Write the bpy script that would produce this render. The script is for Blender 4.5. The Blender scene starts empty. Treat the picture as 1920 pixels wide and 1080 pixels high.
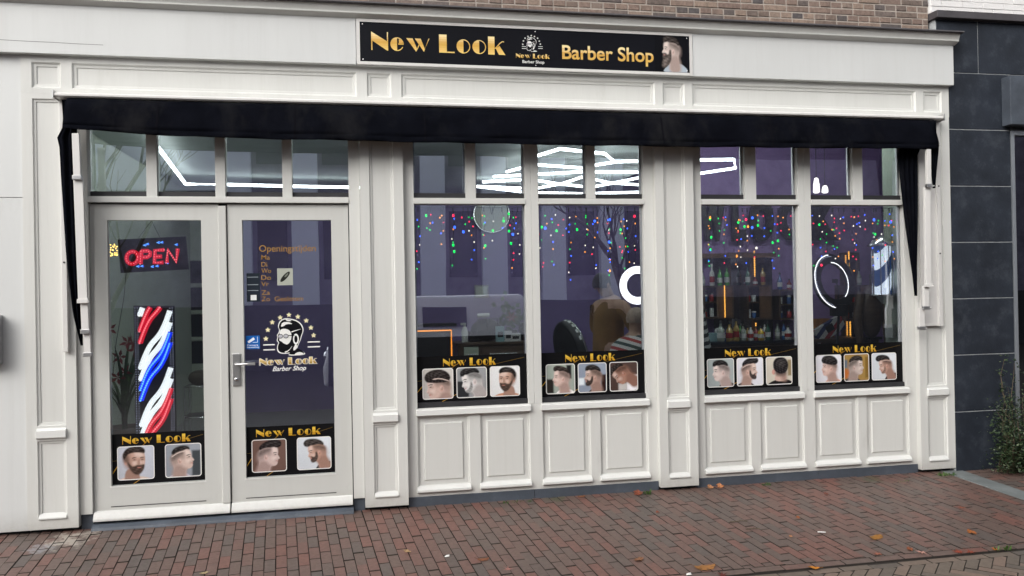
import bpy, math, random
from mathutils import Vector, Matrix
from mathutils.geometry import tessellate_polygon
R = math.radians
rnd = random.Random(7)
scn = bpy.context.scene
col = scn.collection

# ------------------------------------------------------------------ camera
CAM = Vector((0.0, -6.102, 1.6))
cr = Vector((0.981866, -0.188694, -0.018252))
cu = Vector((0.017106, -0.007705, 0.999824))
cf = Vector((0.188801, 0.982006, 0.004337))
FPX = 1500.0
cam_d = bpy.data.cameras.new('camera')
cam_d.sensor_width = 36.0
cam_d.lens = FPX / 1920 * 36.0
cam_d.clip_start = 0.05
cam_d.clip_end = 500
cam = bpy.data.objects.new('camera', cam_d)
col.objects.link(cam)
cam.matrix_world = Matrix(((cr.x, cu.x, -cf.x, CAM.x), (cr.y, cu.y, -cf.y, CAM.y), (cr.z, cu.z, -cf.z, CAM.z), (0, 0, 0, 1)))
scn.camera = cam

def P(px, py, Y):
    """point of the place seen at photo pixel px,py on the vertical plane y=Y"""
    d = cf + cr * ((px - 960) / FPX) - cu * ((py - 540) / FPX)
    return CAM + d * ((Y - CAM.y) / d.y)
def PZ(px, py, Z):
    d = cf + cr * ((px - 960) / FPX) - cu * ((py - 540) / FPX)
    return CAM + d * ((Z - CAM.z) / d.z)
GS, GZ = 0.055, -0.031          # pavement slope towards the street, height at the facade
KERB = -1.63
def gz(y):
    return GZ + GS * y if y > KERB else GZ + GS * KERB + 0.012 * (y - KERB)
def PG(px, py):
    d = cf + cr * ((px - 960) / FPX) - cu * ((py - 540) / FPX)
    t = (GZ + GS * CAM.y - CAM.z) / (d.z - GS * d.y)
    p = CAM + d * t
    if p.y < KERB:
        t = (GZ + GS * KERB + 0.012 * (CAM.y - KERB) - CAM.z) / (d.z - 0.012 * d.y)
        p = CAM + d * t
    return p

# ------------------------------------------------------------------ world, sun, exposure
SUN_EL, SUN_AZ = 34, 226        # overcast: a broad weak sun behind the photographer
w = bpy.data.worlds.new('World'); scn.world = w; w.use_nodes = True
nt = w.node_tree; nt.nodes.clear()
sky = nt.nodes.new('ShaderNodeTexSky'); sky.sky_type = 'NISHITA'; sky.sun_disc = False
sky.sun_elevation = R(SUN_EL); sky.sun_rotation = R(SUN_AZ); sky.air_density = 1.2; sky.dust_density = 5.0; sky.ozone_density = 0.6
hs = nt.nodes.new('ShaderNodeHueSaturation'); hs.inputs['Saturation'].default_value = 0.22
bgn = nt.nodes.new('ShaderNodeBackground'); bgn.inputs['Strength'].default_value = 0.15
out = nt.nodes.new('ShaderNodeOutputWorld')
nt.links.new(sky.outputs[0], hs.inputs['Color']); nt.links.new(hs.outputs[0], bgn.inputs[0]); nt.links.new(bgn.outputs[0], out.inputs[0])
sl = bpy.data.lights.new('sun', 'SUN'); sl.energy = 0.85; sl.angle = R(70); sl.color = (1.0, 0.992, 0.98)
so = bpy.data.objects.new('sun', sl); col.objects.link(so)
az = R(SUN_AZ)
sd = Vector((math.sin(az) * math.cos(R(SUN_EL)), math.cos(az) * math.cos(R(SUN_EL)), math.sin(R(SUN_EL))))
so.rotation_euler = (-sd).to_track_quat('-Z', 'Y').to_euler()
so.location = (-3, -9, 12)
scn.view_settings.view_transform = 'Standard'
try: scn.view_settings.look = 'None'
except Exception: pass
scn.view_settings.exposure = 0.52
scn.view_settings.gamma = 1.0
scn.cycles.use_denoising = True
scn.cycles.max_bounces = 8
scn.cycles.transparent_max_bounces = 16
scn.cycles.sample_clamp_indirect = 6.0
scn.cycles.caustics_reflective = False
scn.cycles.caustics_refractive = False

# ------------------------------------------------------------------ materials
def lin(c):
    return tuple((x / 12.92 if x <= 0.04045 else ((x + 0.055) / 1.055) ** 2.4) for x in c)
def hx(s):
    return lin(tuple(int(s[i:i + 2], 16) / 255 for i in (0, 2, 4)))
def mat(name, color, rough=0.6, metal=0.0, var=0.0, vscale=6.0, bump=0.0, bscale=60.0, emit=None, estr=0.0, coat=0.0, spec=None, stretch=(1, 1, 1), dirt=None, streak=0.0):
    m = bpy.data.materials.new(name); m.use_nodes = True
    n = m.node_tree.nodes; l = m.node_tree.links
    b = n['Principled BSDF']
    c4 = (*color, 1)
    b.inputs['Base Color'].default_value = c4
    b.inputs['Roughness'].default_value = rough
    b.inputs['Metallic'].default_value = metal
    if spec is not None: b.inputs['Specular IOR Level'].default_value = spec
    if coat: b.inputs['Coat Weight'].default_value = coat
    if emit is not None:
        b.inputs['Emission Color'].default_value = (*emit, 1); b.inputs['Emission Strength'].default_value = estr
    if var or bump or dirt:
        tc = n.new('ShaderNodeTexCoord'); mp = n.new('ShaderNodeMapping'); mp.inputs['Scale'].default_value = stretch
        l.new(tc.outputs['Object'], mp.inputs[0])
    if var:
        nz = n.new('ShaderNodeTexNoise'); nz.inputs['Scale'].default_value = vscale; nz.inputs['Detail'].default_value = 6; nz.inputs['Roughness'].default_value = 0.65
        l.new(mp.outputs[0], nz.inputs['Vector'])
        rp = n.new('ShaderNodeValToRGB'); rp.color_ramp.elements[0].position = 0.3; rp.color_ramp.elements[1].position = 0.72
        rp.color_ramp.elements[0].color = (*[max(0, x * (1 - var)) for x in color], 1)
        rp.color_ramp.elements[1].color = (*[min(1, x * (1 + var)) for x in color], 1)
        l.new(nz.outputs['Fac'], rp.inputs[0]); l.new(rp.outputs[0], b.inputs['Base Color'])
        src = rp.outputs[0]
        if dirt:
            n2 = n.new('ShaderNodeTexNoise'); n2.inputs['Scale'].default_value = dirt[1]; n2.inputs['Detail'].default_value = 8; n2.inputs['Roughness'].default_value = 0.75
            m2 = n.new('ShaderNodeMapping'); m2.inputs['Scale'].default_value = dirt[3]
            l.new(tc.outputs['Object'], m2.inputs[0]); l.new(m2.outputs[0], n2.inputs['Vector'])
            r2 = n.new('ShaderNodeValToRGB'); r2.color_ramp.elements[0].position = dirt[2]; r2.color_ramp.elements[1].position = dirt[2] + 0.14
            r2.color_ramp.elements[0].color = (0, 0, 0, 1); r2.color_ramp.elements[1].color = (1, 1, 1, 1)
            mx = n.new('ShaderNodeMix'); mx.data_type = 'RGBA'
            ml = n.new('ShaderNodeMath'); ml.operation = 'MULTIPLY'; ml.inputs[1].default_value = dirt[4]
            l.new(n2.outputs['Fac'], r2.inputs[0]); l.new(r2.outputs[0], ml.inputs[0]); l.new(ml.outputs[0], mx.inputs[0])
            l.new(src, mx.inputs[6]); mx.inputs[7].default_value = (*dirt[0], 1)
            l.new(mx.outputs[2], b.inputs['Base Color'])
    if streak:
        gp = n.new('ShaderNodeNewGeometry'); sxz = n.new('ShaderNodeSeparateXYZ'); l.new(gp.outputs['Position'], sxz.inputs[0])
        mz = n.new('ShaderNodeMapRange'); mz.inputs['From Min'].default_value = .16; mz.inputs['From Max'].default_value = -.02; l.new(sxz.outputs['Z'], mz.inputs[0])
        ns = n.new('ShaderNodeTexNoise'); ns.inputs['Scale'].default_value = 22; ns.inputs['Detail'].default_value = 6; ns.inputs['Roughness'].default_value = .8; l.new(gp.outputs['Position'], ns.inputs['Vector'])
        sq_ = n.new('ShaderNodeMath'); sq_.operation = 'POWER'; sq_.inputs[1].default_value = 1.6; l.new(mz.outputs[0], sq_.inputs[0])
        m1 = n.new('ShaderNodeMath'); m1.operation = 'MULTIPLY'; l.new(sq_.outputs[0], m1.inputs[0]); l.new(ns.outputs['Fac'], m1.inputs[1])
        mp3 = n.new('ShaderNodeMapping'); mp3.inputs['Scale'].default_value = (16, 16, .55); l.new(gp.outputs['Position'], mp3.inputs[0])
        n4 = n.new('ShaderNodeTexNoise'); n4.inputs['Scale'].default_value = 1; n4.inputs['Detail'].default_value = 5; n4.inputs['Roughness'].default_value = .7; l.new(mp3.outputs[0], n4.inputs['Vector'])
        r4_ = n.new('ShaderNodeMapRange'); r4_.inputs['From Min'].default_value = .50; r4_.inputs['From Max'].default_value = .78; r4_.inputs['To Max'].default_value = streak; l.new(n4.outputs['Fac'], r4_.inputs[0])
        sm = n.new('ShaderNodeMath'); sm.operation = 'ADD'; sm.use_clamp = True; l.new(m1.outputs[0], sm.inputs[0]); l.new(r4_.outputs[0], sm.inputs[1])
        mxs = n.new('ShaderNodeMix'); mxs.data_type = 'RGBA'; l.new(sm.outputs[0], mxs.inputs[0]); mxs.inputs[7].default_value = (.27, .25, .215, 1)
        l.new(b.inputs['Base Color'].links[0].from_socket, mxs.inputs[6]); l.new(mxs.outputs[2], b.inputs['Base Color'])
    if bump:
        nb = n.new('ShaderNodeTexNoise'); nb.inputs['Scale'].default_value = bscale; nb.inputs['Detail'].default_value = 4
        l.new(mp.outputs[0], nb.inputs['Vector'])
        bp = n.new('ShaderNodeBump'); bp.inputs['Strength'].default_value = bump; bp.inputs['Distance'].default_value = 0.004
        l.new(nb.outputs['Fac'], bp.inputs['Height']); l.new(bp.outputs[0], b.inputs['Normal'])
    return m
def emat(name, color, s, base=None):
    return mat(name, base or tuple(x * 0.3 for x in color), 0.4, emit=color, estr=s)
def vmat(name, rough=0.5, island=False, coat=0.0, spec=None):
    m = bpy.data.materials.new(name); m.use_nodes = True
    n = m.node_tree.nodes; l = m.node_tree.links
    b = n['Principled BSDF']; b.inputs['Roughness'].default_value = rough
    if coat: b.inputs['Coat Weight'].default_value = coat
    if spec is not None: b.inputs['Specular IOR Level'].default_value = spec
    a = n.new('ShaderNodeAttribute'); a.attribute_name = 'Col'
    l.new(a.outputs['Color'], b.inputs['Base Color'])
    return m
def brick_mat(name, cols, rough, var, stain=None, patch=None, bump=0.5):
    m = bpy.data.materials.new(name); m.use_nodes = True
    n = m.node_tree.nodes; l = m.node_tree.links
    b = n['Principled BSDF']; b.inputs['Roughness'].default_value = rough
    g = n.new('ShaderNodeNewGeometry'); tc = n.new('ShaderNodeTexCoord')
    rp = n.new('ShaderNodeValToRGB'); e = rp.color_ramp.elements
    while len(e) < len(cols): e.new(0.5)
    for i, c in enumerate(cols):
        e[i].position = i / (len(cols) - 1); e[i].color = (*c, 1)
    src = g.outputs['Random Per Island']
    if patch:
        np_ = n.new('ShaderNodeTexNoise'); np_.inputs['Scale'].default_value = 0.9; np_.inputs['Detail'].default_value = 2
        l.new(tc.outputs['Object'], np_.inputs['Vector'])
        ma = n.new('ShaderNodeMath'); ma.operation = 'MULTIPLY_ADD'; ma.inputs[1].default_value = patch; ma.inputs[2].default_value = -patch * 0.5
        l.new(np_.outputs['Fac'], ma.inputs[0])
        ad = n.new('ShaderNodeMath'); ad.operation = 'ADD'; ad.use_clamp = True
        l.new(src, ad.inputs[0]); l.new(ma.outputs[0], ad.inputs[1]); src = ad.outputs[0]
    l.new(src, rp.inputs[0])
    nz = n.new('ShaderNodeTexNoise'); nz.inputs['Scale'].default_value = 38; nz.inputs['Detail'].default_value = 8; nz.inputs['Roughness'].default_value = 0.7
    l.new(tc.outputs['Object'], nz.inputs['Vector'])
    mr = n.new('ShaderNodeMapRange'); mr.inputs['From Min'].default_value = 0.25; mr.inputs['From Max'].default_value = 0.75
    mr.inputs['To Min'].default_value = 1 - var; mr.inputs['To Max'].default_value = 1 + var
    l.new(nz.outputs['Fac'], mr.inputs[0])
    mx = n.new('ShaderNodeMix'); mx.data_type = 'RGBA'; mx.blend_type = 'MULTIPLY'; mx.inputs[0].default_value = 1
    l.new(rp.outputs[0], mx.inputs[6]); l.new(mr.outputs[0], mx.inputs[7])
    srcc = mx.outputs[2]
    if stain:      # spilt lime marks: (centre, radius, colour)
        for (cx, cy, rad, sc, cc, am) in stain:
            vm = n.new('ShaderNodeVectorMath'); vm.operation = 'DISTANCE'; vm.inputs[1].default_value = (cx, cy, GZ)
            l.new(g.outputs['Position'], vm.inputs[0])
            m1 = n.new('ShaderNodeMapRange'); m1.inputs['From Min'].default_value = 0; m1.inputs['From Max'].default_value = rad; m1.inputs['To Min'].default_value = 1; m1.inputs['To Max'].default_value = 0
            l.new(vm.outputs['Value'], m1.inputs[0])
            n3 = n.new('ShaderNodeTexNoise'); n3.inputs['Scale'].default_value = sc; n3.inputs['Detail'].default_value = 6; n3.inputs['Roughness'].default_value = 0.7
            l.new(g.outputs['Position'], n3.inputs['Vector'])
            ad3 = n.new('ShaderNodeMath'); ad3.operation = 'MULTIPLY'; l.new(m1.outputs[0], ad3.inputs[0]); l.new(n3.outputs['Fac'], ad3.inputs[1])
            r3 = n.new('ShaderNodeMapRange'); r3.inputs['From Min'].default_value = 0.36; r3.inputs['From Max'].default_value = 0.46; r3.inputs['To Max'].default_value = am
            l.new(ad3.outputs[0], r3.inputs[0])
            m3 = n.new('ShaderNodeMix'); m3.data_type = 'RGBA'; l.new(r3.outputs[0], m3.inputs[0]); l.new(srcc, m3.inputs[6]); m3.inputs[7].default_value = (*cc, 1)
            srcc = m3.outputs[2]
    l.new(srcc, b.inputs['Base Color'])
    bp = n.new('ShaderNodeBump'); bp.inputs['Strength'].default_value = bump; bp.inputs['Distance'].default_value = 0.003
    l.new(nz.outputs['Fac'], bp.inputs['Height']); l.new(bp.outputs[0], b.inputs['Normal'])
    return m
def glass_mat(name, tint, base, rough=0.0, grime=0.0):
    m = bpy.data.materials.new(name); m.use_nodes = True
    n = m.node_tree.nodes; l = m.node_tree.links; n.clear()
    o = n.new('ShaderNodeOutputMaterial'); t = n.new('ShaderNodeBsdfTransparent'); g = n.new('ShaderNodeBsdfGlossy')
    t.inputs[0].default_value = (*tint, 1); g.inputs['Roughness'].default_value = rough; g.inputs[0].default_value = (0.90, 0.93, 1.0, 1)
    lw = n.new('ShaderNodeFresnel'); lw.inputs['IOR'].default_value = 1.5
    ma = n.new('ShaderNodeMath'); ma.operation = 'MULTIPLY_ADD'; ma.inputs[1].default_value = 1.0; ma.inputs[2].default_value = base; ma.use_clamp = True
    l.new(lw.outputs[0], ma.inputs[0])
    tc = n.new('ShaderNodeTexCoord'); nz = n.new('ShaderNodeTexNoise'); nz.inputs['Scale'].default_value = 1.6; nz.inputs['Detail'].default_value = 1
    l.new(tc.outputs['Object'], nz.inputs['Vector'])
    bp = n.new('ShaderNodeBump'); bp.inputs['Strength'].default_value = 0.05; bp.inputs['Distance'].default_value = 0.01
    l.new(nz.outputs['Fac'], bp.inputs['Height']); l.new(bp.outputs[0], g.inputs['Normal'])
    mx = n.new('ShaderNodeMixShader'); l.new(ma.outputs[0], mx.inputs[0]); l.new(t.outputs[0], mx.inputs[1]); l.new(g.outputs[0], mx.inputs[2])
    l.new(mx.outputs[0], o.inputs[0])
    return m

M = {}
M['paint'] = mat('cream_white_paint', (0.615, 0.618, 0.592), 0.45, var=0.035, vscale=2.2, bump=0.22, bscale=45, stretch=(1, 1, 0.12), dirt=((0.42, 0.41, 0.37), 3.0, 0.62, (1, 1, 0.35), 0.35), streak=.09)
M['paint2'] = mat('pale_grey_board_paint', (0.60, 0.612, 0.605), 0.5, var=0.04, vscale=1.5, bump=0.15, bscale=30, stretch=(1, 1, 0.25), dirt=((0.45, 0.45, 0.43), 2.4, 0.6, (1, 1, 0.5), 0.35), streak=.09)
M['door_paint'] = mat('grey_white_door_paint', (0.555, 0.558, 0.532), 0.42, var=0.03, vscale=1.8, bump=0.12, bscale=40, stretch=(1, 1, 0.2), dirt=((0.4, 0.39, 0.36), 4.0, 0.66, (1, 1, 0.5), 0.3), streak=.09)
M['sill'] = mat('bright_sill_paint', (0.67, 0.675, 0.655), 0.4, var=0.03, vscale=3, bump=0.15, bscale=50, streak=.06)
M['alu'] = mat('brushed_aluminium', (0.55, 0.55, 0.55), 0.35, metal=0.9, var=0.05, vscale=30)
M['rail_white'] = mat('white_coated_metal', (0.66, 0.65, 0.63), 0.35, var=0.03, vscale=5, dirt=((0.35, 0.34, 0.31), 7.0, 0.6, (1, 1, 0.4), 0.4), streak=.14)
M['black_fabric'] = mat('black_awning_fabric', (0.0045, 0.005, 0.0075), 1.0, var=0.3, vscale=5, bump=0.5, bscale=240, spec=0.0, dirt=((.016, .016, .017), 1.6, .5, (1, 1, .5), .6))
M['seam_cloth'] = mat('black_seam_tape', (.006, .006, .008), .95, spec=0.0)
M['black'] = mat('black_plastic', (0.01, 0.01, 0.012), 0.4, var=0.1, vscale=9)
M['dark_bead'] = mat('dark_glazing_bead', (0.025, 0.025, 0.028), 0.5, var=0.25, vscale=14)
M['lead'] = mat('grey_lead_capping', (0.06, 0.055, 0.06), 0.55, var=0.2, vscale=9, bump=0.3, bscale=25)
M['bluestone'] = mat('blue_grey_stone', (0.062, 0.074, 0.094), 0.55, var=0.3, vscale=4.5, bump=0.35, bscale=60, dirt=((0.13, 0.15, 0.17), 5.0, 0.57, (1, 1, 1), 0.5))
M['tile'] = mat('dark_slate_tile', (0.020, 0.025, 0.035), 0.55, var=0.40, vscale=3.0, bump=0.3, bscale=50, dirt=((0.06, 0.068, 0.08), 6.0, 0.52, (1, 1, 1), 0.38), spec=.3)
M['grout'] = mat('pale_grout', (0.42, 0.44, 0.45), 0.8, var=0.2, vscale=20)
M['mortar'] = mat('light_mortar', (0.36, 0.315, 0.275), 0.9, var=0.2, vscale=20, bump=0.6, bscale=180)
M['wbrick'] = mat('white_painted_brick', (0.72, 0.71, 0.70), 0.6, var=0.05, vscale=8, bump=0.5, bscale=60)
M['brick'] = brick_mat('brown_facing_brick', [(0.07, 0.066, 0.07), (0.15, 0.112, 0.092), (0.21, 0.15, 0.12), (0.17, 0.12, 0.10), (0.25, 0.185, 0.145), (0.11, 0.092, 0.088)], 0.85, 0.45, bump=0.8)
M['paver'] = brick_mat('red_brown_clay_paver', [(0.098, 0.078, 0.069), (0.113, 0.081, 0.069), (0.124, 0.083, 0.069), (0.131, 0.081, 0.067), (0.142, 0.080, 0.066), (0.162, 0.078, 0.062)], 0.50, 0.36, patch=0.8,
    stain=[(-1.95, -0.16, 0.55, 16, (0.42, 0.38, 0.33), 0.75), (-2.1, -0.3, 0.35, 24, (0.30, 0.31, 0.33), 0.6), (1.5, 0.0, 0.3, 12, (0.05, 0.075, 0.03), 0.6), (4.2, -0.05, 0.35, 14, (0.05, 0.07, 0.03), 0.6)])
M['road'] = brick_mat('tan_clay_paver', [(0.10, 0.085, 0.072), (0.135, 0.108, 0.086), (0.165, 0.125, 0.098), (0.18, 0.128, 0.10)], 0.65, 0.25, patch=0.5)
M['soil'] = mat('dark_joint_sand', (0.026, 0.020, 0.016), 0.95, var=0.3, vscale=30)
M['glass'] = glass_mat('window_glass', (0.92, 0.94, 0.97), 0.24)
M['print'] = vmat('printed_vinyl', 0.5, spec=0.12)
M['gold'] = None
M['white_vinyl'] = mat('white_vinyl', (0.78, 0.78, 0.76), 0.5)
M['purple'] = mat('purple_wall_paint', (0.185, 0.135, 0.30), 0.7, var=0.12, vscale=1.2)
M['purple_light'] = mat('light_purple_wall_paint', (0.27, 0.175, 0.37), 0.7, var=0.15, vscale=1.5)
M['palewall'] = mat('pale_green_wall_paint', (0.42, 0.46, 0.38), 0.7, var=0.06, vscale=1.5)
M['ceiling'] = mat('white_ceiling_paint', (0.42, 0.46, 0.44), 0.6, var=0.05, vscale=1.5)
M['floor'] = mat('grey_vinyl_floor', (0.22, 0.22, 0.22), 0.35, var=0.15, vscale=3)
M['darkwood'] = mat('dark_brown_veneer', (0.07, 0.042, 0.028), 0.45, var=0.4, vscale=6, stretch=(1, 1, 8))
M['wood'] = mat('orange_brown_wood', (0.3, 0.13, 0.045), 0.5, var=0.3, vscale=6, stretch=(8, 1, 1))
M['chrome'] = mat('chrome', (0.75, 0.75, 0.76), 0.12, metal=1.0)
M['led_white'] = emat('white_led_tube', (0.92, 1.0, 0.96), 8.0)
M['led_white_added'] = emat('added_white_led_tube', (0.92, 1.0, 0.96), 60.0)  # for the added tubes that stay out of view
M['led_gold'] = emat('golden_led_strip', (1.0, 0.45, 0.07), 1.7)
M['led_orange'] = emat('orange_led_strip', (1.0, 0.32, 0.03), 1.6)
M['leaf_green'] = mat('green_leaf', (0.035, 0.075, 0.022), 0.5, var=0.5, vscale=30)
M['stem'] = mat('woody_stem', (0.10, 0.075, 0.05), 0.8, var=0.3, vscale=30)
M['bark'] = mat('grey_bark', (0.07, 0.06, 0.05), 0.9, var=0.3, vscale=12)

# ------------------------------------------------------------------ mesh builder
class MB:
    def __init__(s):
        s.v = []; s.f = []; s.c = []; s.sm = []; s.mi = {}
    def face(s, pts, c=None, smooth=False):
        i = len(s.v); s.v += [Vector(p) for p in pts]; s.f.append(list(range(i, i + len(pts)))); s.c.append(c); s.sm.append(smooth)
    def idx(s, verts, faces, c=None, smooth=False):
        i = len(s.v); s.v += [Vector(p) for p in verts]
        for f in faces:
            s.f.append([a + i for a in f]); s.c.append(c); s.sm.append(smooth)
    def box(s, x0, x1, y0, y1, z0, z1, c=None, m=None):
        v = [(x0, y0, z0), (x1, y0, z0), (x1, y1, z0), (x0, y1, z0), (x0, y0, z1), (x1, y0, z1), (x1, y1, z1), (x0, y1, z1)]
        if m is not None: v = [m @ Vector(p) for p in v]
        s.idx(v, [(0, 3, 2, 1), (4, 5, 6, 7), (0, 1, 5, 4), (1, 2, 6, 5), (2, 3, 7, 6), (3, 0, 4, 7)], c)
    def prism_x(s, prof, x0, x1, c=None):      # profile of (y,z), counter-clockwise seen from -x, run along x
        n = len(prof)
        v = [(x0, y, z) for y, z in prof] + [(x1, y, z) for y, z in prof]
        f = [(i, (i + 1) % n, n + (i + 1) % n, n + i) for i in range(n)] + [tuple(range(n))[::-1], tuple(range(n, 2 * n))]
        s.idx(v, f, c)
    def poly(s, pts, c=None):                  # flat polygon, may be concave
        pts = [Vector(p) for p in pts]
        if len(pts) < 3: return
        if len(pts) <= 4:
            s.face(pts, c); return
        for t in tessellate_polygon([pts]): s.face([pts[i] for i in t], c)
    def tube(s, path, r, n=6, c=None, closed=False, caps=True):
        path = [Vector(p) for p in path]; k = len(path)
        rr = r if isinstance(r, (list, tuple)) else [r] * k
        rings = []
        for i, p in enumerate(path):
            a = path[(i - 1) % k] if (i > 0 or closed) else p
            b = path[(i + 1) % k] if (i < k - 1 or closed) else p
            d = (b - a)
            d = d.normalized() if d.length > 1e-9 else Vector((0, 0, 1))
            up = Vector((0, 1, 0)) if abs(d.y) < 0.9 else Vector((1, 0, 0))
            e1 = d.cross(up).normalized(); e2 = e1.cross(d)
            rings.append([p + (e1 * math.cos(2 * math.pi * j / n) + e2 * math.sin(2 * math.pi * j / n)) * rr[i] for j in range(n)])
        v = [q for rg in rings for q in rg]; f = []
        for i in range(k if closed else k - 1):
            i2 = (i + 1) % k
            for j in range(n):
                f.append((i * n + j, i2 * n + j, i2 * n + (j + 1) % n, i * n + (j + 1) % n))
        s.idx(v, f, c, True)
        if caps and not closed:
            s.face(rings[0], c); s.face(rings[-1][::-1], c)
    def lathe(s, prof, cx, cy, cz=0, n=16, c=None):
        v = []; f = []
        for r, z in prof:
            for j in range(n):
                a = 2 * math.pi * j / n; v.append((cx + r * math.cos(a), cy + r * math.sin(a), cz + z))
        for i in range(len(prof) - 1):
            for j in range(n): f.append((i * n + j, i * n + (j + 1) % n, (i + 1) * n + (j + 1) % n, (i + 1) * n + j))
        s.idx(v, f, c, True)
        if prof[0][0] > 1e-5: s.face([v[j] for j in range(n)][::-1], c)
        if prof[-1][0] > 1e-5: s.face([v[(len(prof) - 1) * n + j] for j in range(n)], c)
    def ball(s, p, r, n=8, k=5, c=None, sq=(1, 1, 1)):
        v = []; f = []
        for i in range(k + 1):
            t = math.pi * i / k
            for j in range(n):
                a = 2 * math.pi * j / n
                v.append((p[0] + sq[0] * r * math.sin(t) * math.cos(a), p[1] + sq[1] * r * math.sin(t) * math.sin(a), p[2] + sq[2] * r * math.cos(t)))
        for i in range(k):
            for j in range(n): f.append((i * n + j, (i + 1) * n + j, (i + 1) * n + (j + 1) % n, i * n + (j + 1) % n))
        s.idx(v, f, c, True)
    def plate(s, x0, x1, z0, z1, y, yb, holes, c=None):
        """board front at y with back at yb; holes = (x0,x1,z0,z1,profile) where profile is rings (inset,dy) closed by a field, or None for a through opening"""
        xs = sorted({x0, x1, *[h[0] for h in holes], *[h[1] for h in holes]}); zs = sorted({z0, z1, *[h[2] for h in holes], *[h[3] for h in holes]})
        for i in range(len(xs) - 1):
            for j in range(len(zs) - 1):
                cx = (xs[i] + xs[i + 1]) / 2; cz = (zs[j] + zs[j + 1]) / 2
                if any(h[0] < cx < h[1] and h[2] < cz < h[3] for h in holes): continue
                s.face([(xs[i], y, zs[j]), (xs[i + 1], y, zs[j]), (xs[i + 1], y, zs[j + 1]), (xs[i], y, zs[j + 1])], c)
        def rect(a, b, d, e, yy): return [(a, yy, d), (b, yy, d), (b, yy, e), (a, yy, e)]
        o = rect(x0, x1, z0, z1, y); q = rect(x0, x1, z0, z1, yb)
        for i in range(4): s.face([o[(i + 1) % 4], o[i], q[i], q[(i + 1) % 4]], c)
        for h in holes:
            prev = rect(*h[:4], y)
            rings = h[4] if h[4] else [(0, yb - y)]
            for ins, dy in rings:
                cur = rect(h[0] + ins, h[1] - ins, h[2] + ins, h[3] - ins, y + dy)
                for i in range(4): s.face([prev[i], prev[(i + 1) % 4], cur[(i + 1) % 4], cur[i]], c)
                prev = cur
            if h[4]: s.face(prev, c)
    def build(s, name, m, parent=None, bevel=0.0, origin=None, merge=True, two=None):
        if not s.v: return None
        me = bpy.data.meshes.new(name)
        xs = [p.x for p in s.v]; ys = [p.y for p in s.v]; zs = [p.z for p in s.v]
        og = Vector(origin) if origin is not None else Vector(((min(xs) + max(xs)) / 2, (min(ys) + max(ys)) / 2, min(zs)))
        me.from_pydata([p - og for p in s.v], [], s.f)
        me.polygons.foreach_set('use_smooth', s.sm)
        if any(c is not None for c in s.c):
            at = me.color_attributes.new('Col', 'FLOAT_COLOR', 'CORNER')
            k = 0; data = []
            for f, c in zip(s.f, s.c):
                cc = c or (0.5, 0.5, 0.5)
                data += [*cc, 1.0] * len(f)
            at.data.foreach_set('color', data)
        me.materials.append(M[m] if isinstance(m, str) else m)
        if two:
            me.materials.append(M[two])
            for k in s.mi: me.polygons[k].material_index = 1
        o = bpy.data.objects.new(name, me); col.objects.link(o)
        wo = og
        if parent is not None:
            o.parent = parent; o.location = wo - Vector(parent['_wo'])
        else: o.location = wo
        o['_wo'] = tuple(wo)
        if bevel:
            md = o.modifiers.new('edge', 'BEVEL'); md.width = bevel; md.segments = 2; md.limit_method = 'ANGLE'; md.angle_limit = R(35)
        return o
def thing(name, loc, label, cat, group=None):
    o = bpy.data.objects.new(name, None); col.objects.link(o); o.location = loc; o['_wo'] = tuple(loc); o.empty_display_size = 0.1
    return tag(o, label, cat, group)
def tag(o, label, cat, group=None):
    o['label'] = label; o['category'] = cat
    if group: o['group'] = group
    return o
def structure(o):
    o['kind'] = 'structure'; return o
def chaikin(pts, k=2):
    for _ in range(k):
        q = []
        for i in range(len(pts)):
            a = pts[i]; b = pts[(i + 1) % len(pts)]
            q += [(a[0] * .75 + b[0] * .25, a[1] * .75 + b[1] * .25), (a[0] * .25 + b[0] * .75, a[1] * .25 + b[1] * .75)]
        pts = q
    return pts
def clip(pts, a, b, c):                        # keep a*x+b*y+c >= 0
    q = []
    for i in range(len(pts)):
        p0 = pts[i]; p1 = pts[(i + 1) % len(pts)]
        d0 = a * p0[0] + b * p0[1] + c; d1 = a * p1[0] + b * p1[1] + c
        if d0 >= 0: q.append(p0)
        if (d0 >= 0) != (d1 >= 0):
            t = d0 / (d0 - d1); q.append((p0[0] + (p1[0] - p0[0]) * t, p0[1] + (p1[1] - p0[1]) * t))
    return q
def clip_rect(pts, x0, x1, y0, y1):
    for h in ((1, 0, -x0), (-1, 0, x1), (0, 1, -y0), (0, -1, y1)):
        pts = clip(pts, *h)
        if len(pts) < 3: return []
    return pts
class Flat(MB):
    """a printed sheet: coloured polygons laid on the plane y=Y, each layer 0.3 mm in front of the one below"""
    def __init__(s, x, Y, z, sc=1.0):
        super().__init__(); s.x = x; s.Y = Y; s.z = z; s.sc = sc; s.n = 0
    def add(s, pts, c=None, layer=None):
        if layer is None: s.n += 1; layer = s.n
        y = s.Y - layer * 0.0003
        if len(pts) >= 3: s.poly([(s.x + u * s.sc, y, s.z + v * s.sc) for u, v in pts], c)
def ell(cx, cy, rx, ry, n=20, a0=0, a1=360, rot=0):
    q = []
    for i in range(n if a1 - a0 == 360 else n + 1):
        a = R(a0 + (a1 - a0) * i / n); x = rx * math.cos(a); y = ry * math.sin(a); r = R(rot)
        q.append((cx + x * math.cos(r) - y * math.sin(r), cy + x * math.sin(r) + y * math.cos(r)))
    return q
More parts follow.
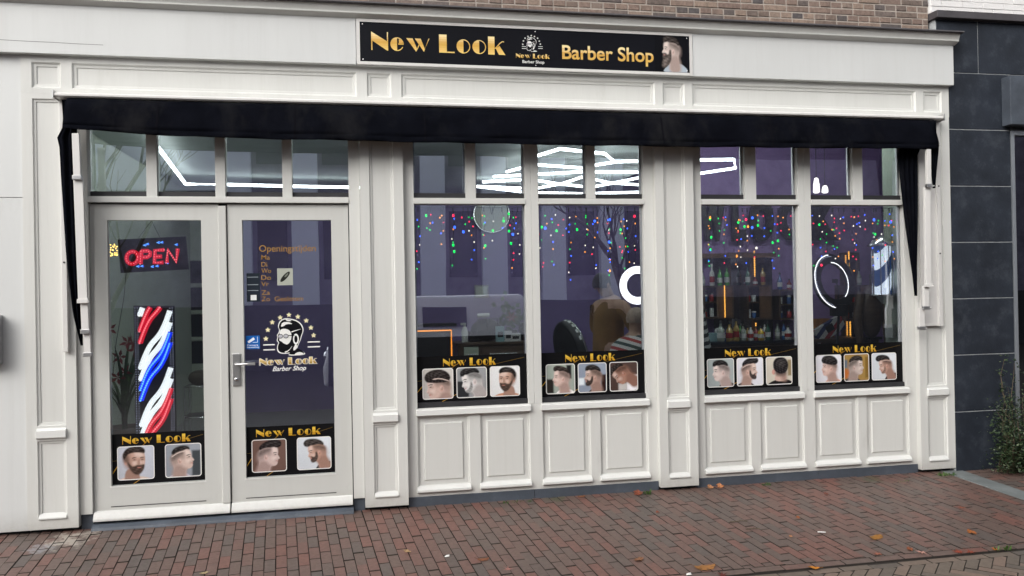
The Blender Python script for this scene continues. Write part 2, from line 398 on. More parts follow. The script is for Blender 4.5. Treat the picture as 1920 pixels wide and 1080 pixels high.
def rrect(x0, x1, y0, y1, r, n=4):
    q = []
    for cx, cy, a in ((x1 - r, y0 + r, -90), (x1 - r, y1 - r, 0), (x0 + r, y1 - r, 90), (x0 + r, y0 + r, 180)):
        for i in range(n + 1): q.append((cx + r * math.cos(R(a + 90 * i / n)), cy + r * math.sin(R(a + 90 * i / n))))
    return q
def stroke(pts, wd):                           # quads along a polyline
    q = []
    for a, b in zip(pts, pts[1:]):
        dx, dy = b[0] - a[0], b[1] - a[1]; L = math.hypot(dx, dy) or 1; nx, ny = -dy / L * wd / 2, dx / L * wd / 2
        q.append([(a[0] + nx, a[1] + ny), (a[0] - nx, a[1] - ny), (b[0] - nx, b[1] - ny), (b[0] + nx, b[1] + ny)])
    return q
def text_polys(body, size, bold=0.0, shear=0.0, spacing=1.0):
    """outline triangles of a line of sans text, in metres, origin at the left of the baseline"""
    cu_ = bpy.data.curves.new('t', 'FONT'); cu_.body = body; cu_.size = size; cu_.offset = bold; cu_.shear = shear; cu_.space_character = spacing
    o = bpy.data.objects.new('t', cu_); col.objects.link(o)
    dg = bpy.context.evaluated_depsgraph_get(); me = bpy.data.meshes.new_from_object(o.evaluated_get(dg))
    tr = [[(me.vertices[i].co.x, me.vertices[i].co.y) for i in p.vertices] for p in me.polygons]
    bpy.data.objects.remove(o); bpy.data.curves.remove(cu_); bpy.data.meshes.remove(me)
    return tr
def fit(polys, x0, x1, y0=None, y1=None, keep=False):
    xs = [p[0] for q in polys for p in q]; ys = [p[1] for q in polys for p in q]
    sx = (x1 - x0) / (max(xs) - min(xs)); sy = sx if y1 is None else (y1 - y0) / (max(ys) - min(ys))
    b = min(ys)
    return [[(x0 + (p[0] - min(xs)) * sx, y0 + (p[1] - b) * sy) for p in q] for q in polys]
# art-deco lettering: heavy left strokes, hairline right strokes, cap height 1
def deco(word):
    G = []
    def o_(x, h=0.72, wd=0.62, gap=0.05):
        cx = x + wd / 2
        out = ell(cx, h / 2, wd / 2, h / 2, 28); inn = ell(cx, h / 2, wd / 2 - gap, h / 2 - gap, 28)
        for i in range(28):
            j = (i + 1) % 28
            if 7 <= i < 21: continue
            G.append([out[i], out[j], inn[j], inn[i]])
        G.append(ell(cx, h / 2, wd / 2, h / 2, 14, 90, 270))
        return wd
    x = 0
    for ch in word:
        if ch == 'N':
            G.append([(x, 0), (x + .06, 0), (x + .06, .52), (x, .55)]); G.append([(x, 1), (x, .55), (x + .84, 0), (x + .9, 0), (x + .9, .47)])
            G.append([(x + .84, .52), (x + .9, .47), (x + .9, 1), (x + .84, 1)]); x += 1.02
        elif ch == 'e':
            cx = x + .36; h = .74
            G.append(ell(cx, h / 2, .36, h / 2, 14, 90, 270))
            out = ell(cx, h / 2, .36, h / 2, 28); inn = ell(cx, h / 2, .31, h / 2 - .05, 28)
            for i in list(range(0, 7)) + list(range(21, 26)): G.append([out[i], out[i + 1], inn[i + 1], inn[i]])
            G.append([(cx + .07, h * .47), (cx + .36, h * .47), (cx + .36, h * .55), (cx + .07, h * .55)])
            G.append([(cx + .1, h * .56), (cx + .30, h * .56), (cx + .26, h * .78), (cx + .1, h * .88)]); x += .86
        elif ch == 'w':
            G.append([(x, .72), (x + .34, .72), (x + .60, .12), (x + .52, 0)][:4]); G.append([(x + .52, 0), (x + .60, .12), (x + .70, .34), (x + .66, .40)][:4])
            G.append([(x + .46, .72), (x + .78, .72), (x + 1.0, .16), (x + .95, 0)]); G.append([(x + .95, 0), (x + 1.0, .16), (x + 1.26, .74), (x + 1.20, .74)]); x += 1.36
        elif ch == 'L':
            G.append([(x, 0), (x + .42, 0), (x + .42, 1), (x, 1)]); G.append([(x + .42, 0), (x + .86, 0), (x + .84, .07), (x + .42, .07)]); x += .96
        elif ch == 'o':
            o_(x, .78, .76); x += .88
        elif ch == 'k':
            G.append([(x, 0), (x + .36, 0), (x + .36, 1), (x, 1)])
            for q in stroke([(x + .37, .33), (x + .52, .48), (x + .68, .66), (x + .80, .74), (x + .90, .73)], .05): G.append(q)
            G.append([(x + .42, .36), (x + .64, .50), (x + .96, 0), (x + .60, 0)]); x += 1.05
        else: x += .42
    return G
def gold_c(v, lo=0.0, hi=1.0):
    t = max(0, min(1, (v - lo) / (hi - lo)))
    a, b, c = hx('f6e3ac'), hx('cfa04a'), hx('e9c878')
    lo_, hi_, f = (c, b, 2 * t) if t < .5 else (b, a, 2 * t - 1)
    return tuple(p + (q - p) * f for p, q in zip(lo_, hi_))
def deco_on(fl, x0, x1, y0, y1, word='New Look', shade=gold_c, bands=5):
    ps = fit(deco(word), x0, x1, y0, y1)
    fl.n += 1; L = fl.n
    for k, q in enumerate(ps):
        for b in range(bands):                 # the gold is printed as bands from pale to deep
            lo = y0 + (y1 - y0) * b / bands; hi = y0 + (y1 - y0) * (b + 1) / bands
            c = clip(clip(q, 0, 1, -lo), 0, -1, hi)
            if len(c) >= 3: fl.add(c, shade((b + .5) / bands), L + (k % 3) * 0.5)
    fl.n += 2

# ================================================================== the setting: ground, pavement, road
X0, X1 = -4.6, 7.6
mb = MB()
ys = [60, 0.4, KERB, -4, -9, -14.5, -60]
def gsheet(y): return gz(y) - 0.012 if y < 0.4 else GZ - 0.012
for a, b in zip(ys, ys[1:]):
    mb.face([(-60, b, gsheet(b)), (60, b, gsheet(b)), (60, a, gsheet(a)), (-60, a, gsheet(a))])
structure(mb.build('ground', 'soil', origin=(0, 0, GZ)))

def paver(mb, poly, top, tilt=(0, 0)):
    """one clay brick: clipped outline, worn edges, sides down into the sand"""
    if len(poly) < 3: return
    cx = sum(p[0] for p in poly) / len(poly); cy = sum(p[1] for p in poly) / len(poly)
    rad = max(math.hypot(p[0] - cx, p[1] - cy) for p in poly)
    if rad < 0.018: return
    def z(x, y, d): return gz(y) + top - d + tilt[0] * (x - cx) + tilt[1] * (y - cy)
    n = len(poly); ins = []
    for p in poly:
        dx, dy = cx - p[0], cy - p[1]; L = math.hypot(dx, dy) or 1; k = min(0.0030, L * .3)
        ins.append((p[0] + dx / L * k, p[1] + dy / L * k))
    v = [(x, y, z(x, y, 0)) for x, y in ins] + [(x, y, z(x, y, 0.004)) for x, y in poly] + [(x, y, z(x, y, 0.03)) for x, y in poly]
    f = [tuple(range(n))]
    for i in range(n):
        j = (i + 1) % n
        f += [(n + i, n + j, j, i), (2 * n + i, 2 * n + j, n + j, n + i)]
    k0 = len(mb.f); mb.idx(v, f)
    for i in range(1, len(f)): mb.mi[k0 + i] = 1          # worn edges and sides carry the dark joint sand
BL, BW, JT = 0.2035, 0.0687, 0.0035
JE = 0.0048
AZ = R(-5.4)
ax = (math.sin(AZ), math.cos(AZ)); ex = (math.cos(AZ), -math.sin(AZ))
STRIP0, STRIP1 = 4.945, 5.135              # bluestone strip at the facade
def strip_x(y, x): return x + math.tan(AZ) * y * 0.6
mb = MB()
ncol = int(11 / BW)
for i in range(-70, 90):
    off = (i % 2) * BL / 2 + rnd.uniform(-.012, .012) + (rnd.random() < .06) * BL / 4
    wob = rnd.uniform(-.0012, .0012)
    for j in range(-12, 6):
        u0 = i * BW + wob + JT / 2; u1 = (i + 1) * BW + wob - JT / 2
        v0 = j * BL + off + JE / 2; v1 = v0 + BL - JE
        jx = rnd.uniform(-.001, .001)
        q = [(ex[0] * u + ax[0] * v + jx, ex[1] * u + ax[1] * v) for u, v in ((u0, v0), (u1, v0), (u1, v1), (u0, v1))]
        if max(p[1] for p in q) < KERB + 0.06 or min(p[1] for p in q) > 0.10: continue
        if min(p[0] for p in q) > 5.0 or max(p[0] for p in q) < X0: continue
        q = clip(q, 0, 1, -(KERB + 0.072)); q = clip(q, 0, -1, 0.055)
        k = math.tan(AZ) * 0.6
        q = clip(q, -1, k, STRIP0 - 0.004) if q else q
        paver(mb, q, rnd.uniform(-.0022, .0022), (rnd.uniform(-.008, .008), rnd.uniform(-.006, .006)))
x = X0                                        # border course along the kerb line
while x < 7.5:
    paver(mb, [(x, KERB), (x + BL - JT, KERB), (x + BL - JT, KERB + 0.066), (x, KERB + 0.066)], rnd.uniform(-.002, .002)); x += BL
for j in range(0, 24):                        # beyond the strip the bricks lie along the facade
    x = STRIP1 + (j % 2) * BL / 2 - BL
    y0 = 0.05 - j * BW
    while x < 7.4:
        q = [(x, y0 - BW + JT), (x + BL - JT, y0 - BW + JT), (x + BL - JT, y0), (x, y0)]
        q = clip(q, 1, -math.tan(AZ) * 0.6, -STRIP1 - 0.004)
        q = clip(q, 0, 1, -(KERB + 0.072)) if q else q
        paver(mb, q, rnd.uniform(-.002, .002)) if q else None
        x += BL
structure(mb.build('pavement', 'paver', origin=(0, 0, GZ), two='soil'))
mb = MB()
RW = BW; n3 = 3                               # herringbone road, 45 degrees to the kerb
c45 = math.sqrt(.5)
def rt(u, v): return (1.5 + (u + v) * c45, KERB - 2.0 + (v - u) * c45)
def rbrick(u0, u1, v0, v1):
    q = [rt(u, v) for u, v in ((u0 + JT / 2, v0 + JT / 2), (u1 - JT / 2, v0 + JT / 2), (u1 - JT / 2, v1 - JT / 2), (u0 + JT / 2, v1 - JT / 2))]
    if max(p[0] for p in q) < -4 or min(p[0] for p in q) > 7.5 or min(p[1] for p in q) > KERB - .08 or max(p[1] for p in q) < -4.6: return
    q = clip(q, 0, -1, KERB - 0.090)
    if len(q) >= 3: paver(mb, q, rnd.uniform(-.002, .002) - .006, (rnd.uniform(-.006, .006), rnd.uniform(-.006, .006)))
for a in range(-75, 75):
    for b in range(-75, 75):
        d = (a - b) % 6
        if d == 0: rbrick(a * RW, (a + 3) * RW, b * RW, (b + 1) * RW)
        elif d == 5: rbrick(a * RW, (a + 1) * RW, b * RW, (b + 3) * RW)
x = X0 - .07
while x < 7.5:
    paver(mb, [(x, KERB - .084), (x + BL - JT, KERB - .084), (x + BL - JT, KERB - .018), (x, KERB - .018)], -.010 + rnd.uniform(-.002, .002)); x += BL
structure(mb.build('road', 'road', origin=(0, -3, gz(-3)), two='soil'))
mb = MB()
k = math.tan(AZ) * 0.6
for a, b in ((0.05, -0.86), (-0.864, -1.545)):
    z0 = [gz(b) + .004, gz(b) + .004, gz(a) + .004, gz(a) + .004]
    q = [(STRIP0 + k * b, b), (STRIP1 + k * b, b), (STRIP1 + k * a, a), (STRIP0 + k * a, a)]
    mb.idx([(x, y, z) for (x, y), z in zip(q, z0)] + [(x, y, z - .05) for (x, y), z in zip(q, z0)], [(0, 1, 2, 3), (4, 5, 1, 0), (5, 6, 2, 1), (6, 7, 3, 2), (7, 4, 0, 3)])
M['hardstone'] = mat('worn_hard_stone', (.15, .165, .165), .6, var=.25, vscale=7, bump=.4, bscale=60)
structure(mb.build('kerb_strip', 'hardstone', bevel=.003))

# ================================================================== the shop building
shop = thing('shop_building', (1.3, 0, GZ), 'cream white timber shopfront of the barber shop under a brown brick wall', 'building')
# brick wall above the cornice
bk = MB(); mo = MB()
mo.box(-4.6, 4.925, 0.055, 0.3, 3.70, 6.0)
CH = 0.0545; z = 3.745; row = 0
while z < 5.6:
    L = 0.207 if row % 2 else 0.1035
    x = -4.6 - (row // 2 % 2) * 0.052 - (0.05 if row % 2 else 0)
    while x < 4.925:
        xa, xb = max(x + .005, -4.6), min(x + L - .005, 4.925)
        if xb - xa > .03:
            dy = rnd.uniform(-.003, .003); dz = rnd.uniform(-.0015, .0015); e = .003
            y = 0.05 + dy; a = (xa, xb, z + .005 + dz, z + CH - .005 + dz)
            v = [(a[0] + e, y, a[2] + e), (a[1] - e, y, a[2] + e), (a[1] - e, y, a[3] - e), (a[0] + e, y, a[3] - e), (a[0], y + .004, a[2]), (a[1], y + .004, a[2]), (a[1], y + .004, a[3]), (a[0], y + .004, a[3]), (a[0], .07, a[2]), (a[1], .07, a[2]), (a[1], .07, a[3]), (a[0], .07, a[3])]
            f = [(0, 1, 2, 3)]
            for i in range(4):
                jn = (i + 1) % 4; f += [(4 + i, 4 + jn, jn, i), (8 + i, 8 + jn, 4 + jn, 4 + i)]
            bk.idx(v, f)
        x += L
    z += CH; row += 1
bw = bk.build('brick_wall', 'brick', shop); mo.build('mortar', 'mortar', bw)
# cornice with lead cap, fascia, frieze
mb = MB()
mb.prism_x([(.06, 3.735), (-.12, 3.735), (-.115, 3.728), (-.10, 3.690), (-.10, 3.678), (-.09, 3.672), (-.05, 3.655), (.06, 3.655)], -4.6, 5.10)
co = mb.build('cornice', 'paint', shop, bevel=.002)
mb = MB(); mb.prism_x([(.06, 3.765), (-.145, 3.752), (-.150, 3.740), (-.142, 3.7355), (.06, 3.7355)], -4.6, 5.115)
mb.build('lead_cap', 'lead', co)
mb = MB()
mb.box(-4.6, .0135, -.05, .06, 3.312, 3.654); mb.box(2.682, 5.083, -.05, .06, 3.312, 3.654); mb.box(.0145, 2.681, -.035, .06, 3.309, 3.654)
fa = mb.build('fascia', 'paint2', shop, bevel=.0015)
mb = MB()                                     # a hairline split in the old fascia paint
pts = [(-2.39, 3.395), (-2.2, 3.391), (-2.05, 3.390), (-1.9, 3.386), (-1.73, 3.385)]
for q in stroke(pts, .0028): mb.face([(u, -.0505, v) for u, v in q])
mb.build('paint_crack', 'dark_bead', fa)
rp = [(.0, .0), (.012, .012), (.028, .014), (.030, .020)]
def fld(a, b, z0=3.083, z1=3.264): return (a, b, z0, z1, rp)
mb = MB()
mb.plate(-2.282, 5.070, 3.045, 3.312, 0, .15, [fld(-2.213, -2.024), fld(-1.954, .015), fld(.09, .272), fld(.347, 2.375), fld(2.442, 2.629), fld(2.697, 4.747), fld(4.821, 4.999)])
fz = mb.build('frieze', 'paint', shop)
mb = MB(); mb.box(-1.95, 4.73, .03, .14, 2.955, 3.0445); mb.build('head_beam', 'paint', shop)
# pilasters
prf = [(.0, .0), (.006, .010), (.020, .012), (.022, .018)]
def pilaster(x0, x1):
    f0, f1 = x0 + .070, x1 - .072
    mb = MB()
    mb.plate(x0, x1, 0, 3.0445, 0, .16, [(f0, f1, .72, 3.008, prf), (f0, f1, .085, .617, prf)])
    p = mb.build('pilaster', 'paint', shop, bevel=.0018)
    mb = MB()
    mb.prism_x([(.003, .7125), (-.006, .6925), (-.020, .690), (-.021, .640), (-.010, .632), (.003, .628)], f0 - .004, f1 + .004)
    mb.build('moulded_cap', 'sill', p, bevel=.002)
    mb = MB()
    mb.prism_x([(.0165, .112), (-.012, .082), (-.0125, .072), (.003, .066)], f0 + .003, f1 - .003)
    mb.build('foot_moulding', 'sill', p, bevel=.002)
    return p
pilaster(-2.282, -1.955); pilaster(.025, .348); pilaster(2.364, 2.689); pilaster(4.733, 5.067)
# left flank boarding
mb = MB()
for a, b in ((2.319, 3.3115), (-.004, 2.315)):
    mb = MB(); mb.box(-4.6, -2.285, .012, .16, a, b); mb.build('boarding', 'paint2', shop, bevel=.0015)
# plinth and thresholds
mb = MB()
for a, b, c, d in ((.350, 1.33, .045, .0425), (1.334, 2.362, .045, .0425), (2.691, 3.78, .045, .0425), (3.784, 4.731, .045, .0425), (-1.9535, -1.872, .052, .078), (-.058, .0235, .052, .066)):
    mb = MB(); mb.box(a, b, c, .2, -.12, d); mb.build('plinth', 'bluestone', shop, bevel=.002)
mb = MB()
for a, b in ((-2.28, -1.956), (.026, .347), (2.365, 2.688), (4.734, 5.066), (-4.6, -2.29)):
    mb = MB(); mb.box(a, b, .07, .2, -.12, -.003); mb.build('recess_shade', 'black', shop)  # shade of the hollow at the foot put in as black blocks
mb = MB()
mb.prism_x([(.3, .012), (.02, .004), (-.012, -.014), (-.020, -.03), (-.020, -.09), (.3, -.09)], -1.871, -.059)
mb.build('threshold', 'bluestone', shop, bevel=.003)
# door frame
mb = MB()
mb.box(-1.9535, -1.872, .030, .14, .0785, 2.954); mb.box(-.058, .0235, .030, .14, .0665, 2.954)
mb.box(-1.8715, -.0585, .022, .138, 2.287, 2.322); mb.box(-1.8715, -.0585, .034, .138, 2.3225, 2.332)
for a, b in ((-1.486, -1.413), (-1.014, -.943), (-.540, -.470)): mb.box(a, b, .050, .13, 2.3325, 2.954)
df = mb.build('door_frame', 'paint', shop, bevel=.002)
for q in ((-1.90, -1.862, .101, .135, .02, 2.286), (-.072, -.03, .101, .135, .02, 2.286), (-1.8615, -.0725, .101, .135, 2.262, 2.286), (-1.01, -.925, .101, .135, .02, 2.2615)):
    mb = MB(); mb.box(*q); mb.build('gap_shade', 'black', df)  # shade of the door gaps put in as black strips
def pane(x0, x1, z0, z1, Y, parent, name='pane'):
    mb = MB(); mb.box(x0, x1, Y, Y + .004, z0, z1); return mb.build(name, 'glass', parent)
for a, b in ((-1.872, -1.486), (-1.413, -1.014), (-.943, -.540), (-.470, -.058)):
    pane(a, b, 2.338, 2.954, .10, df)
mb = MB()
for a, b in ((-1.872, -1.486), (-1.413, -1.014), (-.943, -.540), (-.470, -.058)):
    mb = MB(); mb.box(a + .001, b - .001, .084, .112, 2.3325, 2.372); mb.build('glazing_bead', 'dark_bead', df)
# the two doors
def door(x0, x1, g0, g1, lap):
    mb = MB()
    mb.plate(x0, x1, .020, 2.277, .055, .10, [(g0, g1, .262, 2.162, None)])
    d = mb.build('door', 'door_paint', shop, bevel=.0022)
    mb = MB()
    mb.prism_x([(.0545, .092), (.040, .082), (.018, .040), (.017, .024), (.0545, .022)], x0, x1 + lap)
    mb.build('weather_bar', 'sill', d, bevel=.002)
    mb = MB(); mb.box(g0 - .004, g1 + .006, .0535, .0546, .113, .1185); mb.build('groove_shade', 'dark_bead', d)  # the groove's shade is put in as a dark strip on the door face
    mb = MB(); mb.prism_x([(.0535, .262), (.053, .252), (.0545, .2515), (.060, .262)], g0 - .008, g1 + .008); mb.build('glazing_sill', 'sill', d)
    pane(g0, g1, .262, 2.162, .082, d, 'glass')
    return d
d1 = door(-1.868, -.998, -1.754, -1.118, .054)
mb = MB(); mb.box(-.9975, -.942, .040, .10, .0925, 2.266); mb.build('cover_strip', 'door_paint', d1, bevel=.004)
d2 = door(-.934, -.066, -.832, -.192, 0)
mb = MB(); mb.box(-.915, -.860, .042, .0545, .945, 1.183); hp = mb.build('handle', 'alu', d2, bevel=.004)
mb = MB(); mb.tube([(-.888, .0418, 1.105), (-.888, -.005, 1.105), (-.875, -.012, 1.105), (-.760, -.012, 1.108), (-.752, -.012, 1.108)], .0085, 10); mb.box(-.80, -.748, -.020, -.006, 1.097, 1.119)
mb.build('lever', 'alu', hp)
mb = MB(); mb.lathe([(.014, 0), (.014, .008), (.011, .011), (0, .011)], 0, 0, 0, 16)
mb.v = [Vector((-.887 + p.x, .0418 - p.z, .992 + p.y)) for p in mb.v]; mb.build('lock_cylinder', 'chrome', hp)
# windows: frame with rail, two small panes over one large pane
def window(x0, x1, m0, m1, jl, jr):
    """glass from x0 to x1, small mullion m0..m1, jamb widths to either side"""
    mb = MB()
    mb.box(x0 - jl, x0, .050, .14, .7155, 2.954); mb.box(x1, x1 + jr, .050, .14, .7155, 2.954)
    mb.box(x0 + .0005, x1 - .0005, .040, .138, 2.285, 2.322); mb.box(x0 + .0005, x1 - .0005, .052, .138, 2.3225, 2.331)
    mb.box(m0, m1, .055, .13, 2.3315, 2.954)
    f = mb.build('window', 'paint', shop, bevel=.002)
    mb = MB()
    mb.prism_x([(.0495, .7150), (.042, .712), (.022, .704), (.020, .664), (.0495, .656)], x0 - .010, x1 + .012)
    mb.build('sill', 'sill', f, bevel=.002)
    pane(x0, x1, .722, 2.2845, .100, f)
    pane(x0, m0, 2.336, 2.954, .100, f); pane(m1, x1, 2.336, 2.954, .100, f)
    for a, b, c, d in ((x0, x1, .755, 2.2845), (x0, m0, 2.373, 2.954), (m1, x1, 2.373, 2.954)):
        for q in (a + .001, b - .0145): mb = MB(); mb.box(q, q + .0135, .106, .122, c, d); mb.build('glazing_spacer', 'alu', f)
    for a, b, c, d, e in ((x0, x1, .078, .7165, .754), (x0, m0, .084, 2.3315, 2.372), (m1, x1, .084, 2.3315, 2.372)):
        mb = MB(); mb.box(a + .001, b - .001, c, .118, d, e); mb.build('glazing_bead', 'dark_bead', f)
    return f
window(.430, 1.300, .833, .912, .081, .046); window(1.408, 2.280, 1.806, 1.880, .061, .083)
window(2.777, 3.648, 3.172, 3.272, .087, .055); window(3.766, 4.642, 4.166, 4.260, .062, .090)
# panelled boarding under the windows
pp = [(.0, .006), (.004, .012), (.012, .012), (.014, .018), (.048, .016), (.056, .006), (.060, .006)]
def dado(x0, x1, hs_):
    mb = MB(); mb.plate(x0, x1, .0435, .7150, .050, .12, [(a, b, .112, .650, pp) for a, b in hs_])
    d = mb.build('panelling', 'paint', shop, bevel=.0015)
    for a, b in hs_:
        mb = MB(); mb.prism_x([(.072, .126), (.040, .112), (.022, .098), (.021, .080), (.030, .074), (.0495, .072)], a - .010, b + .004); mb.build('panel_sill', 'sill', d, bevel=.0025)
    return d
dado(.3485, 2.3635, [(.428, .828), (.914, 1.306), (1.410, 1.800), (1.881, 2.285)])
dado(2.6895, 4.7325, [(2.776, 3.180), (3.268, 3.664), (3.768, 4.172), (4.252, 4.658)])
# the room behind the glass
RY = 5.3
for q in ((-1.88, 9.4, RY, RY + .1, -.02, 3.35), (9.3, 9.4, .17, RY - .001, -.02, 3.35)):
    mb = MB(); mb.box(*q); mb.build('purple_wall', 'purple', shop)
for q in ((-2.4, -1.8805, RY, RY + .1, -.02, 3.35), (-2.4, -2.21, .17, RY - .001, -.02, 3.35), (4.735, 4.95, .165, .45, -.02, 3.34)):
    mb = MB(); mb.box(*q); mb.build('pale_wall', 'palewall', shop)
mb = MB(); mb.box(-2.4, 9.4, .17, RY + .1, 3.3505, 3.42); mb.build('ceiling', 'ceiling', shop)
mb = MB(); mb.box(-2.2, 3.35, .2005, RY - .002, 3.01, 3.35); mb.build('dropped_ceiling', 'ceiling', shop)
mb = MB(); mb.box(-2.4, 9.4, .17, .20, 2.956, 3.35); mb.build('inner_lintel', 'paint', shop)
mb = MB(); mb.box(-2.4, 9.4, .20, RY + .1, -.06, .012); mb.build('floor', 'floor', shop)

# ================================================================== the neighbour on the right
nb = thing('neighbour_building', (6.3, 0, GZ), 'neighbouring shop clad in dark slate tiles below white painted brick', 'building')
mb = MB(); tz = [-.06, .482, .976, 1.466, 1.957, 2.448, 2.942, 3.436, 3.893]
g = .0042
for i in range(8):
    xs_ = [(5.0685, 5.684)] if i < 7 else [(4.96, 5.374), (5.374, 6.02), (6.02, 6.7), (6.7, 7.6)]
    for a, b in xs_: mb.box(a + g, b - g, .0 + rnd.uniform(0, .001), .05, tz[i] + g, tz[i + 1] - g)
for i in (6,):
    for a, b in ((5.684, 6.3), (6.3, 7.6)): mb.box(a + g, b - g, .002, .05, 3.40, tz[7] - g)
mb.build('slate_cladding', 'tile', nb, bevel=.001)
mb = MB(); mb.box(5.0685, 5.684, .006, .3, -.06, 3.4365); mb.box(4.955, 5.684, .006, .3, 3.437, 3.893); mb.box(5.684, 7.6, .008, .3, 3.40, 3.893); mb.build('grout', 'grout', nb)
mb = MB(); mb.box(4.93, 7.6, -.055, .3, 3.894, 3.957); mb.build('coping', 'lead', nb, bevel=.004)
mb = MB(); z = 3.96; row = 0
while z < 5.6:
    x = 4.93 - (row % 2) * .1
    while x < 7.5:
        a = max(x, 4.93); mb.box(a + .003, x + .207 - .003, .02 + rnd.uniform(-.002, .002), .08, z + .003, z + .0545 - .003); x += .207
    z += .0545; row += 1
mb.box(4.932, 7.5, .026, .3, 3.958, 5.6)
mb.build('white_brick_wall', 'wbrick', nb, bevel=.002)
mb = MB(); mb.box(5.60, 7.6, -.10, .0, 2.975, 3.40); sb = mb.build('sign_box', 'bluestone', nb, bevel=.004)
M['frame_grey'] = mat('grey_window_frame', (0.26, 0.28, 0.31), 0.4, metal=.4, var=.06, vscale=6)
mb = MB(); mb.box(5.686, 5.716, -.01, .06, -.06, 2.94); mb.box(5.7165, 7.6, -.01, .06, 2.90, 2.94); mb.box(5.7165, 7.6, -.012, .06, -.06, .28)
wf = mb.build('window', 'frame_grey', nb, bevel=.002)
pane(5.7165, 7.6, .28, 2.90, .03, wf)
M['shopdark'] = mat('dark_shop_wall', (0.06, 0.045, 0.035), 0.7, var=.3, vscale=3)
mb = MB(); mb.box(5.7, 7.8, 1.5, 1.55, -.06, 3.2); mb.box(5.65, 5.70, .31, 1.55, -.06, 3.2); mb.box(5.7, 7.8, .31, 1.5, 3.2, 3.3); mb.box(5.7, 7.8, .31, 1.5, -.1, .10)
mb.build('back_wall', 'shopdark', nb)


# ================================================================== haircut portraits (printed pictures)
def xf(pts, ang, sc, dx, dy, flip):
    q = []
    a = R(ang)
    for x, y in pts:
        x, y = x - .5, y - .5
        x, y = x * math.cos(a) - y * math.sin(a), x * math.sin(a) + y * math.cos(a)
        x, y = x * sc + .5 + dx, y * sc + .5 + dy
        q.append((1 - x if flip else x, y))
    return q
HAIR = {
 'quiff': [(.28, .80), (.235, .88), (.27, .97), (.38, 1.01), (.54, .985), (.68, .94), (.78, .85), (.81, .74), (.77, .70), (.70, .77), (.58, .80), (.46, .80), (.40, .83), (.34, .81)],
 'pomp': [(.30, .80), (.19, .85), (.17, .97), (.28, 1.06), (.46, 1.05), (.62, .99), (.75, .90), (.81, .78), (.77, .72), (.69, .78), (.57, .81), (.45, .81), (.38, .83)],
 'crop': [(.255, .755), (.25, .86), (.32, .945), (.50, .975), (.66, .935), (.77, .85), (.81, .74), (.76, .71), (.68, .77), (.55, .79), (.44, .77), (.37, .79), (.32, .75), (.29, .78)],
 'bowl': [(.25, .74), (.21, .86), (.30, .98), (.52, 1.02), (.72, .97), (.85, .84), (.86, .70), (.76, .65), (.60, .66), (.46, .68), (.34, .71)],
 'buzz': [(.29, .80), (.29, .88), (.38, .94), (.52, .96), (.66, .93), (.76, .86), (.80, .76), (.75, .72), (.66, .78), (.54, .80), (.44, .82), (.36, .84)],
}
SKIN = [(.31, .84), (.275, .73), (.26, .64), (.275, .585), (.21, .50), (.222, .472), (.262, .455), (.250, .425), (.268, .395), (.258, .36), (.285, .30), (.34, .265), (.43, .27), (.47, .18), (.46, -.1), (.86, -.1), (.80, .15), (.77, .33), (.80, .50), (.81, .65), (.76, .80), (.65, .90), (.5, .93), (.38, .90)]
JAW = [(.30, .30), (.34, .27), (.43, .275), (.50, .36), (.56, .44), (.52, .47), (.44, .40), (.36, .36)]
FADE = [(.79, .62), (.70, .72), (.55, .74), (.47, .77), (.45, .66), (.50, .55), (.60, .58), (.70, .42), (.79, .46)]
BEARD = {'short': [(.47, .58), (.525, .58), (.53, .42), (.47, .31), (.38, .245), (.29, .25), (.255, .31), (.262, .37), (.30, .40), (.30, .46), (.25, .455), (.262, .475), (.33, .47), (.38, .42), (.44, .45)],
         'long': [(.46, .58), (.525, .58), (.54, .40), (.52, .22), (.40, .06), (.30, .0), (.20, .02), (.19, .14), (.24, .28), (.22, .40), (.24, .47), (.34, .48), (.39, .42), (.44, .45)],
         'stubble': [(.47, .55), (.51, .55), (.52, .42), (.46, .31), (.38, .262), (.295, .27), (.265, .33), (.30, .36), (.36, .36), (.43, .44)]}
def mixc(a, b, t): return tuple(p + (q - p) * t for p, q in zip(a, b))
import numpy as np
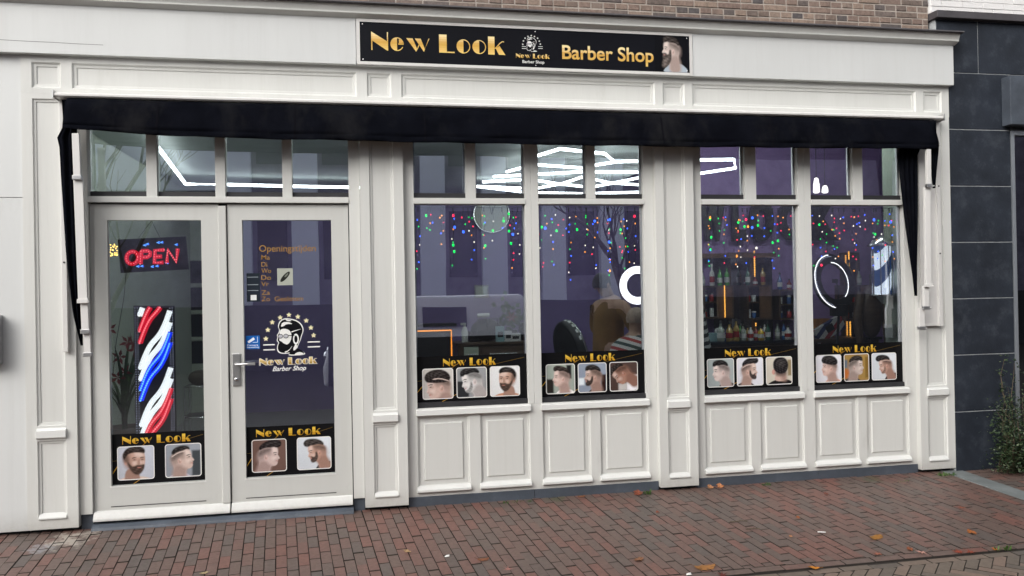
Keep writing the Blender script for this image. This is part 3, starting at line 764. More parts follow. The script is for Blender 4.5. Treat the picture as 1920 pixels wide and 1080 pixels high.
def portrait(name, x0, Y, z0, W, H, parent, bg, kind='side', hair='quiff', beard=None, ang=0, sc=1.0, dx=0, dy=0, flip=False, skin='c99a84', hairc='191514', shirt='17171a', bg2=None, part=None, res=54):
    """one printed haircut picture, W by H metres with its lower left corner at x0,z0: a fine sheet whose vertices carry the print's colours"""
    sk, hc, bc = hx(skin), hx(hairc), hx(bg)
    g_ = .3 * sk[0] + .6 * sk[1] + .1 * sk[2]; sk = tuple(min(1, (c + (g_ - c) * .40) * 1.12) for c in sk); hc = tuple(c * .75 for c in hc)
    if kind == 'side' and beard != 'long': sc *= 1.10; dy -= .03
    ny = int(res * H / W); nx = res
    U, V = np.meshgrid(np.linspace(0, 1, nx), np.linspace(0, 1, ny))
    C_ = np.zeros((ny, nx, 3)); C_[:] = bc
    C_ *= (1 + .16 * (V - .5) + .05 * np.sin(U * 5 + len(hair)))[..., None]
    rs = np.random.RandomState(int(sum(map(ord, hair + bg + skin))) % 1000)
    grain = rs.rand(ny, nx); fine = rs.rand(ny, nx)
    def mask(pts, soft):
        d = np.full(U.shape, 9.0); ins = np.zeros(U.shape, bool)
        for (ax_, ay_), (bx_, by_) in zip(pts, pts[1:] + pts[:1]):
            ex_, ey_ = bx_ - ax_, by_ - ay_; L2 = ex_ * ex_ + ey_ * ey_ + 1e-9
            t = np.clip(((U - ax_) * ex_ + (V - ay_) * ey_) / L2, 0, 1); d = np.minimum(d, np.hypot(U - ax_ - t * ex_, V - ay_ - t * ey_))
            cr_ = (ay_ > V) != (by_ > V); ins ^= cr_ & (U < ax_ + (V - ay_) * ex_ / (ey_ if abs(ey_) > 1e-9 else 1e-9))
        return np.clip(.5 + np.where(ins, d, -d) / (soft * .72), 0, 1)
    def put(pts, c, smooth=2, soft=.030, hairy=0, am=1.0):
        nonlocal C_
        pts = chaikin(pts, min(smooth, 2)) if smooth else pts
        a = mask(xf(pts, ang, sc, dx, dy, flip), soft) * am
        cc = np.array(c)[None, None, :] * np.ones_like(C_)
        if hairy:
            w_ = np.sin((U * .8 - V * .5) * 46 + 5 * np.sin(V * 7 + U * 5)) * .5 + .5 * np.sin((U * .5 + V) * 71)
            cc = cc * (1 + hairy * (w_ + (grain - .5) * 1.2))[..., None] + (hairy * .035 * np.clip(w_, 0, 1))[..., None]
        C_ = C_ * (1 - a[..., None]) + cc * a[..., None]
    if bg2:
        for xa, ya, xb, yb, c in bg2:
            a = (np.clip(.5 + np.minimum.reduce([U - xa, xb - U, V - ya, yb - V]) / .06, 0, 1))[..., None]; C_ = C_ * (1 - a) + np.array(hx(c)) * a
    dk = mixc(sk, hc, .42); dd = mixc(sk, hc, .72); lt = mixc(sk, (1, .92, .86), .30); ear = mixc(sk, (.55, .15, .1), .22); shade = mixc(sk, (.10, .04, .03), .48)
    if kind == 'side':
        put([(.20, -.15), (.34, .04), (.48, .16), (.80, .18), (1.0, .06), (1.2, -.15)], hx(shirt))
        put(SKIN, sk)
        put([(.46, -.15), (.46, .2), (.40, .275), (.52, .33), (.58, .42), (.80, .40), (.90, -.15)], shade, soft=.16)
        put([(.62, .40), (.66, .62), (.84, .70), (.86, .35)], shade, soft=.2, am=.6)
        put([(.30, .82), (.275, .66), (.34, .60), (.42, .66), (.44, .80)], lt, soft=.13); put([(.29, .54), (.36, .56), (.44, .52), (.42, .43), (.32, .44)], lt, soft=.14, am=.8)
        put([(.205, .50), (.235, .485), (.29, .60), (.27, .60)], lt, soft=.04, am=.7)
        put([(.27, .465), (.33, .47), (.37, .41), (.30, .40)], shade, soft=.10, am=.5); put([(.31, .585), (.36, .625), (.41, .60), (.37, .555)], shade, soft=.09, am=.55)
        put([(.82, .66), (.70, .76), (.55, .78), (.46, .80), (.44, .66), (.50, .56), (.58, .60), (.68, .46), (.80, .44)], dk, soft=.17)
        put([(.83, .66), (.70, .77), (.55, .79), (.46, .79), (.47, .72), (.58, .67), (.72, .58), (.81, .54)], dd, soft=.12, hairy=.12)
        if beard: put(BEARD[beard], mixc(hc, sk, .08 if beard != 'stubble' else .42), soft=.05, hairy=.30)
        if beard == 'long': put([(.26, .02), (.34, .10), (.44, .32), (.36, .34), (.24, .22)], mixc(hc, sk, .22), soft=.08, hairy=.35)
        put([(.248, .425), (.31, .428), (.318, .405), (.262, .398)], mixc(sk, (.35, .05, .05), .6), 1, soft=.03)
        put(ell(.595, .515, .047, .082, 14, rot=-8), ear, 0, soft=.035); put(ell(.600, .510, .020, .050, 12, rot=-8), shade, 0, soft=.03); put(ell(.585, .545, .016, .03, 10), lt, 0, soft=.03, am=.6)
        put([(.262, .652), (.33, .680), (.405, .662), (.39, .640), (.33, .654)], mixc(hc, sk, .08), 1, soft=.026)
        put([(.285, .606), (.33, .622), (.372, .604), (.33, .590)], mixc(hc, sk, .12), 1, soft=.022); put(ell(.305, .604, .010, .008, 8), (.5, .48, .46), 0, soft=.02, am=.7)
        put([(.225, .478), (.25, .488), (.262, .470), (.24, .466)], shade, 1, soft=.025)
        put(HAIR[hair], mixc(hc, (.09, .08, .08), .06), soft=.045, hairy=.55)
        put([(p[0] * .70 + .12, p[1] * .42 + .55) for p in HAIR[hair]], mixc(hc, (.42, .38, .36), .07), soft=.16, hairy=.55, am=.8)
        if part: put([(.42, .795), (.60, .785), (.80, .68), (.80, .655), (.60, .762), (.42, .772)], lt, 1, soft=.022)
    elif kind == 'front':
        put([(-.1, -.15), (.10, .02), (.36, .10), (.75, .10), (.98, .02), (1.2, -.15)], hx(shirt))
        put([(.42, .30), (.38, -.15), (.82, -.15), (.79, .36)], shade, soft=.06)
        put([(.27, .80), (.245, .60), (.26, .44), (.32, .26), (.42, .18), (.52, .19), (.66, .32), (.76, .50), (.80, .66), (.76, .84), (.52, .92), (.36, .90)], sk)
        put([(.30, .80), (.29, .68), (.40, .66), (.52, .70), (.55, .80), (.42, .84)], lt, soft=.14); put([(.58, .24), (.64, .36), (.62, .55), (.68, .80), (.84, .80), (.82, .40)], shade, soft=.2)
        put([(.27, .56), (.32, .57), (.34, .46), (.28, .42)], lt, soft=.1, am=.7); put([(.46, .54), (.58, .56), (.60, .46), (.50, .42)], lt, soft=.12, am=.8)
        put(ell(.78, .53, .035, .085, 14), ear, 0, soft=.04)
        if beard: put([(.262, .44), (.28, .30), (.40, .14), (.53, .14), (.67, .30), (.75, .54), (.70, .54), (.62, .40), (.54, .40), (.47, .44), (.36, .43), (.30, .45)], mixc(hc, sk, .10), soft=.06, hairy=.3)
        put([(.34, .362), (.40, .372), (.49, .358), (.42, .335)], mixc(sk, (.4, .06, .06), .5), 1, soft=.03)
        put([(.40, .60), (.385, .46), (.42, .425), (.47, .46), (.44, .60)], shade, soft=.08, am=.7); put([(.365, .60), (.348, .47), (.38, .45), (.39, .58)], lt, soft=.04)
        for e_ in (.315, .53):
            put([(e_ - .065, .575), (e_, .625), (e_ + .09, .60), (e_ + .05, .555)], shade, soft=.09, am=.8)
            put([(e_ - .060, .645), (e_, .672), (e_ + .080, .652), (e_ + .075, .630), (e_, .645)], hc, 1, soft=.028); put([(e_ - .03, .590), (e_ + .015, .607), (e_ + .055, .59), (e_ + .01, .577)], mixc(hc, sk, .1), 1, soft=.022)
        put([(.68, .50), (.72, .78), (.86, .80), (.84, .52)], dd, soft=.12)
        put([(.255, .76), (.25, .90), (.40, 1.0), (.62, .99), (.80, .90), (.86, .74), (.83, .60), (.79, .62), (.76, .70), (.70, .77), (.55, .81), (.38, .80)], mixc(hc, (.09, .08, .08), .06), soft=.05, hairy=.55)
        put([(.36, .90), (.50, .96), (.68, .92), (.62, .86), (.46, .86)], mixc(hc, (.42, .38, .36), .09), soft=.12, hairy=.5)
    else:
        put([(-.1, -.15), (.10, .06), (.36, .16), (.75, .18), (1.0, .10), (1.2, -.15)], hx(shirt))
        put([(.36, .40), (.30, .10), (.80, .10), (.78, .40)], sk); put([(.55, .40), (.60, .10), (.82, .10), (.80, .40)], shade, soft=.2)
        put([(.25, .56), (.20, .46), (.24, .36), (.33, .34), (.36, .56)], mixc(sk, (.6, .1, .08), .3))
        put([(.30, .50), (.38, .28), (.78, .28), (.84, .5)], dd, soft=.14)
        put([(.29, .54), (.26, .68), (.27, .84), (.38, .98), (.60, 1.02), (.80, .94), (.88, .76), (.86, .56), (.78, .42), (.58, .36), (.40, .42)], mixc(hc, (.09, .08, .08), .06), soft=.06, hairy=.55)
        put([(.40, .80), (.52, .92), (.74, .86), (.70, .66), (.50, .62)], mixc(hc, (.42, .38, .36), .09), soft=.2, hairy=.5)
    C_ = np.clip(C_ * (1 + (fine - .5) * .10)[..., None], 0.002, 1)
    me = bpy.data.meshes.new(name); ox, oz = x0 + W / 2, z0
    me.from_pydata([(x0 + u * W - ox, 0, z0 + v * H - oz) for u, v in zip(U.ravel(), V.ravel())], [], [(j * nx + i, j * nx + i + 1, (j + 1) * nx + i + 1, (j + 1) * nx + i) for j in range(ny - 1) for i in range(nx - 1)])
    at = me.color_attributes.new('Col', 'FLOAT_COLOR', 'POINT'); at.data.foreach_set('color', np.concatenate([C_.reshape(-1, 3), np.ones((nx * ny, 1))], 1).astype(np.float32).ravel())
    me.materials.append(M['print']); o = bpy.data.objects.new(name, me); col.objects.link(o); o['_wo'] = (ox, Y, oz); o.parent = parent; o.location = Vector((ox, Y, oz)) - Vector(parent['_wo'])
    return o
SHOTS = {
 'd1': [dict(bg='b9bcc6', kind='front', flip=True, beard=1, hairc='2a1d17', skin='c08b70', shirt='cdb8aa', sc=1.05), dict(bg='8f949c', hair='buzz', flip=True, skin='c9a493', ang=-6, sc=.98, shirt='b8b4c0', part=1, bg2=[(.75, 0, 1, .8, '41464a')])],
 'd2': [dict(bg='6a5149', hair='pomp', flip=True, skin='c8a49a', hairc='1a1012', sc=.98, ang=3, shirt='8c6a5c', dy=-.05), dict(bg='cfd4da', hair='pomp', beard='short', ang=14, sc=.88, dx=.08, dy=0, hairc='3a3330', skin='c58b6c', shirt='33383c')],
 'w1': [dict(bg='c2bdb8', hair='bowl', ang=10, sc=1.25, dx=.0, dy=-.18, skin='c99d8a', hairc='241c1b', part=1, shirt='a5222a'), dict(bg='8e9092', hair='crop', beard='stubble', ang=16, sc=1.1, skin='c8c4c2', hairc='17171a', shirt='d8d6d4', bg2=[(0, 0, .4, .55, '2b2c2f')]), dict(bg='dcdcdc', kind='front', beard=1, skin='c48d6c', hairc='1b1513', shirt='c08a6c', dx=.04)],
 'w2': [dict(bg='9aa39a', hair='quiff', skin='cfa493', hairc='2c211d', sc=.9, shirt='e2e0df', bg2=[(.72, .5, .9, .98, '1d1d1f'), (.0, 0, .25, .5, '2a2623')]), dict(bg='8b95a5', hair='crop', beard='short', skin='b98c76', hairc='1d1817', sc=.95, shirt='2a1c1a', bg2=[(.82, 0, 1, .6, '2a1613'), (0, .25, .2, .5, 'd5dde2')]), dict(bg='4a3a35', hair='quiff', ang=48, sc=.95, dx=-.05, dy=.05, skin='a5694a', hairc='231a17', shirt='e6e4e6', bg2=[(.6, .0, 1, .55, 'dcdadd'), (.3, 0, .6, .25, 'b7b3b0')])],
 'w3': [dict(bg='9da6a6', hair='crop', ang=6, sc=1.0, skin='cdb1a8', hairc='161417', shirt='121216'), dict(bg='d6d5dc', hair='pomp', beard='short', flip=True, skin='c79b86', hairc='15141a', sc=.95, part=1), dict(bg='c9c2b4', kind='back', hairc='211d20', shirt='1a1618', bg2=[(.85, .3, 1, .9, '8a7a5c')])],
 'w4': [dict(bg='d9d8de', hair='bowl', skin='cf9f8c', hairc='201c1f', sc=.95, shirt='d0a08e'), dict(bg='9b7c46', hair='crop', flip=True, skin='b9a094', hairc='2c2725', sc=.95, shirt='1b1d22', bg2=[(0, .5, .12, .8, '5c6a78'), (0, .1, .2, .45, 'b4662e'), (.86, .1, 1, .9, '7b5f2a')]), dict(bg='cfd3d8', hair='pomp', beard='stubble', ang=16, sc=.85, dx=.05, dy=0, skin='bd8468', hairc='1a1719', part=1, shirt='1e191b')],
}
BLACK = hx('0e0e10')
def poster(key, x, z, W, H, Y, tx, photos, pw, ph, pz, tz, label):
    t = thing('window_poster', (x, Y, z), label, 'poster', 'haircut posters stuck on the glass')
    fl = Flat(x, Y, z); fl.add([(0, 0), (W, 0), (W, H), (0, H)], BLACK)
    for a, b, wd, c in (((-.0, H * .22), (W * .09, H * .46), .006, 'c79a3c'), ((W * .30, H * .72), (W * .42, H * .90), .003, 'a67c30'), ((W * .60, H * .74), (W * .98, H * .92), .002, '7d6534'), ((W * .22, 0), (W * .36, H * .16), .004, 'b58a45'), ((W * .0, H * .47), (W * .06, H * .48), .002, '8c7440')):
        for q in stroke([a, b], wd): fl.add(clip_rect(q, 0, W, 0, H), hx(c))
    fl.build('backing', 'print', t, origin=(x + W / 2, Y, z))
    fl = Flat(x, Y - .0035, z)
    deco_on(fl, tx[0], tx[1], tz[0], tz[1], shade=lambda v: mixc(hx('b07f1c'), hx('e8c24a'), v), bands=3)
    fl.build('lettering', 'print', t)
    for pxo, sh in zip(photos, SHOTS[key]):
        b = .006
        ph_ = portrait('haircut_photo', x + pxo + b, Y - .0035, z + pz + b, pw - 2 * b, ph - 2 * b, t, **sh)
        fl = Flat(x, Y - .0039, z); A_ = rrect(pxo, pxo + pw, pz, pz + ph, .020); B_ = rrect(pxo + b, pxo + pw - b, pz + b, pz + ph - b, .014)
        for k in range(len(A_)): k2 = (k + 1) % len(A_); fl.add([A_[k], A_[k2], B_[k2], B_[k]], hx('e4e2df'), 1)
        fl.build('white_border', 'print', ph_)
    return t
poster('d1', -1.752, .264, .632, .362, .0815, (.070, .535), (.034, .356), .250, .243, .030, (.288, .345), 'black poster with two haircut photos low on the left door, under the striped light panel')
poster('d2', -.830, .264, .636, .368, .0815, (.070, .535), (.036, .360), .250, .243, .030, (.292, .349), 'black poster with two haircut photos low on the right door, under the logo')
TX = (.205, .62); PX = (.042, .306, .570)
poster('w1', .432, .755, .866, .352, .0995, TX, PX, .240, .238, .022, (.274, .334), 'black three-photo poster whose first haircut has a white line shaved above the ear')
poster('w2', 1.410, .755, .868, .352, .0995, TX, PX, .240, .238, .022, (.274, .334), 'black three-photo poster whose last photo shows a bowed head in a white shirt')
poster('w3', 2.779, .755, .867, .346, .0995, TX, PX, .240, .236, .020, (.270, .330), 'black three-photo poster whose last photo shows a head from behind')
poster('w4', 3.768, .755, .872, .346, .0995, TX, PX, .240, .236, .020, (.270, .330), 'black three-photo poster whose middle photo has a yellow brick background')

# ================================================================== the head emblem used on the sign and the door
def emblem(fl, cx, cz, s, stars=True, star_c='e8dfb6'):
    """bearded man in profile facing left, white outline on dark, stars in an arc; s = head height"""
    Wc = hx('e9e9e6'); K = hx('0d0d12')
    def t(pts): return [(cx + (x - .5) * s * .80, cz + y * s) for x, y in pts]
    head = [(.16, .72), (.10, .80), (.16, .95), (.30, 1.03), (.52, 1.02), (.76, .96), (.92, .84), (.97, .68), (.90, .55), (.86, .42), (.76, .26), (.74, .18), (.92, .12), (1.05, 0.0), (.40, 0.0), (.52, .07), (.30, .05), (.12, .08), (.06, .18), (.08, .30), (.13, .36), (.05, .42), (.10, .52), (.06, .57), (.12, .62)]
    fl.add(chaikin(t(head), 2), Wc)
    inner = [((x - .5) * .93 + .5, (y - .5) * .945 + .5) for x, y in head]
    fl.add(chaikin(t(inner), 2), K)
    face = [(.16, .66), (.22, .74), (.40, .74), (.54, .66), (.56, .50), (.50, .36), (.40, .30), (.30, .33), (.22, .40), (.14, .42), (.16, .52)]
    fl.add(chaikin(t(face), 2), Wc)
    fl.add(chaikin(t([(.12, .34), (.20, .38), (.30, .34), (.40, .30), (.36, .24), (.14, .27)]), 1), K)
    for a in ([(.20, .80), (.26, .92), (.46, .93), (.62, .86), (.40, .87), (.28, .80)], [(.34, 1.0), (.44, .94), (.58, .95), (.50, .98)], [(.54, .66), (.72, .70), (.92, .73), (.72, .68), (.55, .63)], [(.62, .12), (.76, .22), (.70, .34), (.60, .20)], [(.70, .08), (.86, .10), (1.0, .01), (.62, .01)], [(.30, .11), (.46, .15), (.60, .30), (.50, .16), (.36, .08)]):
        fl.add(chaikin(t(a), 1), Wc)
    fl.add(t(ell(.70, .45, .10, .15, 16)), Wc); fl.add(t(ell(.70, .45, .055, .10, 14)), K)
    for gx in (.19, .37):
        r = ell(gx, .54, .085, .062, 14); r2 = ell(gx, .54, .070, .047, 14)
        fl.add(t(r), K); fl.add(t(r2), hx('b9b9c0'))
    for q in stroke([(.45, .56), (.66, .55)], .02): fl.add(t(q), K)
    if stars:
        for dx, dz in ((-.63, .48), (-.575, .72), (-.456, .924), (-.246, 1.047), (-.013, 1.116), (.22, 1.06), (.443, .95), (.565, .752), (.633, .538)):
            fl.add([(cx + dx * s + (.078 if k % 2 == 0 else .034) * s * math.sin(k * math.pi / 5), cz + dz * s + (.078 if k % 2 == 0 else .034) * s * math.cos(k * math.pi / 5)) for k in range(10)], hx(star_c))
        for a, b, zz in ((-.70, -.40, .30), (-.70, -.40, .165), (.47, .80, .345), (.47, .80, .21)):
            fl.add([(cx + a * s, cz + zz * s), (cx + b * s, cz + zz * s), (cx + b * s, cz + (zz + .032) * s), (cx + a * s, cz + (zz + .032) * s)], Wc)

# ================================================================== the long sign
sg = thing('shop_sign', (1.35, -.035, 3.31), 'long black sign reading New Look Barber Shop in gold on the fascia', 'sign')
mb = MB(); mb.plate(.018, 2.678, 3.3125, 3.652, -.058, -.0355, [(.044, 2.654, 3.334, 3.630, None)]); mb.build('frame', 'rail_white', sg, bevel=.002)
mb = MB(); mb.box(.044, 2.654, -.052, -.0356, 3.334, 3.630); M['sign_black'] = mat('sign_black', (.0045, .005, .008), .5, var=.2, vscale=2, spec=.12); mb.build('board', 'sign_black', sg)
SX, SZ = .044, 3.334
fl = Flat(SX, -.053, SZ)
deco_on(fl, .083, 1.100, .088, .226, bands=8)
fl.build('name_lettering', 'print', sg)
fl = Flat(SX, -.053, SZ)
tp = fit(text_polys('Barber Shop', .2, bold=.0035), 1.552, 2.305, .040, .186)
for q in tp: fl.add(q, hx('e9cf7c'), 1)
for b in range(5):
    lo, hi = .034 + b * .032, .034 + (b + 1) * .032
    for q in tp:
        c = clip(clip(q, 0, 1, -lo), 0, -1, hi)
        if len(c) >= 3: fl.add(c, gold_c((b + .7) / 5), 2)
fl.build('trade_lettering', 'print', sg)
fl = Flat(SX, -.053, SZ)
emblem(fl, 1.307, .122, .110, star_c='dcdcd8')
deco_on(fl, 1.182, 1.450, .068, .104, bands=2)
for q in fit(text_polys('Barber Shop', .2, bold=.003), 1.232, 1.405, .022, .052): fl.add(q, hx('e5e5e2'), fl.n + 1)
fl.build('emblem', 'print', sg)
portrait('portrait', SX + 2.318, -.0535, SZ + .004, .272, .286, sg, bg='0b0c11', hair='quiff', beard='long', sc=.90, dx=-.02, dy=.05, skin='cdb2a4', hairc='3a322e', shirt='a9b4be', res=64)
for u in (.066, 1.384, 2.634):
    for v in (3.350, 3.612):
        mb = MB(); mb.ball((u, -.0535, v), .0055, 8, 5, sq=(1, .6, 1)); mb.build('screw', 'chrome', sg)

# ================================================================== door lettering, stickers
YD = .0812
hl = thing('opening_hours', (-.55, YD, 1.55), 'gold opening hours lettering on the glass of the right door', 'lettering')
hl['_wo'] = (-.55, YD, 1.55)
def glass_text(name, body, x0, x1, z0, z1, c, parent, bold=.0006, m='print', shear=0):
    fl = Flat(0, YD, 0)
    for q in fit(text_polys(body, .1, bold=bold, shear=shear), x0, x1, z0, z1): fl.add(q, c, 1)
    return fl.build(name, m, parent)
GC = hx('96733f')
def row(px0, px1, py0, py1): a = P(px0, py1, .081); b = P(px1, py0, .081); return a.x, b.x, a.z, b.z
glass_text('heading', 'Openingstijden', *row(486, 592, 459, 476), GC, hl)
for body, a in (('Ma', (490, 506, 478, 487)), ('Di', (490, 501, 491, 500)), ('Wo', (490, 508, 503, 512)), ('Do', (490, 508, 516, 525)), ('Vr', (490, 504, 528, 537)), ('Za', (490, 506, 544, 553)), ('Zo', (490, 506, 556, 565))):
    glass_text('weekday', body, *row(*a), GC, hl)
glass_text('closed_note', 'Gesloten', *row(515, 568, 555, 565), GC, hl)
lg = thing('logo_decal', (-.5, YD, 1.0), 'white and gold bearded head logo with stars on the right door glass', 'decal')
a = P(541, 667, .081); b = P(541, 597, .081)
fl = Flat(0, YD, 0); emblem(fl, a.x + .012, a.z, (b.z - a.z) * .98); fl.build('head_emblem', 'print', lg)
r4 = row(487, 594, 669, 685)
fl = Flat(0, YD, 0)
for dxx in (-.004, .004):
    for q in fit(deco('New Look'), r4[0] + dxx, r4[1] + dxx, r4[2] - .003, r4[3] + .003): fl.add(q, hx('e6e4dc'), 1 + (dxx > 0) * .5)
fl.n = 3; deco_on(fl, r4[0], r4[1], r4[2], r4[3], bands=3, shade=lambda v: mixc(hx('9a7430'), hx('e8d08a'), v)); fl.build('name_lettering', 'print', lg)
glass_text('script_lettering', 'Barber Shop', *row(511, 574, 685, 699), hx('e6e6e6'), lg, bold=.0015, shear=.35)
cs = thing('camera_sticker', (-.8, YD, 1.15), 'small blue camera surveillance sticker at the edge of the right door glass', 'sticker')
r4 = row(461, 487, 629, 655); fl = Flat(0, YD, 0); fl.add([(r4[0], r4[2]), (r4[1], r4[2]), (r4[1], r4[3]), (r4[0], r4[3])], hx('1a5fae')); fl.build('ground', 'print', cs)
fl = Flat(r4[0], YD - .0005, r4[2]); W_, H_ = r4[1] - r4[0], r4[3] - r4[2]
fl.add([(W_ * .12, H_ * .58), (W_ * .55, H_ * .88), (W_ * .66, H_ * .72), (W_ * .22, H_ * .44)], hx('e8eef4'))
for q in stroke([(W_ * .5, H_ * .5), (W_ * .84, H_ * .5), (W_ * .84, H_ * .92)], .004): fl.add(q, hx('cfe0ee'))
fl.build('camera_symbol', 'print', cs)
glass_text('lettering', 'Camera', r4[0] + W_ * .08, r4[1] - W_ * .12, r4[2] + H_ * .24, r4[2] + H_ * .36, hx('e8eef4'), cs, bold=.001).location.y -= .0006
glass_text('lettering', 'bewaking', r4[0] + W_ * .08, r4[1] - W_ * .06, r4[2] + H_ * .06, r4[2] + H_ * .2, hx('e8eef4'), cs, bold=.001).location.y -= .0006
ps = thing('payment_sticker', (-.8, YD, 1.45), 'small dark transparent sticker with a white square beside the weekdays', 'sticker')
r4 = row(463, 487, 512, 566); fl = Flat(0, YD, 0); fl.add([(r4[0], r4[2]), (r4[1], r4[2]), (r4[1], r4[3]), (r4[0], r4[3])], hx('232a33')); 
for v in (.80, .55, .36): fl.add([(r4[0] + .005, r4[2] + .225 * v), (r4[1] - .012, r4[2] + .225 * v), (r4[1] - .012, r4[2] + .225 * v + .005), (r4[0] + .005, r4[2] + .225 * v + .005)], hx('8d979e'), 2)
q4 = row(470, 481, 553, 563); fl.add([(q4[0], q4[2]), (q4[1], q4[2]), (q4[1], q4[3]), (q4[0], q4[3])], hx('dfe2e0'), 2)
fl.build('label_sheet', 'print', ps)
sq = thing('square_notice', (-.6, YD, 1.6), 'pale square notice with a dark knife-shaped drawing on the right door', 'notice')
r4 = row(520, 549, 503, 535); fl = Flat(0, YD, 0); fl.add([(r4[0], r4[2]), (r4[1], r4[2]), (r4[1], r4[3]), (r4[0], r4[3])], hx('a9ada2')); fl.build('sheet', 'print', sq)
fl = Flat((r4[0] + r4[1]) / 2, YD - .0004, (r4[2] + r4[3]) / 2); fl.add(ell(0, 0, .050, .016, 16, rot=48), hx('22241f')); fl.add(ell(.01, .012, .02, .007, 12, rot=48), hx('6f7369')); fl.build('drawing', 'print', sq)

# ================================================================== awning
aw = thing('awning', (1.45, -.1, 2.7), 'folded black fabric awning with white arms across the whole shopfront', 'awning')
mb = MB(); mb.prism_x([(-.001, 3.044), (-.105, 3.030), (-.112, 3.022), (-.112, 3.008), (-.098, 2.998), (-.001, 2.998)], -2.035, 4.925)
rl = mb.build('top_board', 'rail_white', aw, bevel=.002)
mb = MB(); mb.box(-2.043, -2.0355, -.118, -.001, 2.990, 3.046); mb.box(4.9255, 4.933, -.118, -.001, 2.990, 3.046); mb.build('end_plate', 'alu', rl)
mb = MB(); N = 160                              # front cloth: slopes out from the board then hangs as a valance
rows = [(-.070, 2.997), (-.105, 2.985), (-.128, 2.955), (-.150, 2.90), (-.168, 2.84), (-.180, 2.79), (-.186, 2.765), (-.180, 2.757), (-.187, 2.748), (-.186, 2.72), (-.183, 2.712)]
grid = []
for i in range(N + 1):
    x = -1.955 + i / N * 6.770; t = i / N
    sag = .020 * math.sin(t * math.pi) + .002 * math.sin(t * 40) + .0015 * math.sin(t * 91 + 1)
    gr = []
    for k, (y, z) in enumerate(rows):
        w_ = k / (len(rows) - 1)
        zz = z + .020 * w_ - sag * w_ * (1 if k > 3 else .4) + (.040 * (max(0, .10 - t) / .10) ** 1 * w_)
        gr.append((x, y + .005 * math.sin(t * 55 + k) * w_ + .003 * math.sin(t * 140 + k * 2) * w_, zz))
    grid.append(gr)
v = [p for gr in grid for p in gr]; n = len(rows)
mb.idx(v, [(i * n + k, i * n + k + 1, (i + 1) * n + k + 1, (i + 1) * n + k) for i in range(N) for k in range(n - 1)], None, True)
cl = mb.build('canopy', 'black_fabric', aw); md = cl.modifiers.new('cloth', 'SOLIDIFY'); md.thickness = .004
for i in range(14, N, 22):                     # stitched seams in the cloth
    mb = MB(); q = [(x, y - .003, z) for x, y, z in grid[i]]; q2 = [(x + .012, y - .003, z) for x, y, z in grid[i]]
    mb.idx(q + q2, [(k, k + 1, n + k + 1, n + k) for k in range(n - 1)], None, True); mb.build('seam', 'seam_cloth', cl)
def hang(name, left, right, zt, zb, y0, folds):
    """pleated side cloth gathered behind an arm; left/right = lists of (z, x)"""
    mb = MB(); NR, NC = 26, 14; v = []
    def ip(L, z):
        for (z0, a), (z1, b) in zip(L, L[1:]):
            if z1 <= z <= z0: return a + (b - a) * (z0 - z) / (z0 - z1)
        return L[-1][1]
    for i in range(NR + 1):
        z = zt + (zb - zt) * i / NR
        for j in range(NC + 1):
            s = j / NC; x = ip(left, z) + (ip(right, z) - ip(left, z)) * s
            v.append((x, y0 + .018 * math.sin(s * folds * 2 * math.pi + i * .12) * (1 - .4 * i / NR), z))
    mb.idx(v, [(i * (NC + 1) + j, (i + 1) * (NC + 1) + j, (i + 1) * (NC + 1) + j + 1, i * (NC + 1) + j + 1) for i in range(NR) for j in range(NC)], None, True)
    o = mb.build(name, 'black_fabric', aw); m_ = o.modifiers.new('cloth', 'SOLIDIFY'); m_.thickness = .003
hang('side_cloth', [(2.985, -1.99), (2.80, -1.985), (2.74, -2.03), (2.66, -2.015), (2.45, -2.01), (1.9, -1.985), (1.5, -1.945), (1.28, -1.895)], [(2.985, -1.93), (2.8, -1.90), (2.42, -1.895), (1.9, -1.885), (1.28, -1.882)], 2.985, 1.28, -.085, 2.5)
hang('side_cloth', [(2.985, 4.62), (2.80, 4.55), (2.68, 4.528), (2.2, 4.575), (1.9, 4.612), (1.50, 4.66)], [(2.985, 4.86), (2.70, 4.70), (2.0, 4.685), (1.5, 4.672)], 2.985, 1.50, -.055, 3.5)
hang('side_cloth', [(2.985, 4.77), (2.78, 4.775), (2.40, 4.79)], [(2.985, 4.835), (2.84, 4.825), (2.74, 4.845), (2.66, 4.835), (2.40, 4.81)], 2.985, 2.41, -.13, 1.5)
def arm(x, lean, segs):
    """telescoping flat arm: segs = (z_top, z_bottom, x offset, half width, depth)"""
    a = None
    for k, (z0, z1, dx, hw, y) in enumerate(segs):
        mb = MB(); xa = x + dx
        v = [(xa - hw, y - .014, z0), (xa + hw, y - .014, z0), (xa + hw + lean * (z0 - z1), y - .014, z1), (xa - hw + lean * (z0 - z1), y - .014, z1)]
        v += [(p[0], y + .014, p[2]) for p in v]
        mb.idx(v, [(3, 2, 1, 0), (4, 5, 6, 7), (0, 1, 5, 4), (1, 2, 6, 5), (2, 3, 7, 6), (3, 0, 4, 7)])
        if a is None: a = mb.build('arm', 'rail_white', aw, bevel=.003)
        else: mb.build('arm_section', 'rail_white', a, bevel=.003)
        mb = MB(); xb = xa + lean * (z0 - z1)
        mb.box(xb - hw - .006, xb + hw + .006, y - .020, y + .010, z1 - .012, z1 + .018); mb.tube([(xb + hw + .004, y - .02, z1), (xb + hw + .010, y - .034, z1)], .006, 8)
        mb.build('arm_bracket', 'alu' if k != 1 else 'rail_white', a, bevel=.003)
arm(-1.879, .022, [(2.735, 2.43, 0, .023, -.170), (2.429, 1.585, .006, .030, -.150), (1.584, 1.375, .026, .024, -.130), (1.374, 1.215, .034, .022, -.112)])
arm(4.720, -.010, [(2.730, 2.42, 0, .020, -.170), (2.419, 1.585, -.004, .026, -.150), (1.584, 1.395, -.020, .024, -.130), (1.394, 1.225, -.052, .026, -.112)])
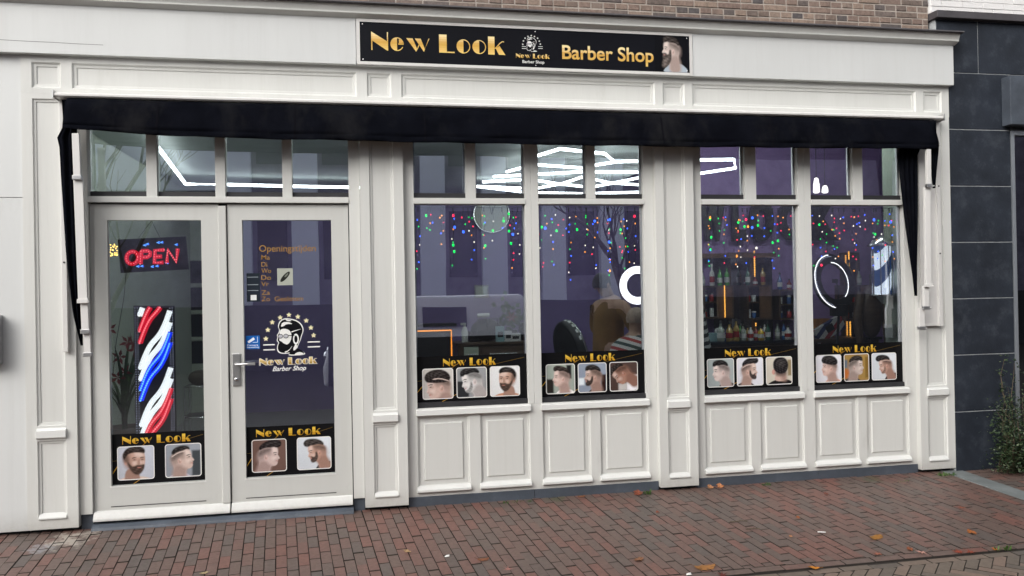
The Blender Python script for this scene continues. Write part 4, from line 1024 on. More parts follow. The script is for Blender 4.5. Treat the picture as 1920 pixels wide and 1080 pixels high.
for x0, x1 in ((-2.028, -1.993), (4.905, 4.940)):
    mb = MB(); mb.box(x0, x1, -.038, -.0005, 1.235, 2.9895); g_ = mb.build('guide_rail', 'rail_white', aw, bevel=.003)
    for zz in (2.44, 1.86):
        mb = MB(); mb.ball(((x0 + x1) / 2, -.039, zz), .007, 8, 5); mb.build('bolt', 'black', g_)
mb = MB(); mb.plate(4.745, 4.9045, 1.238, 2.96, -.020, -.0005, []); mb.build('guide_board', 'rail_white', aw, bevel=.002)

# ================================================================== lit things in the windows
def dots(mb, pts, step, r, c=None):
    """beads of light along a polyline"""
    carry = 0
    for a, b in zip(pts, pts[1:]):
        a = Vector(a); b = Vector(b); L = (b - a).length
        if L < 1e-6: continue
        t = carry
        while t < L:
            mb.ball(a + (b - a) * (t / L), r, 6, 4, c); t += step
        carry = t - L
# OPEN panel
YO = .16
M['led_red'] = emat('red_led', (1.0, 0.20, 0.22), 1.6); M['led_redglow'] = emat('red_led_glow', (1.0, 0.0, 0.03), .75)  # glow round the LEDs is put in as emissive tubes behind them
M['led_blue'] = emat('blue_led', (0.12, 0.40, 1.0), 2.2); M['led_blueglow'] = emat('blue_led_glow', (0.0, 0.03, 1.0), 1.2)
M['led_wht'] = emat('white_led', (0.97, 1.0, 0.95), 1.35); M['led_whtglow'] = emat('white_led_glow', (0.95, 1.0, 0.96), 1.25)
c0, c1, c2, c3 = P(220, 449, YO), P(348, 443, YO), P(352, 505, YO), P(226, 512, YO)
op = thing('open_sign', tuple((c2 + c3) / 2), 'black hanging LED board reading OPEN in red behind the left door', 'sign')
def onb(u, v, d=0): return c0 + (c1 - c0) * u + (c3 - c0) * v + Vector((0, -d, 0))
mb = MB(); v = [onb(0, 0), onb(1, 0), onb(1, 1), onb(0, 1)]; v2 = [p + Vector((0, .018, 0)) for p in v]
mb.idx(v + v2, [(3, 2, 1, 0), (4, 5, 6, 7), (0, 1, 5, 4), (1, 2, 6, 5), (2, 3, 7, 6), (3, 0, 4, 7)]); mb.build('board', 'black', op, bevel=.003)
def it(u, v): return (u + (.5 - v) * .05, v)
O = [(.205 + .085 * math.cos(R(a)), .565 + .185 * math.sin(R(a))) for a in range(0, 361, 20)]
letters = [[it(a - .01, b) for a, b in O], [it(.315, .76), it(.325, .38)], [it(.325, .38), it(.42, .38), it(.455, .43), it(.45, .52), it(.41, .57), it(.33, .57)], [it(.66, .38), it(.525, .38), it(.515, .75), it(.65, .75)], [it(.52, .57), it(.63, .57)], [it(.70, .77), it(.715, .38), it(.84, .76), it(.86, .36)]]
mb = MB(); gb = MB()
for L in letters:
    dots(mb, [onb(u, v, .010) for u, v in L], .0185, .0058); gb.tube([onb(u, v, .0005) for u, v in L], .0145, 6)
mb.build('led_lettering', 'led_red', op); gb.build('glow_lettering', 'led_redglow', op)
mb = MB(); gb = MB()
for u, v in ((.40, .21), (.44, .18), (.60, .15), (.65, .15), (.86, .24), (.27, .83), (.33, .83), (.48, .86), (.55, .85), (.70, .77)):
    u -= .03
    for q in ([(u, v), (u + .045, v - .035)], [(u, v), (u + .045, v + .035)], [(u, v), (u + .03, v)]): dots(mb, [onb(a, b, .004) for a, b in q], .006, .0026)
    gb.ball(onb(u + .03, v, 0), .007, 8, 5, sq=(1.3, .4, .8))
mb.build('led_arrows', 'led_blue', op); gb.build('glow_arrows', 'led_blueglow', op)
mb = MB()
for e_ in (.30, .62): mb.tube([onb(e_, 0), P(284, 414, YO)], .0016, 4)
mb.tube([onb(.08, 1), P(232, 560, YO + .02), P(218, 640, YO + .03), P(212, 700, YO + .05)], .0022, 5); mb.build('cord', 'black', op)
# barber pole light panel
YP = .20
q0, q1, q2, q3 = P(250, 573, YP), P(326, 573, YP), P(333, 815, YP), P(254, 815, YP)
pp_ = thing('light_panel', tuple((q2 + q3) / 2), 'tall LED panel with red, white and blue barber stripes behind the left door', 'sign')
def onp(u, v, d=0): return q0 + (q1 - q0) * u + (q3 - q0) * v + Vector((0, -d, 0))
mb = MB(); v = [onp(0, 0), onp(1, 0), onp(1, 1.04), onp(0, 1.04)]; v2 = [p + Vector((0, .03, 0)) for p in v]
mb.idx(v + v2, [(3, 2, 1, 0), (4, 5, 6, 7), (0, 1, 5, 4), (1, 2, 6, 5), (2, 3, 7, 6), (3, 0, 4, 7)]); mb.build('board', 'black', pp_, bevel=.003)
stripes = [('w', -.10), ('r', .02), ('r', .11), ('w', .31), ('w', .40), ('b', .475), ('b', .555), ('w', .755), ('w', .84), ('r', .915), ('r', .995)]
DB = {k: MB() for k in 'wrb'}; GB = {k: MB() for k in 'wrb'}
for kc, v0 in stripes:
    pts = []
    for i in range(81):
        t = i / 80; u = .15 + .75 * t
        s = t + .07 * math.sin(2 * math.pi * t)
        vv = v0 - .45 * s + .18
        if 0.01 < vv < 1.02: pts.append((u, vv))
    if len(pts) < 2: continue
    dots(DB[kc], [onp(u, v_, .016) for u, v_ in pts], .0165, .0070 if kc == 'w' else .0076)
    GB[kc].tube([onp(u, v_, .0005) for u, v_ in pts], .0190, 6)
NM = {'w': ('white', 'led_wht', 'led_whtglow'), 'r': ('red', 'led_red', 'led_redglow'), 'b': ('blue', 'led_blue', 'led_blueglow')}
for kc in 'wrb':
    DB[kc].build(NM[kc][0] + '_light_stripes', NM[kc][1], pp_); GB[kc].build(NM[kc][0] + '_glow_stripes', NM[kc][2], pp_)
mb = MB()
M['led_dim'] = emat('dim_white_led', (.75, .8, 1.0), 1.1)
for u in (.04, .10, .90, .96):
    for i in range(52): mb.ball(onp(u, .02 + i * .0190, .003), .0026, 5, 4)
mb.build('border_lights', 'led_dim', pp_)
# icicle fairy lights behind the four large panes
BC = {'green': ((0.0, .85, .10), 2.2), 'red': ((1.0, .02, .07), 3.0), 'blue': ((.03, .12, 1.0), 4.0), 'amber': ((1.0, .33, .03), 2.6), 'white': ((1.0, .88, .72), 2.2)}
for k, (c, e_) in BC.items(): M['bulb_' + k] = emat(k + '_fairy_bulb', c, e_)
bulb_me = {}
def bulb_mesh(k, big):
    if (k, big) not in bulb_me:
        mb = MB(); r = .0094 if big else .0050
        mb.ball((0, 0, 0), r, 8, 6, sq=(1, 1, 1.25)); o = mb.build('bulb', 'bulb_' + k, origin=(0, 0, 0)); bulb_me[(k, big)] = o.data; bpy.data.objects.remove(o)
    return bulb_me[(k, big)]
def icicle(x0, x1, Y, label, n, seed, greens):
    rg = random.Random(seed)
    t = thing('fairy_lights', ((x0 + x1) / 2, Y, 2.27), label, 'fairy lights', 'icicle fairy lights hung in the large panes')
    mb = MB(); pts = [(x0 + (x1 - x0) * i / 14, Y, 2.272 - (.006 if i % 2 else 0)) for i in range(15)]; mb.tube(pts, .0014, 4)
    spots = []; m = 17
    for d in range(m):
        x = x0 + (x1 - x0) * (d + .5) / m + rg.uniform(-.03, .03); L = rg.choice((.16, .26, .40, .52, .46)) * rg.uniform(.85, 1.12)
        k = max(3, int(L / (.064 if x0 < 2.7 else .066))); path = [(x, Y, 2.27)]; zz = 2.255
        mb.box(x - .003, x + .003, Y - .003, Y + .003, 2.235, 2.268)
        for i in range(k):
            zz = 2.23 - (i + rg.uniform(.2, 1.0)) * L / k; x_ = x + rg.uniform(-.016, .016); path.append((x_, Y + rg.uniform(-.008, .008), zz)); spots.append((x_ + rg.uniform(-.006, .006), Y + rg.uniform(-.01, .01), zz))
        mb.tube(path, .0011, 4)
    mb.build('wire', 'leaf_green_dark', t)
    for i, s in enumerate(spots):
        k = rg.choices(['green', 'red', 'blue', 'amber', 'white'], [greens, 3, 3, 3, 1.4])[0]
        o = bpy.data.objects.new('bulb', bulb_mesh(k, rg.random() < (.30 if k == 'green' else .08))); col.objects.link(o); o.parent = t
        o.location = Vector(s) - Vector(t['_wo']); o['_wo'] = s
M['leaf_green_dark'] = mat('dark_green_wire', (.012, .02, .014), .6)
icicle(.445, 1.285, .150, 'coloured icicle fairy lights in the pane in front of the pale round clock', 70, 11, 4.2)
icicle(1.425, 2.265, .150, 'coloured icicle fairy lights above the barber in the brown sweater', 70, 12, 3.6)
icicle(2.795, 3.630, .150, 'coloured icicle fairy lights above the bottles and brown cabinets', 70, 13, 3.0)
icicle(3.785, 4.625, .150, 'coloured icicle fairy lights above the tilted black ring lamp', 70, 14, 3.0)
t = thing('string_light_bundle', tuple(P(214, 468, .35)), 'small tangle of warm yellow fairy lights left of the OPEN board', 'fairy lights')
M['bulb_warm'] = emat('warm_yellow_bulb', (1.0, .62, .12), 4.0)
mb = MB(); rg = random.Random(5)
for i in range(26): mb.ball(P(214 + rg.uniform(-7, 6), 467 + rg.uniform(-9, 13), .35 + rg.uniform(-.03, .03)), .005, 6, 4)
mb.build('bulbs', 'bulb_warm', t)
# ceiling light tubes
def ceiling_light(name, pts, label, r=.017):
    p3 = [PZ(x, y, 2.90) for x, y in pts]
    t = thing(name, tuple(p3[0]), label, 'ceiling light')
    mb = MB(); mb.tube(p3, r, 6); mb.build('tube', 'led_white', t)
    mb = MB()
    for p in (p3[0], p3[len(p3) // 2], p3[-1]): mb.tube([p, Vector((p.x, p.y, 3.01 if p.x < 3.35 else 3.35))], .003, 5)
    mb.build('hanger', 'chrome', t)
ceiling_light('ceiling_light', [(284, 264), (300, 281), (348, 345), (430, 346), (540, 349), (700, 352)], 'long white light tube with one bend in the panes above the doors')
ceiling_light('ceiling_light', [(985, 299), (1050, 279), (1095, 284), (1134, 288), (1152, 303), (1300, 300), (1376, 299), (1379, 315), (1300, 327)], 'white zigzag light tube at the front, ending in the arrow shape on the right', .015)
ceiling_light('ceiling_light', [(950, 322), (985, 313), (1006, 309), (1095, 315), (1113, 310), (1152, 304)], 'white light tube just behind the front zigzag, starting in the second small middle pane', .015)
ceiling_light('ceiling_light', [(925, 331), (985, 328), (1006, 327), (1095, 322), (1113, 322), (1205, 323)], 'nearly straight white light tube, third from the top in the middle panes', .015)
ceiling_light('ceiling_light', [(905, 341), (985, 337), (1006, 338), (1050, 345), (1095, 350), (1113, 350), (1145, 344), (1205, 332)], 'white light tube that dips and crosses its neighbour in the middle panes', .015)
ceiling_light('ceiling_light', [(890, 349), (985, 353), (1006, 353), (1055, 344), (1095, 331), (1113, 336), (1145, 343), (1205, 347)], 'white light tube that rises and crosses its neighbour in the middle panes', .015)
ceiling_light('ceiling_light', [(890, 349), (990, 361), (1095, 363), (1205, 360), (1290, 352)], 'lowest white light tube running behind the middle panes', .016)
p_ = [Vector(q) for q in ((3.5, .70, 3.22), (4.4, .66, 3.22), (5.3, .62, 3.22))]      # added tube, out of view behind the awning, brightens the right side
t = thing('ceiling_light', tuple(p_[0]), 'added white light tube over the work counter, out of view behind the awning', 'ceiling light'); mb = MB(); mb.tube(p_, .018, 6); mb.build('tube', 'led_white_added', t)
p_ = [Vector(q) for q in ((-1.6, .34, 2.93), (-.1, .36, 2.93), (1.4, .32, 2.93))]  # second added tube, out of view, brightens the room behind the doors
t = thing('ceiling_light', tuple(p_[0]), 'added white light tube close behind the awning, out of view over the doors', 'ceiling light'); mb = MB(); mb.tube(p_, .016, 6); mb.build('tube', 'led_white_added', t)

# ================================================================== inside the shop
FL = .013
def pot_plant(x, y, h, seed, label, blades=14, red=False, pot_h=.35):
    rg = random.Random(seed); t = thing('potted_plant', (x, y, FL), label, 'potted plant')
    mb = MB(); mb.lathe([(.11, 0), (.15, pot_h * .9), (.16, pot_h), (.14, pot_h), (.135, pot_h - .03), (0, pot_h - .03)], x, y, FL, 18); mb.build('pot', 'palewall' if not red else 'darkwood', t)
    mb = MB()
    for i in range(blades):
        a = rg.uniform(0, 6.28); L = h * rg.uniform(.5, 1); sp = rg.uniform(.1, .45); pv = None; wd = .022
        for k in range(6):
            s = k / 5; p = Vector((x + math.cos(a) * sp * s * s, y + math.sin(a) * sp * s * s, FL + pot_h - .03 + L * (s - .25 * s * s)))
            w_ = Vector((-math.sin(a), math.cos(a), 0)) * wd * (1 - s) ** .6
            if pv: mb.face([pv[0] - pv[1], pv[0] + pv[1], p + w_, p - w_])
            pv = (p, w_)
    mb.build('leaves', 'leaf_green', t)
    if red:
        mb = MB()
        for i in range(7):
            a = rg.uniform(0, 6.28); p = Vector((x + rg.uniform(-.1, .1), y + rg.uniform(-.1, .1), FL + pot_h + h * rg.uniform(.3, .75)))
            for k in range(5):
                b = a + k * 1.257; mb.face([p, p + Vector((.035 * math.cos(b - .4), -.01, .035 * math.sin(b - .4))), p + Vector((.07 * math.cos(b), -.02, .07 * math.sin(b))), p + Vector((.035 * math.cos(b + .4), -.01, .035 * math.sin(b + .4)))])
        M.setdefault('petal', mat('dull_red_petals', (.22, .03, .035), .6, var=.3, vscale=20)); mb.build('flowers', 'petal', t)
p = P(232, 690, 1.2); pot_plant(p.x, 1.2, 1.25, 21, 'leafy plant with long blades and red flowers inside left of the striped panel', 18, True, .5)
p = P(960, 600, 4.1)
# counter with drawers
def cabinet_box(name, x0, x1, y0, y1, z0, z1, m, label, cat, drawers=(), top=None, grp=None):
    t = thing(name, ((x0 + x1) / 2, (y0 + y1) / 2, z0), label, cat, grp)
    mb = MB(); mb.box(x0, x1, y0 + .02, y1, z0, z1 - .03); mb.build('carcass', m, t, bevel=.003)
    mb = MB(); mb.box(x0 - .02, x1 + .02, y0 - .02, y1, z1 - .0295, z1); mb.build('worktop', top or m, t, bevel=.003)
    for (a, b, c, d, mm) in drawers:
        mb = MB(); mb.box(a, b, y0, y0 + .0195, c, d); dr = mb.build('drawer', mm or m, t, bevel=.003)
        mb = MB(); mb.tube([((a + b) / 2 - (b - a) * .3, y0 - .02, d - .09), ((a + b) / 2 + (b - a) * .3, y0 - .02, d - .09)], .007, 6); mb.build('handle', 'chrome', dr)
    return t
YC = 3.6
a = P(858, 612, YC); b = P(985, 660, YC); zc = .98
M['mint'] = mat('pale_mint_front', (.42, .46, .38), .5, var=.05, vscale=3)
xd = P(870, 640, YC).x; xe = P(897, 640, YC).x
cabinet_box('counter', a.x, b.x + .05, YC, YC + .55, FL, zc, 'darkwood', 'dark brown counter with a pale drawer front behind the third window from the left door', 'counter', [(xd, xe, .12, zc - .05, 'mint'), (xe + .03, b.x, zc - .32, zc - .05, None), (xe + .03, b.x, zc - .62, zc - .34, None)])
sp_ = thing('spray_bottle', (P(871, 600, YC + .2).x, YC + .2, zc), 'white spray bottle at the left end of the dark counter', 'bottle')
x, y = sp_['_wo'][:2]; M['white_pl'] = mat('white_plastic', (.6, .6, .58), .4)
mb = MB(); mb.lathe([(.04, 0), (.042, .12), (.03, .17), (.014, .19), (.014, .21)], x, y, zc, 14); mb.build('body', 'white_pl', sp_)
mb = MB(); mb.box(x - .05, x + .02, y - .012, y + .012, zc + .2105, zc + .24); mb.build('trigger', 'white_pl', sp_, bevel=.003)
ba = thing('bag', (P(912, 600, YC + .25).x, YC + .25, zc), 'black bag with handles slumped on the dark counter', 'bag')
x, y = ba['_wo'][:2]; mb = MB(); mb.ball((x, y, zc + .14), .14, 14, 9, sq=(1.45, .8, 1)); mb.build('body', 'black', ba)
mb = MB()
for dx in (-.07, .07): mb.tube([(x + dx - .07, y - .1, zc + .12), (x + dx - .05, y - .11, zc + .28), (x + dx + .05, y - .11, zc + .29), (x + dx + .07, y - .1, zc + .12)], .009, 6)
mb.build('strap', 'black', ba)
M['teal'] = mat('pale_teal_carton', (.25, .40, .42), .5)
for i, (px, w_, h_, m_, lb) in enumerate(((937, .10, .19, 'teal', 'tall pale teal carton on the dark counter'), (952, .09, .13, 'white_pl', 'small white carton beside the teal one on the counter'), (966, .12, .10, 'white_pl', 'low white carton at the right end of the counter'))):
    x = P(px, 620, YC + .1).x; y = YC + .1; t = thing('carton', (x, y, zc), lb, 'carton', 'cartons on the counter')
    mb = MB(); mb.box(x - w_ / 2, x + w_ / 2, y - .04, y + .04, zc, zc + h_); mb.build('box', m_, t, bevel=.002)
    mb = MB(); mb.box(x - w_ * .35, x + w_ * .35, y - .0415, y - .0402, zc + h_ * .3, zc + h_ * .65); mb.build('print', 'black', t)
x = P(958, 600, YC + .3).x; y = YC + .32
t = thing('poinsettia', (x, y, zc), 'dark leafy pot plant with a dull red star flower on the counter', 'potted plant')
mb = MB(); mb.lathe([(.06, 0), (.08, .13), (.07, .13), (0, .12)], x, y, zc, 14); mb.build('pot', 'black', t)
mb = MB(); rg = random.Random(3)
for i in range(60):
    p = Vector((x + rg.gauss(0, .12), y + rg.gauss(0, .08), zc + .30 + rg.gauss(0, .14))); a_ = rg.uniform(0, 6.28); d = Vector((math.cos(a_), rg.uniform(-.4, .4), math.sin(a_))) * .075; e_ = Vector((-d.z, 0, d.x)) * .4
    mb.face([p, p + d * .5 + e_, p + d, p + d * .5 - e_])
mb.build('leaves', 'leaf_green', t)
mb = MB(); p = Vector((x - .02, y - .16, zc + .30))
for k in range(6):
    b_ = k * 1.047; mb.face([p, p + Vector((.035 * math.cos(b_ - .35), -.01, .035 * math.sin(b_ - .35))), p + Vector((.085 * math.cos(b_), -.025, .085 * math.sin(b_))), p + Vector((.035 * math.cos(b_ + .35), -.01, .035 * math.sin(b_ + .35)))])
M.setdefault('petal', mat('dull_red_petals', (.22, .03, .035), .6, var=.3, vscale=20)); mb.build('flower', 'petal', t)
for px, lb_, w_, h_ in ((890, 'dark hair dryer case on the counter left of the bag', .16, .13), (980, 'tall black product box at the far right of the counter', .08, .22)):
    x = P(px, 605, YC + .3).x; t = thing('case', (x, YC + .3, zc), lb_, 'case'); mb = MB(); mb.box(x - w_ / 2, x + w_ / 2, YC + .22, YC + .40, zc + .0005, zc + h_); mb.build('shell', 'black', t, bevel=.012)
    mb = MB(); mb.box(x - w_ * .3, x + w_ * .3, YC + .216, YC + .2195, zc + h_ * .45, zc + h_ * .6); mb.build('clasp', 'chrome', t)
x = P(905, 588, YC + .25).x; t = thing('paper_roll', (x, YC + .25, zc + .31), 'white neck paper roll lying on top of the black bag', 'paper roll'); mb = MB(); mb.tube([(x - .075, YC + .2, zc + .325), (x + .075, YC + .2, zc + .33)], .026, 12); mb.build('roll', 'white_pl', t); mb = MB(); mb.tube([(x - .078, YC + .2, zc + .325), (x - .0755, YC + .2, zc + .325)], .009, 8); mb.build('core', 'black', t)
# clock and framed card on the back wall
c = P(922, 402, RY - .06); rad = .26
t = thing('wall_clock', (c.x, RY - .03, c.z), 'large pale round clock on the back wall', 'clock')
M['clockface'] = mat('pale_clock_face', (.50, .52, .44), .5, var=.06, vscale=4)
def disc_y(mb, cx, cz, y0, y1, r, n=40, r0=0):
    o0 = [(cx + r * math.cos(2 * math.pi * i / n), y0, cz + r * math.sin(2 * math.pi * i / n)) for i in range(n)]; o1 = [(x, y1, z) for x, _, z in o0]
    f = [(i, (i + 1) % n, n + (i + 1) % n, n + i) for i in range(n)]
    if r0 == 0: f += [tuple(range(n))[::-1], tuple(range(n, 2 * n))]
    mb.idx(o0 + o1, f)
mb = MB(); disc_y(mb, c.x, c.z, RY - .05, RY - .001, rad); mb.build('face', 'clockface', t)
mb = MB(); mb.tube([(c.x + rad * math.cos(R(i * 9)), RY - .05, c.z + rad * math.sin(R(i * 9))) for i in range(40)], .012, 6, closed=True); mb.build('rim', 'chrome', t)
mb = MB(); mb.tube([(c.x, RY - .056, c.z), (c.x + .06, RY - .056, c.z + .15)], .005, 5); mb.tube([(c.x, RY - .058, c.z), (c.x - .05, RY - .058, c.z + .2)], .004, 5); mb.build('hands', 'black', t)
a = P(890, 558, RY - .03); b = P(916, 534, RY - .03)
t = thing('framed_card', ((a.x + b.x) / 2, RY - .02, a.z), 'small framed pale card on the back wall above the counter', 'picture')
mb = MB(); mb.plate(a.x, b.x, a.z, b.z, RY - .03, RY - .001, [(a.x + .02, b.x - .02, a.z + .02, b.z - .02, [(0, .008)])]); mb.build('frame', 'chrome', t)
mb = MB(); mb.box(a.x + .021, b.x - .021, RY - .026, RY - .0235, a.z + .021, b.z - .021); mb.build('card', 'clockface', t)
# orange lit panel
a = P(776, 668, 2.6); b = P(848, 617, 2.6)
t = thing('screen', ((a.x + b.x) / 2, 2.6, a.z), 'dark panel edged with an orange light strip at the left of the counter', 'screen')
mb = MB(); mb.box(a.x - .25, b.x, 2.6, 2.64, a.z - .3, b.z); mb.build('panel', 'black', t)
mb = MB(); mb.tube([(a.x - .24, 2.592, b.z - .012), (b.x - .012, 2.592, b.z - .012), (b.x - .012, 2.592, a.z - .28)], .008, 6); mb.build('light_strip', 'led_orange', t)
mb = MB(); mb.box(a.x - .25, b.x - .002, 2.66, 2.9, FL, a.z - .1); mb.box(a.x - .3, b.x + .05, 2.60, 2.9, b.z + .03, b.z + .06); mb.build('stand', 'black', t)
# glazed inner door and dark doorway on the pale wall
a = P(338, 690, RY - .05); b = P(400, 468, RY - .05)
t = thing('inner_door', ((a.x + b.x) / 2, RY - .03, FL), 'pale panelled inner door with four dark panes stacked in it', 'door')
hs_ = []
for k in range(4):
    z1 = b.z - .14 - k * .36; hs_.append((a.x + .07, b.x - .02, z1 - .32, z1, [(.01, .015)]))
mb = MB(); mb.plate(a.x, b.x + .1, FL, b.z, RY - .05, RY - .001, hs_ + [(a.x + .07, b.x - .02, .15, .5, prf)]); mb.build('leaf', 'palewall', t)
mb = MB()
M['nightglass'] = mat('dark_glass', (.01, .012, .02), .08)
for k in range(4):
    z1 = b.z - .14 - k * .36; mb = MB(); mb.box(a.x + .081, b.x - .031, RY - .038, RY - .0355, z1 - .31, z1 - .01); mb.build('pane', 'nightglass', t)
a = P(248, 812, RY - .02); b = P(326, 478, RY - .02)
t = thing('doorway', ((a.x + b.x) / 2, RY - .02, FL), 'doorway shown by a dark sheet on the pale back wall behind the striped light panel', 'doorway')
mb = MB(); mb.box(a.x, b.x, RY - .012, RY - .001, FL, b.z); mb.build('opening', 'shopdark', t)  # dark sheet on the wall stands in for the unlit room beyond
mb = MB(); mb.plate(a.x - .08, b.x + .08, FL, b.z + .08, RY - .03, RY - .0125, [(a.x, b.x, FL + .0001, b.z, None)]); mb.build('frame', 'palewall', t)
# chrome stand
p = P(370, 800, 2.2)
t = thing('coat_stand', (p.x, 2.2, FL), 'slim chrome frame trolley inside behind the left door', 'trolley')
mb = MB()
for dx in (-.12, .12):
    for dy in (0, .25): mb.tube([(p.x + dx, 2.2 + dy, FL), (p.x + dx, 2.2 + dy, .72)], .010, 6)
for zz in (.12, .42, .72): mb.tube([(p.x - .12, 2.2, zz), (p.x + .12, 2.2, zz), (p.x + .12, 2.45, zz), (p.x - .12, 2.45, zz)], .008, 6, closed=True)
mb.build('frame', 'chrome', t)
mb = MB(); mb.box(p.x - .12, p.x + .12, 2.2, 2.45, .425, .435); mb.box(p.x - .12, p.x + .12, 2.2, 2.45, .125, .135); mb.build('shelf', 'black', t)
mb = MB(); mb.ball((p.x + .02, 2.3, .80), .1, 12, 8, sq=(1.2, 1, .8)); mb.build('towel', 'shopdark', t)

# ------------------------------------------------------------------ wall lettering, cabinets, bottles (right-hand windows)
RW, K = 2.75, .776            # the partition with the barber stations stands nearer the street
M['letter_black'] = mat('black_gold_letter', (.02, .017, .012), .35, var=.4, vscale=6)
LT = thing('wall_lettering', (3.4, RW - .1, 2.3), 'large black and gold letters of the shop name high on the purple wall', 'lettering')
zl0, zl1 = P(1400, 452, RW - .1).z, P(1400, 372, RW - .1).z
def wl(ch, px0, px1):
    a = P(px0, 440, RW - .1).x; b = P(px1, 440, RW - .1).x
    ps_ = fit(text_polys(ch, .3, bold=.02), a, b, zl0, zl1); mb = MB()
    for q in ps_:
        mb.face([(u, RW - .10, v) for u, v in q]); mb.face([(u, RW - .04, v) for u, v in q][::-1])
        for i in range(len(q)): u, v = q[i], q[(i + 1) % len(q)]; mb.face([(v[0], RW - .10, v[1]), (u[0], RW - .10, u[1]), (u[0], RW - .04, u[1]), (v[0], RW - .04, v[1])])
    mb.build('letter', 'letter_black', LT)
for ch, x0, x1 in (('W', 1312, 1362), ('L', 1375, 1400), ('O', 1408, 1452), ('O', 1464, 1508), ('K', 1524, 1572)): wl(ch, x0, x1)
def jar(x, y, z, r, h, m, lidm, label, grp='jars in the wall cabinets'):
    r *= K; h *= K
    t = thing('jar', (x, y, z), label, 'jar', grp)
    mb = MB(); mb.lathe([(r * .95, 0), (r, .01), (r, h * .75), (r * .9, h * .78)], x, y, z, 14); mb.build('body', m, t)
    mb = MB(); mb.lathe([(r * 1.02, h * .785), (r * 1.02, h), (r * .9, h * 1.01)], x, y, z, 14); mb.build('lid', lidm, t)
def bottle(x, y, z, r, h, m, capm, label, grp):
    r *= K; h *= K
    t = thing('bottle', (x, y, z), label, 'bottle', grp)
    mb = MB(); mb.lathe([(r * .9, 0), (r, .008), (r, h * .52), (r * .85, h * .60), (r * .36, h * .72), (r * .32, h * .86)], x, y, z, 14); b = mb.build('body', m, t)
    mb = MB(); mb.lathe([(r * .40, h * .862), (r * .40, h * .97), (r * .25, h)], x, y, z, 10); mb.build('cap', capm, t)
    mb = MB(); mb.lathe([(r * 1.02, h * .15), (r * 1.02, h * .42)], x, y, z, 14); mb.build('paper_label', 'white_pl' if m not in ('amber', 'white_pl') else 'red_pl', t)
def gm(n, c, r=.15): M[n] = mat(n, c, r, coat=.3)
gm('green_glass', (.05, .32, .03)); gm('amber', (.40, .27, .08)); gm('clear_glass', (.34, .38, .33)); gm('blue_pl', (.03, .10, .30)); gm('red_pl', (.30, .02, .02)); gm('yellow_pl', (.65, .42, .03)); gm('dark_green', (.02, .10, .06)); gm('purple_carton', (.15, .1, .3))
YB = RW - .24
def wall_cab(px0, px1, py0, py1, label, strip=None, door=None):
    a = P(px0, py1, YB); b = P(px1, py0, YB)
    t = thing('wall_cabinet', ((a.x + b.x) / 2, YB + .14, a.z), label, 'cabinet', 'dark cabinets on the purple wall')
    w_ = .02; mid = (a.z + b.z) / 2; mb = MB()
    mb.box(a.x, b.x, YB, RW - .001, a.z, a.z + w_); mb.box(a.x, b.x, YB, RW - .001, b.z - w_, b.z); mb.box(a.x, a.x + w_, YB, RW - .001, a.z + w_, b.z - w_); mb.box(b.x - w_, b.x, YB, RW - .001, a.z + w_, b.z - w_)
    mb.build('carcass', 'darkwood', t)
    xd_ = a.x + (b.x - a.x) * (door or .55)
    mb = MB(); mb.box(a.x + w_, xd_, YB + .01, RW - .02, mid - .008, mid + .008); mb.build('shelf', 'darkwood', t)
    mb = MB(); mb.box(xd_, b.x - w_, YB - .003, YB + .016, a.z + w_, b.z - w_); mb.build('door', 'wood_dark2', t)
    if strip: x = P(strip, 560, YB - .012).x; mb = MB(); mb.tube([(x, YB - .012, a.z + .01), (x, YB - .012, b.z)], .0065, 6); mb.build('light_strip', 'led_gold', t)
    return a, b, mid, xd_
M['wood_dark2'] = mat('walnut_veneer', (.13, .068, .035), .4, var=.35, vscale=5, stretch=(1, 1, 6))
cabs = [wall_cab(1320, 1375, 535, 598, 'dark cabinet with a glowing golden strip down its door', 1359, .45), wall_cab(1402, 1447, 534, 600, 'dark cabinet left of the purple gap, with a white and a red jar inside', None, .5), wall_cab(1462, 1500, 542, 600, 'dark cabinet half behind the mullion with stacked white jars', None, .75), wall_cab(1588, 1632, 534, 602, 'dark cabinet behind the tilted ring lamp', None, .6)]
jl = [('red_pl', 'black', 'red jar'), ('white_pl', 'white_pl', 'white jar'), ('blue_pl', 'white_pl', 'blue jar')]
wh = ['of the golden strip cabinet', 'of the cabinet left of the gap', 'of the cabinet behind the mullion', 'of the cabinet behind the ring lamp']
for i, (a, b, mid, xd_) in enumerate(cabs):
    for lv, (z_, nm) in enumerate(((a.z + .0205, 'lower shelf'), (mid + .0085, 'upper shelf'))):
        for k in range(2):
            m_, lm, nm2 = jl[(i + lv * 2 + k) % 3]
            jar(a.x + .048 + k * (xd_ - a.x - .088), YB + .07, z_, .034, .10 + .03 * ((i + k) % 2), m_, lm, f'{nm2} {"left" if k == 0 else "right"} on the {nm} {wh[i]}')
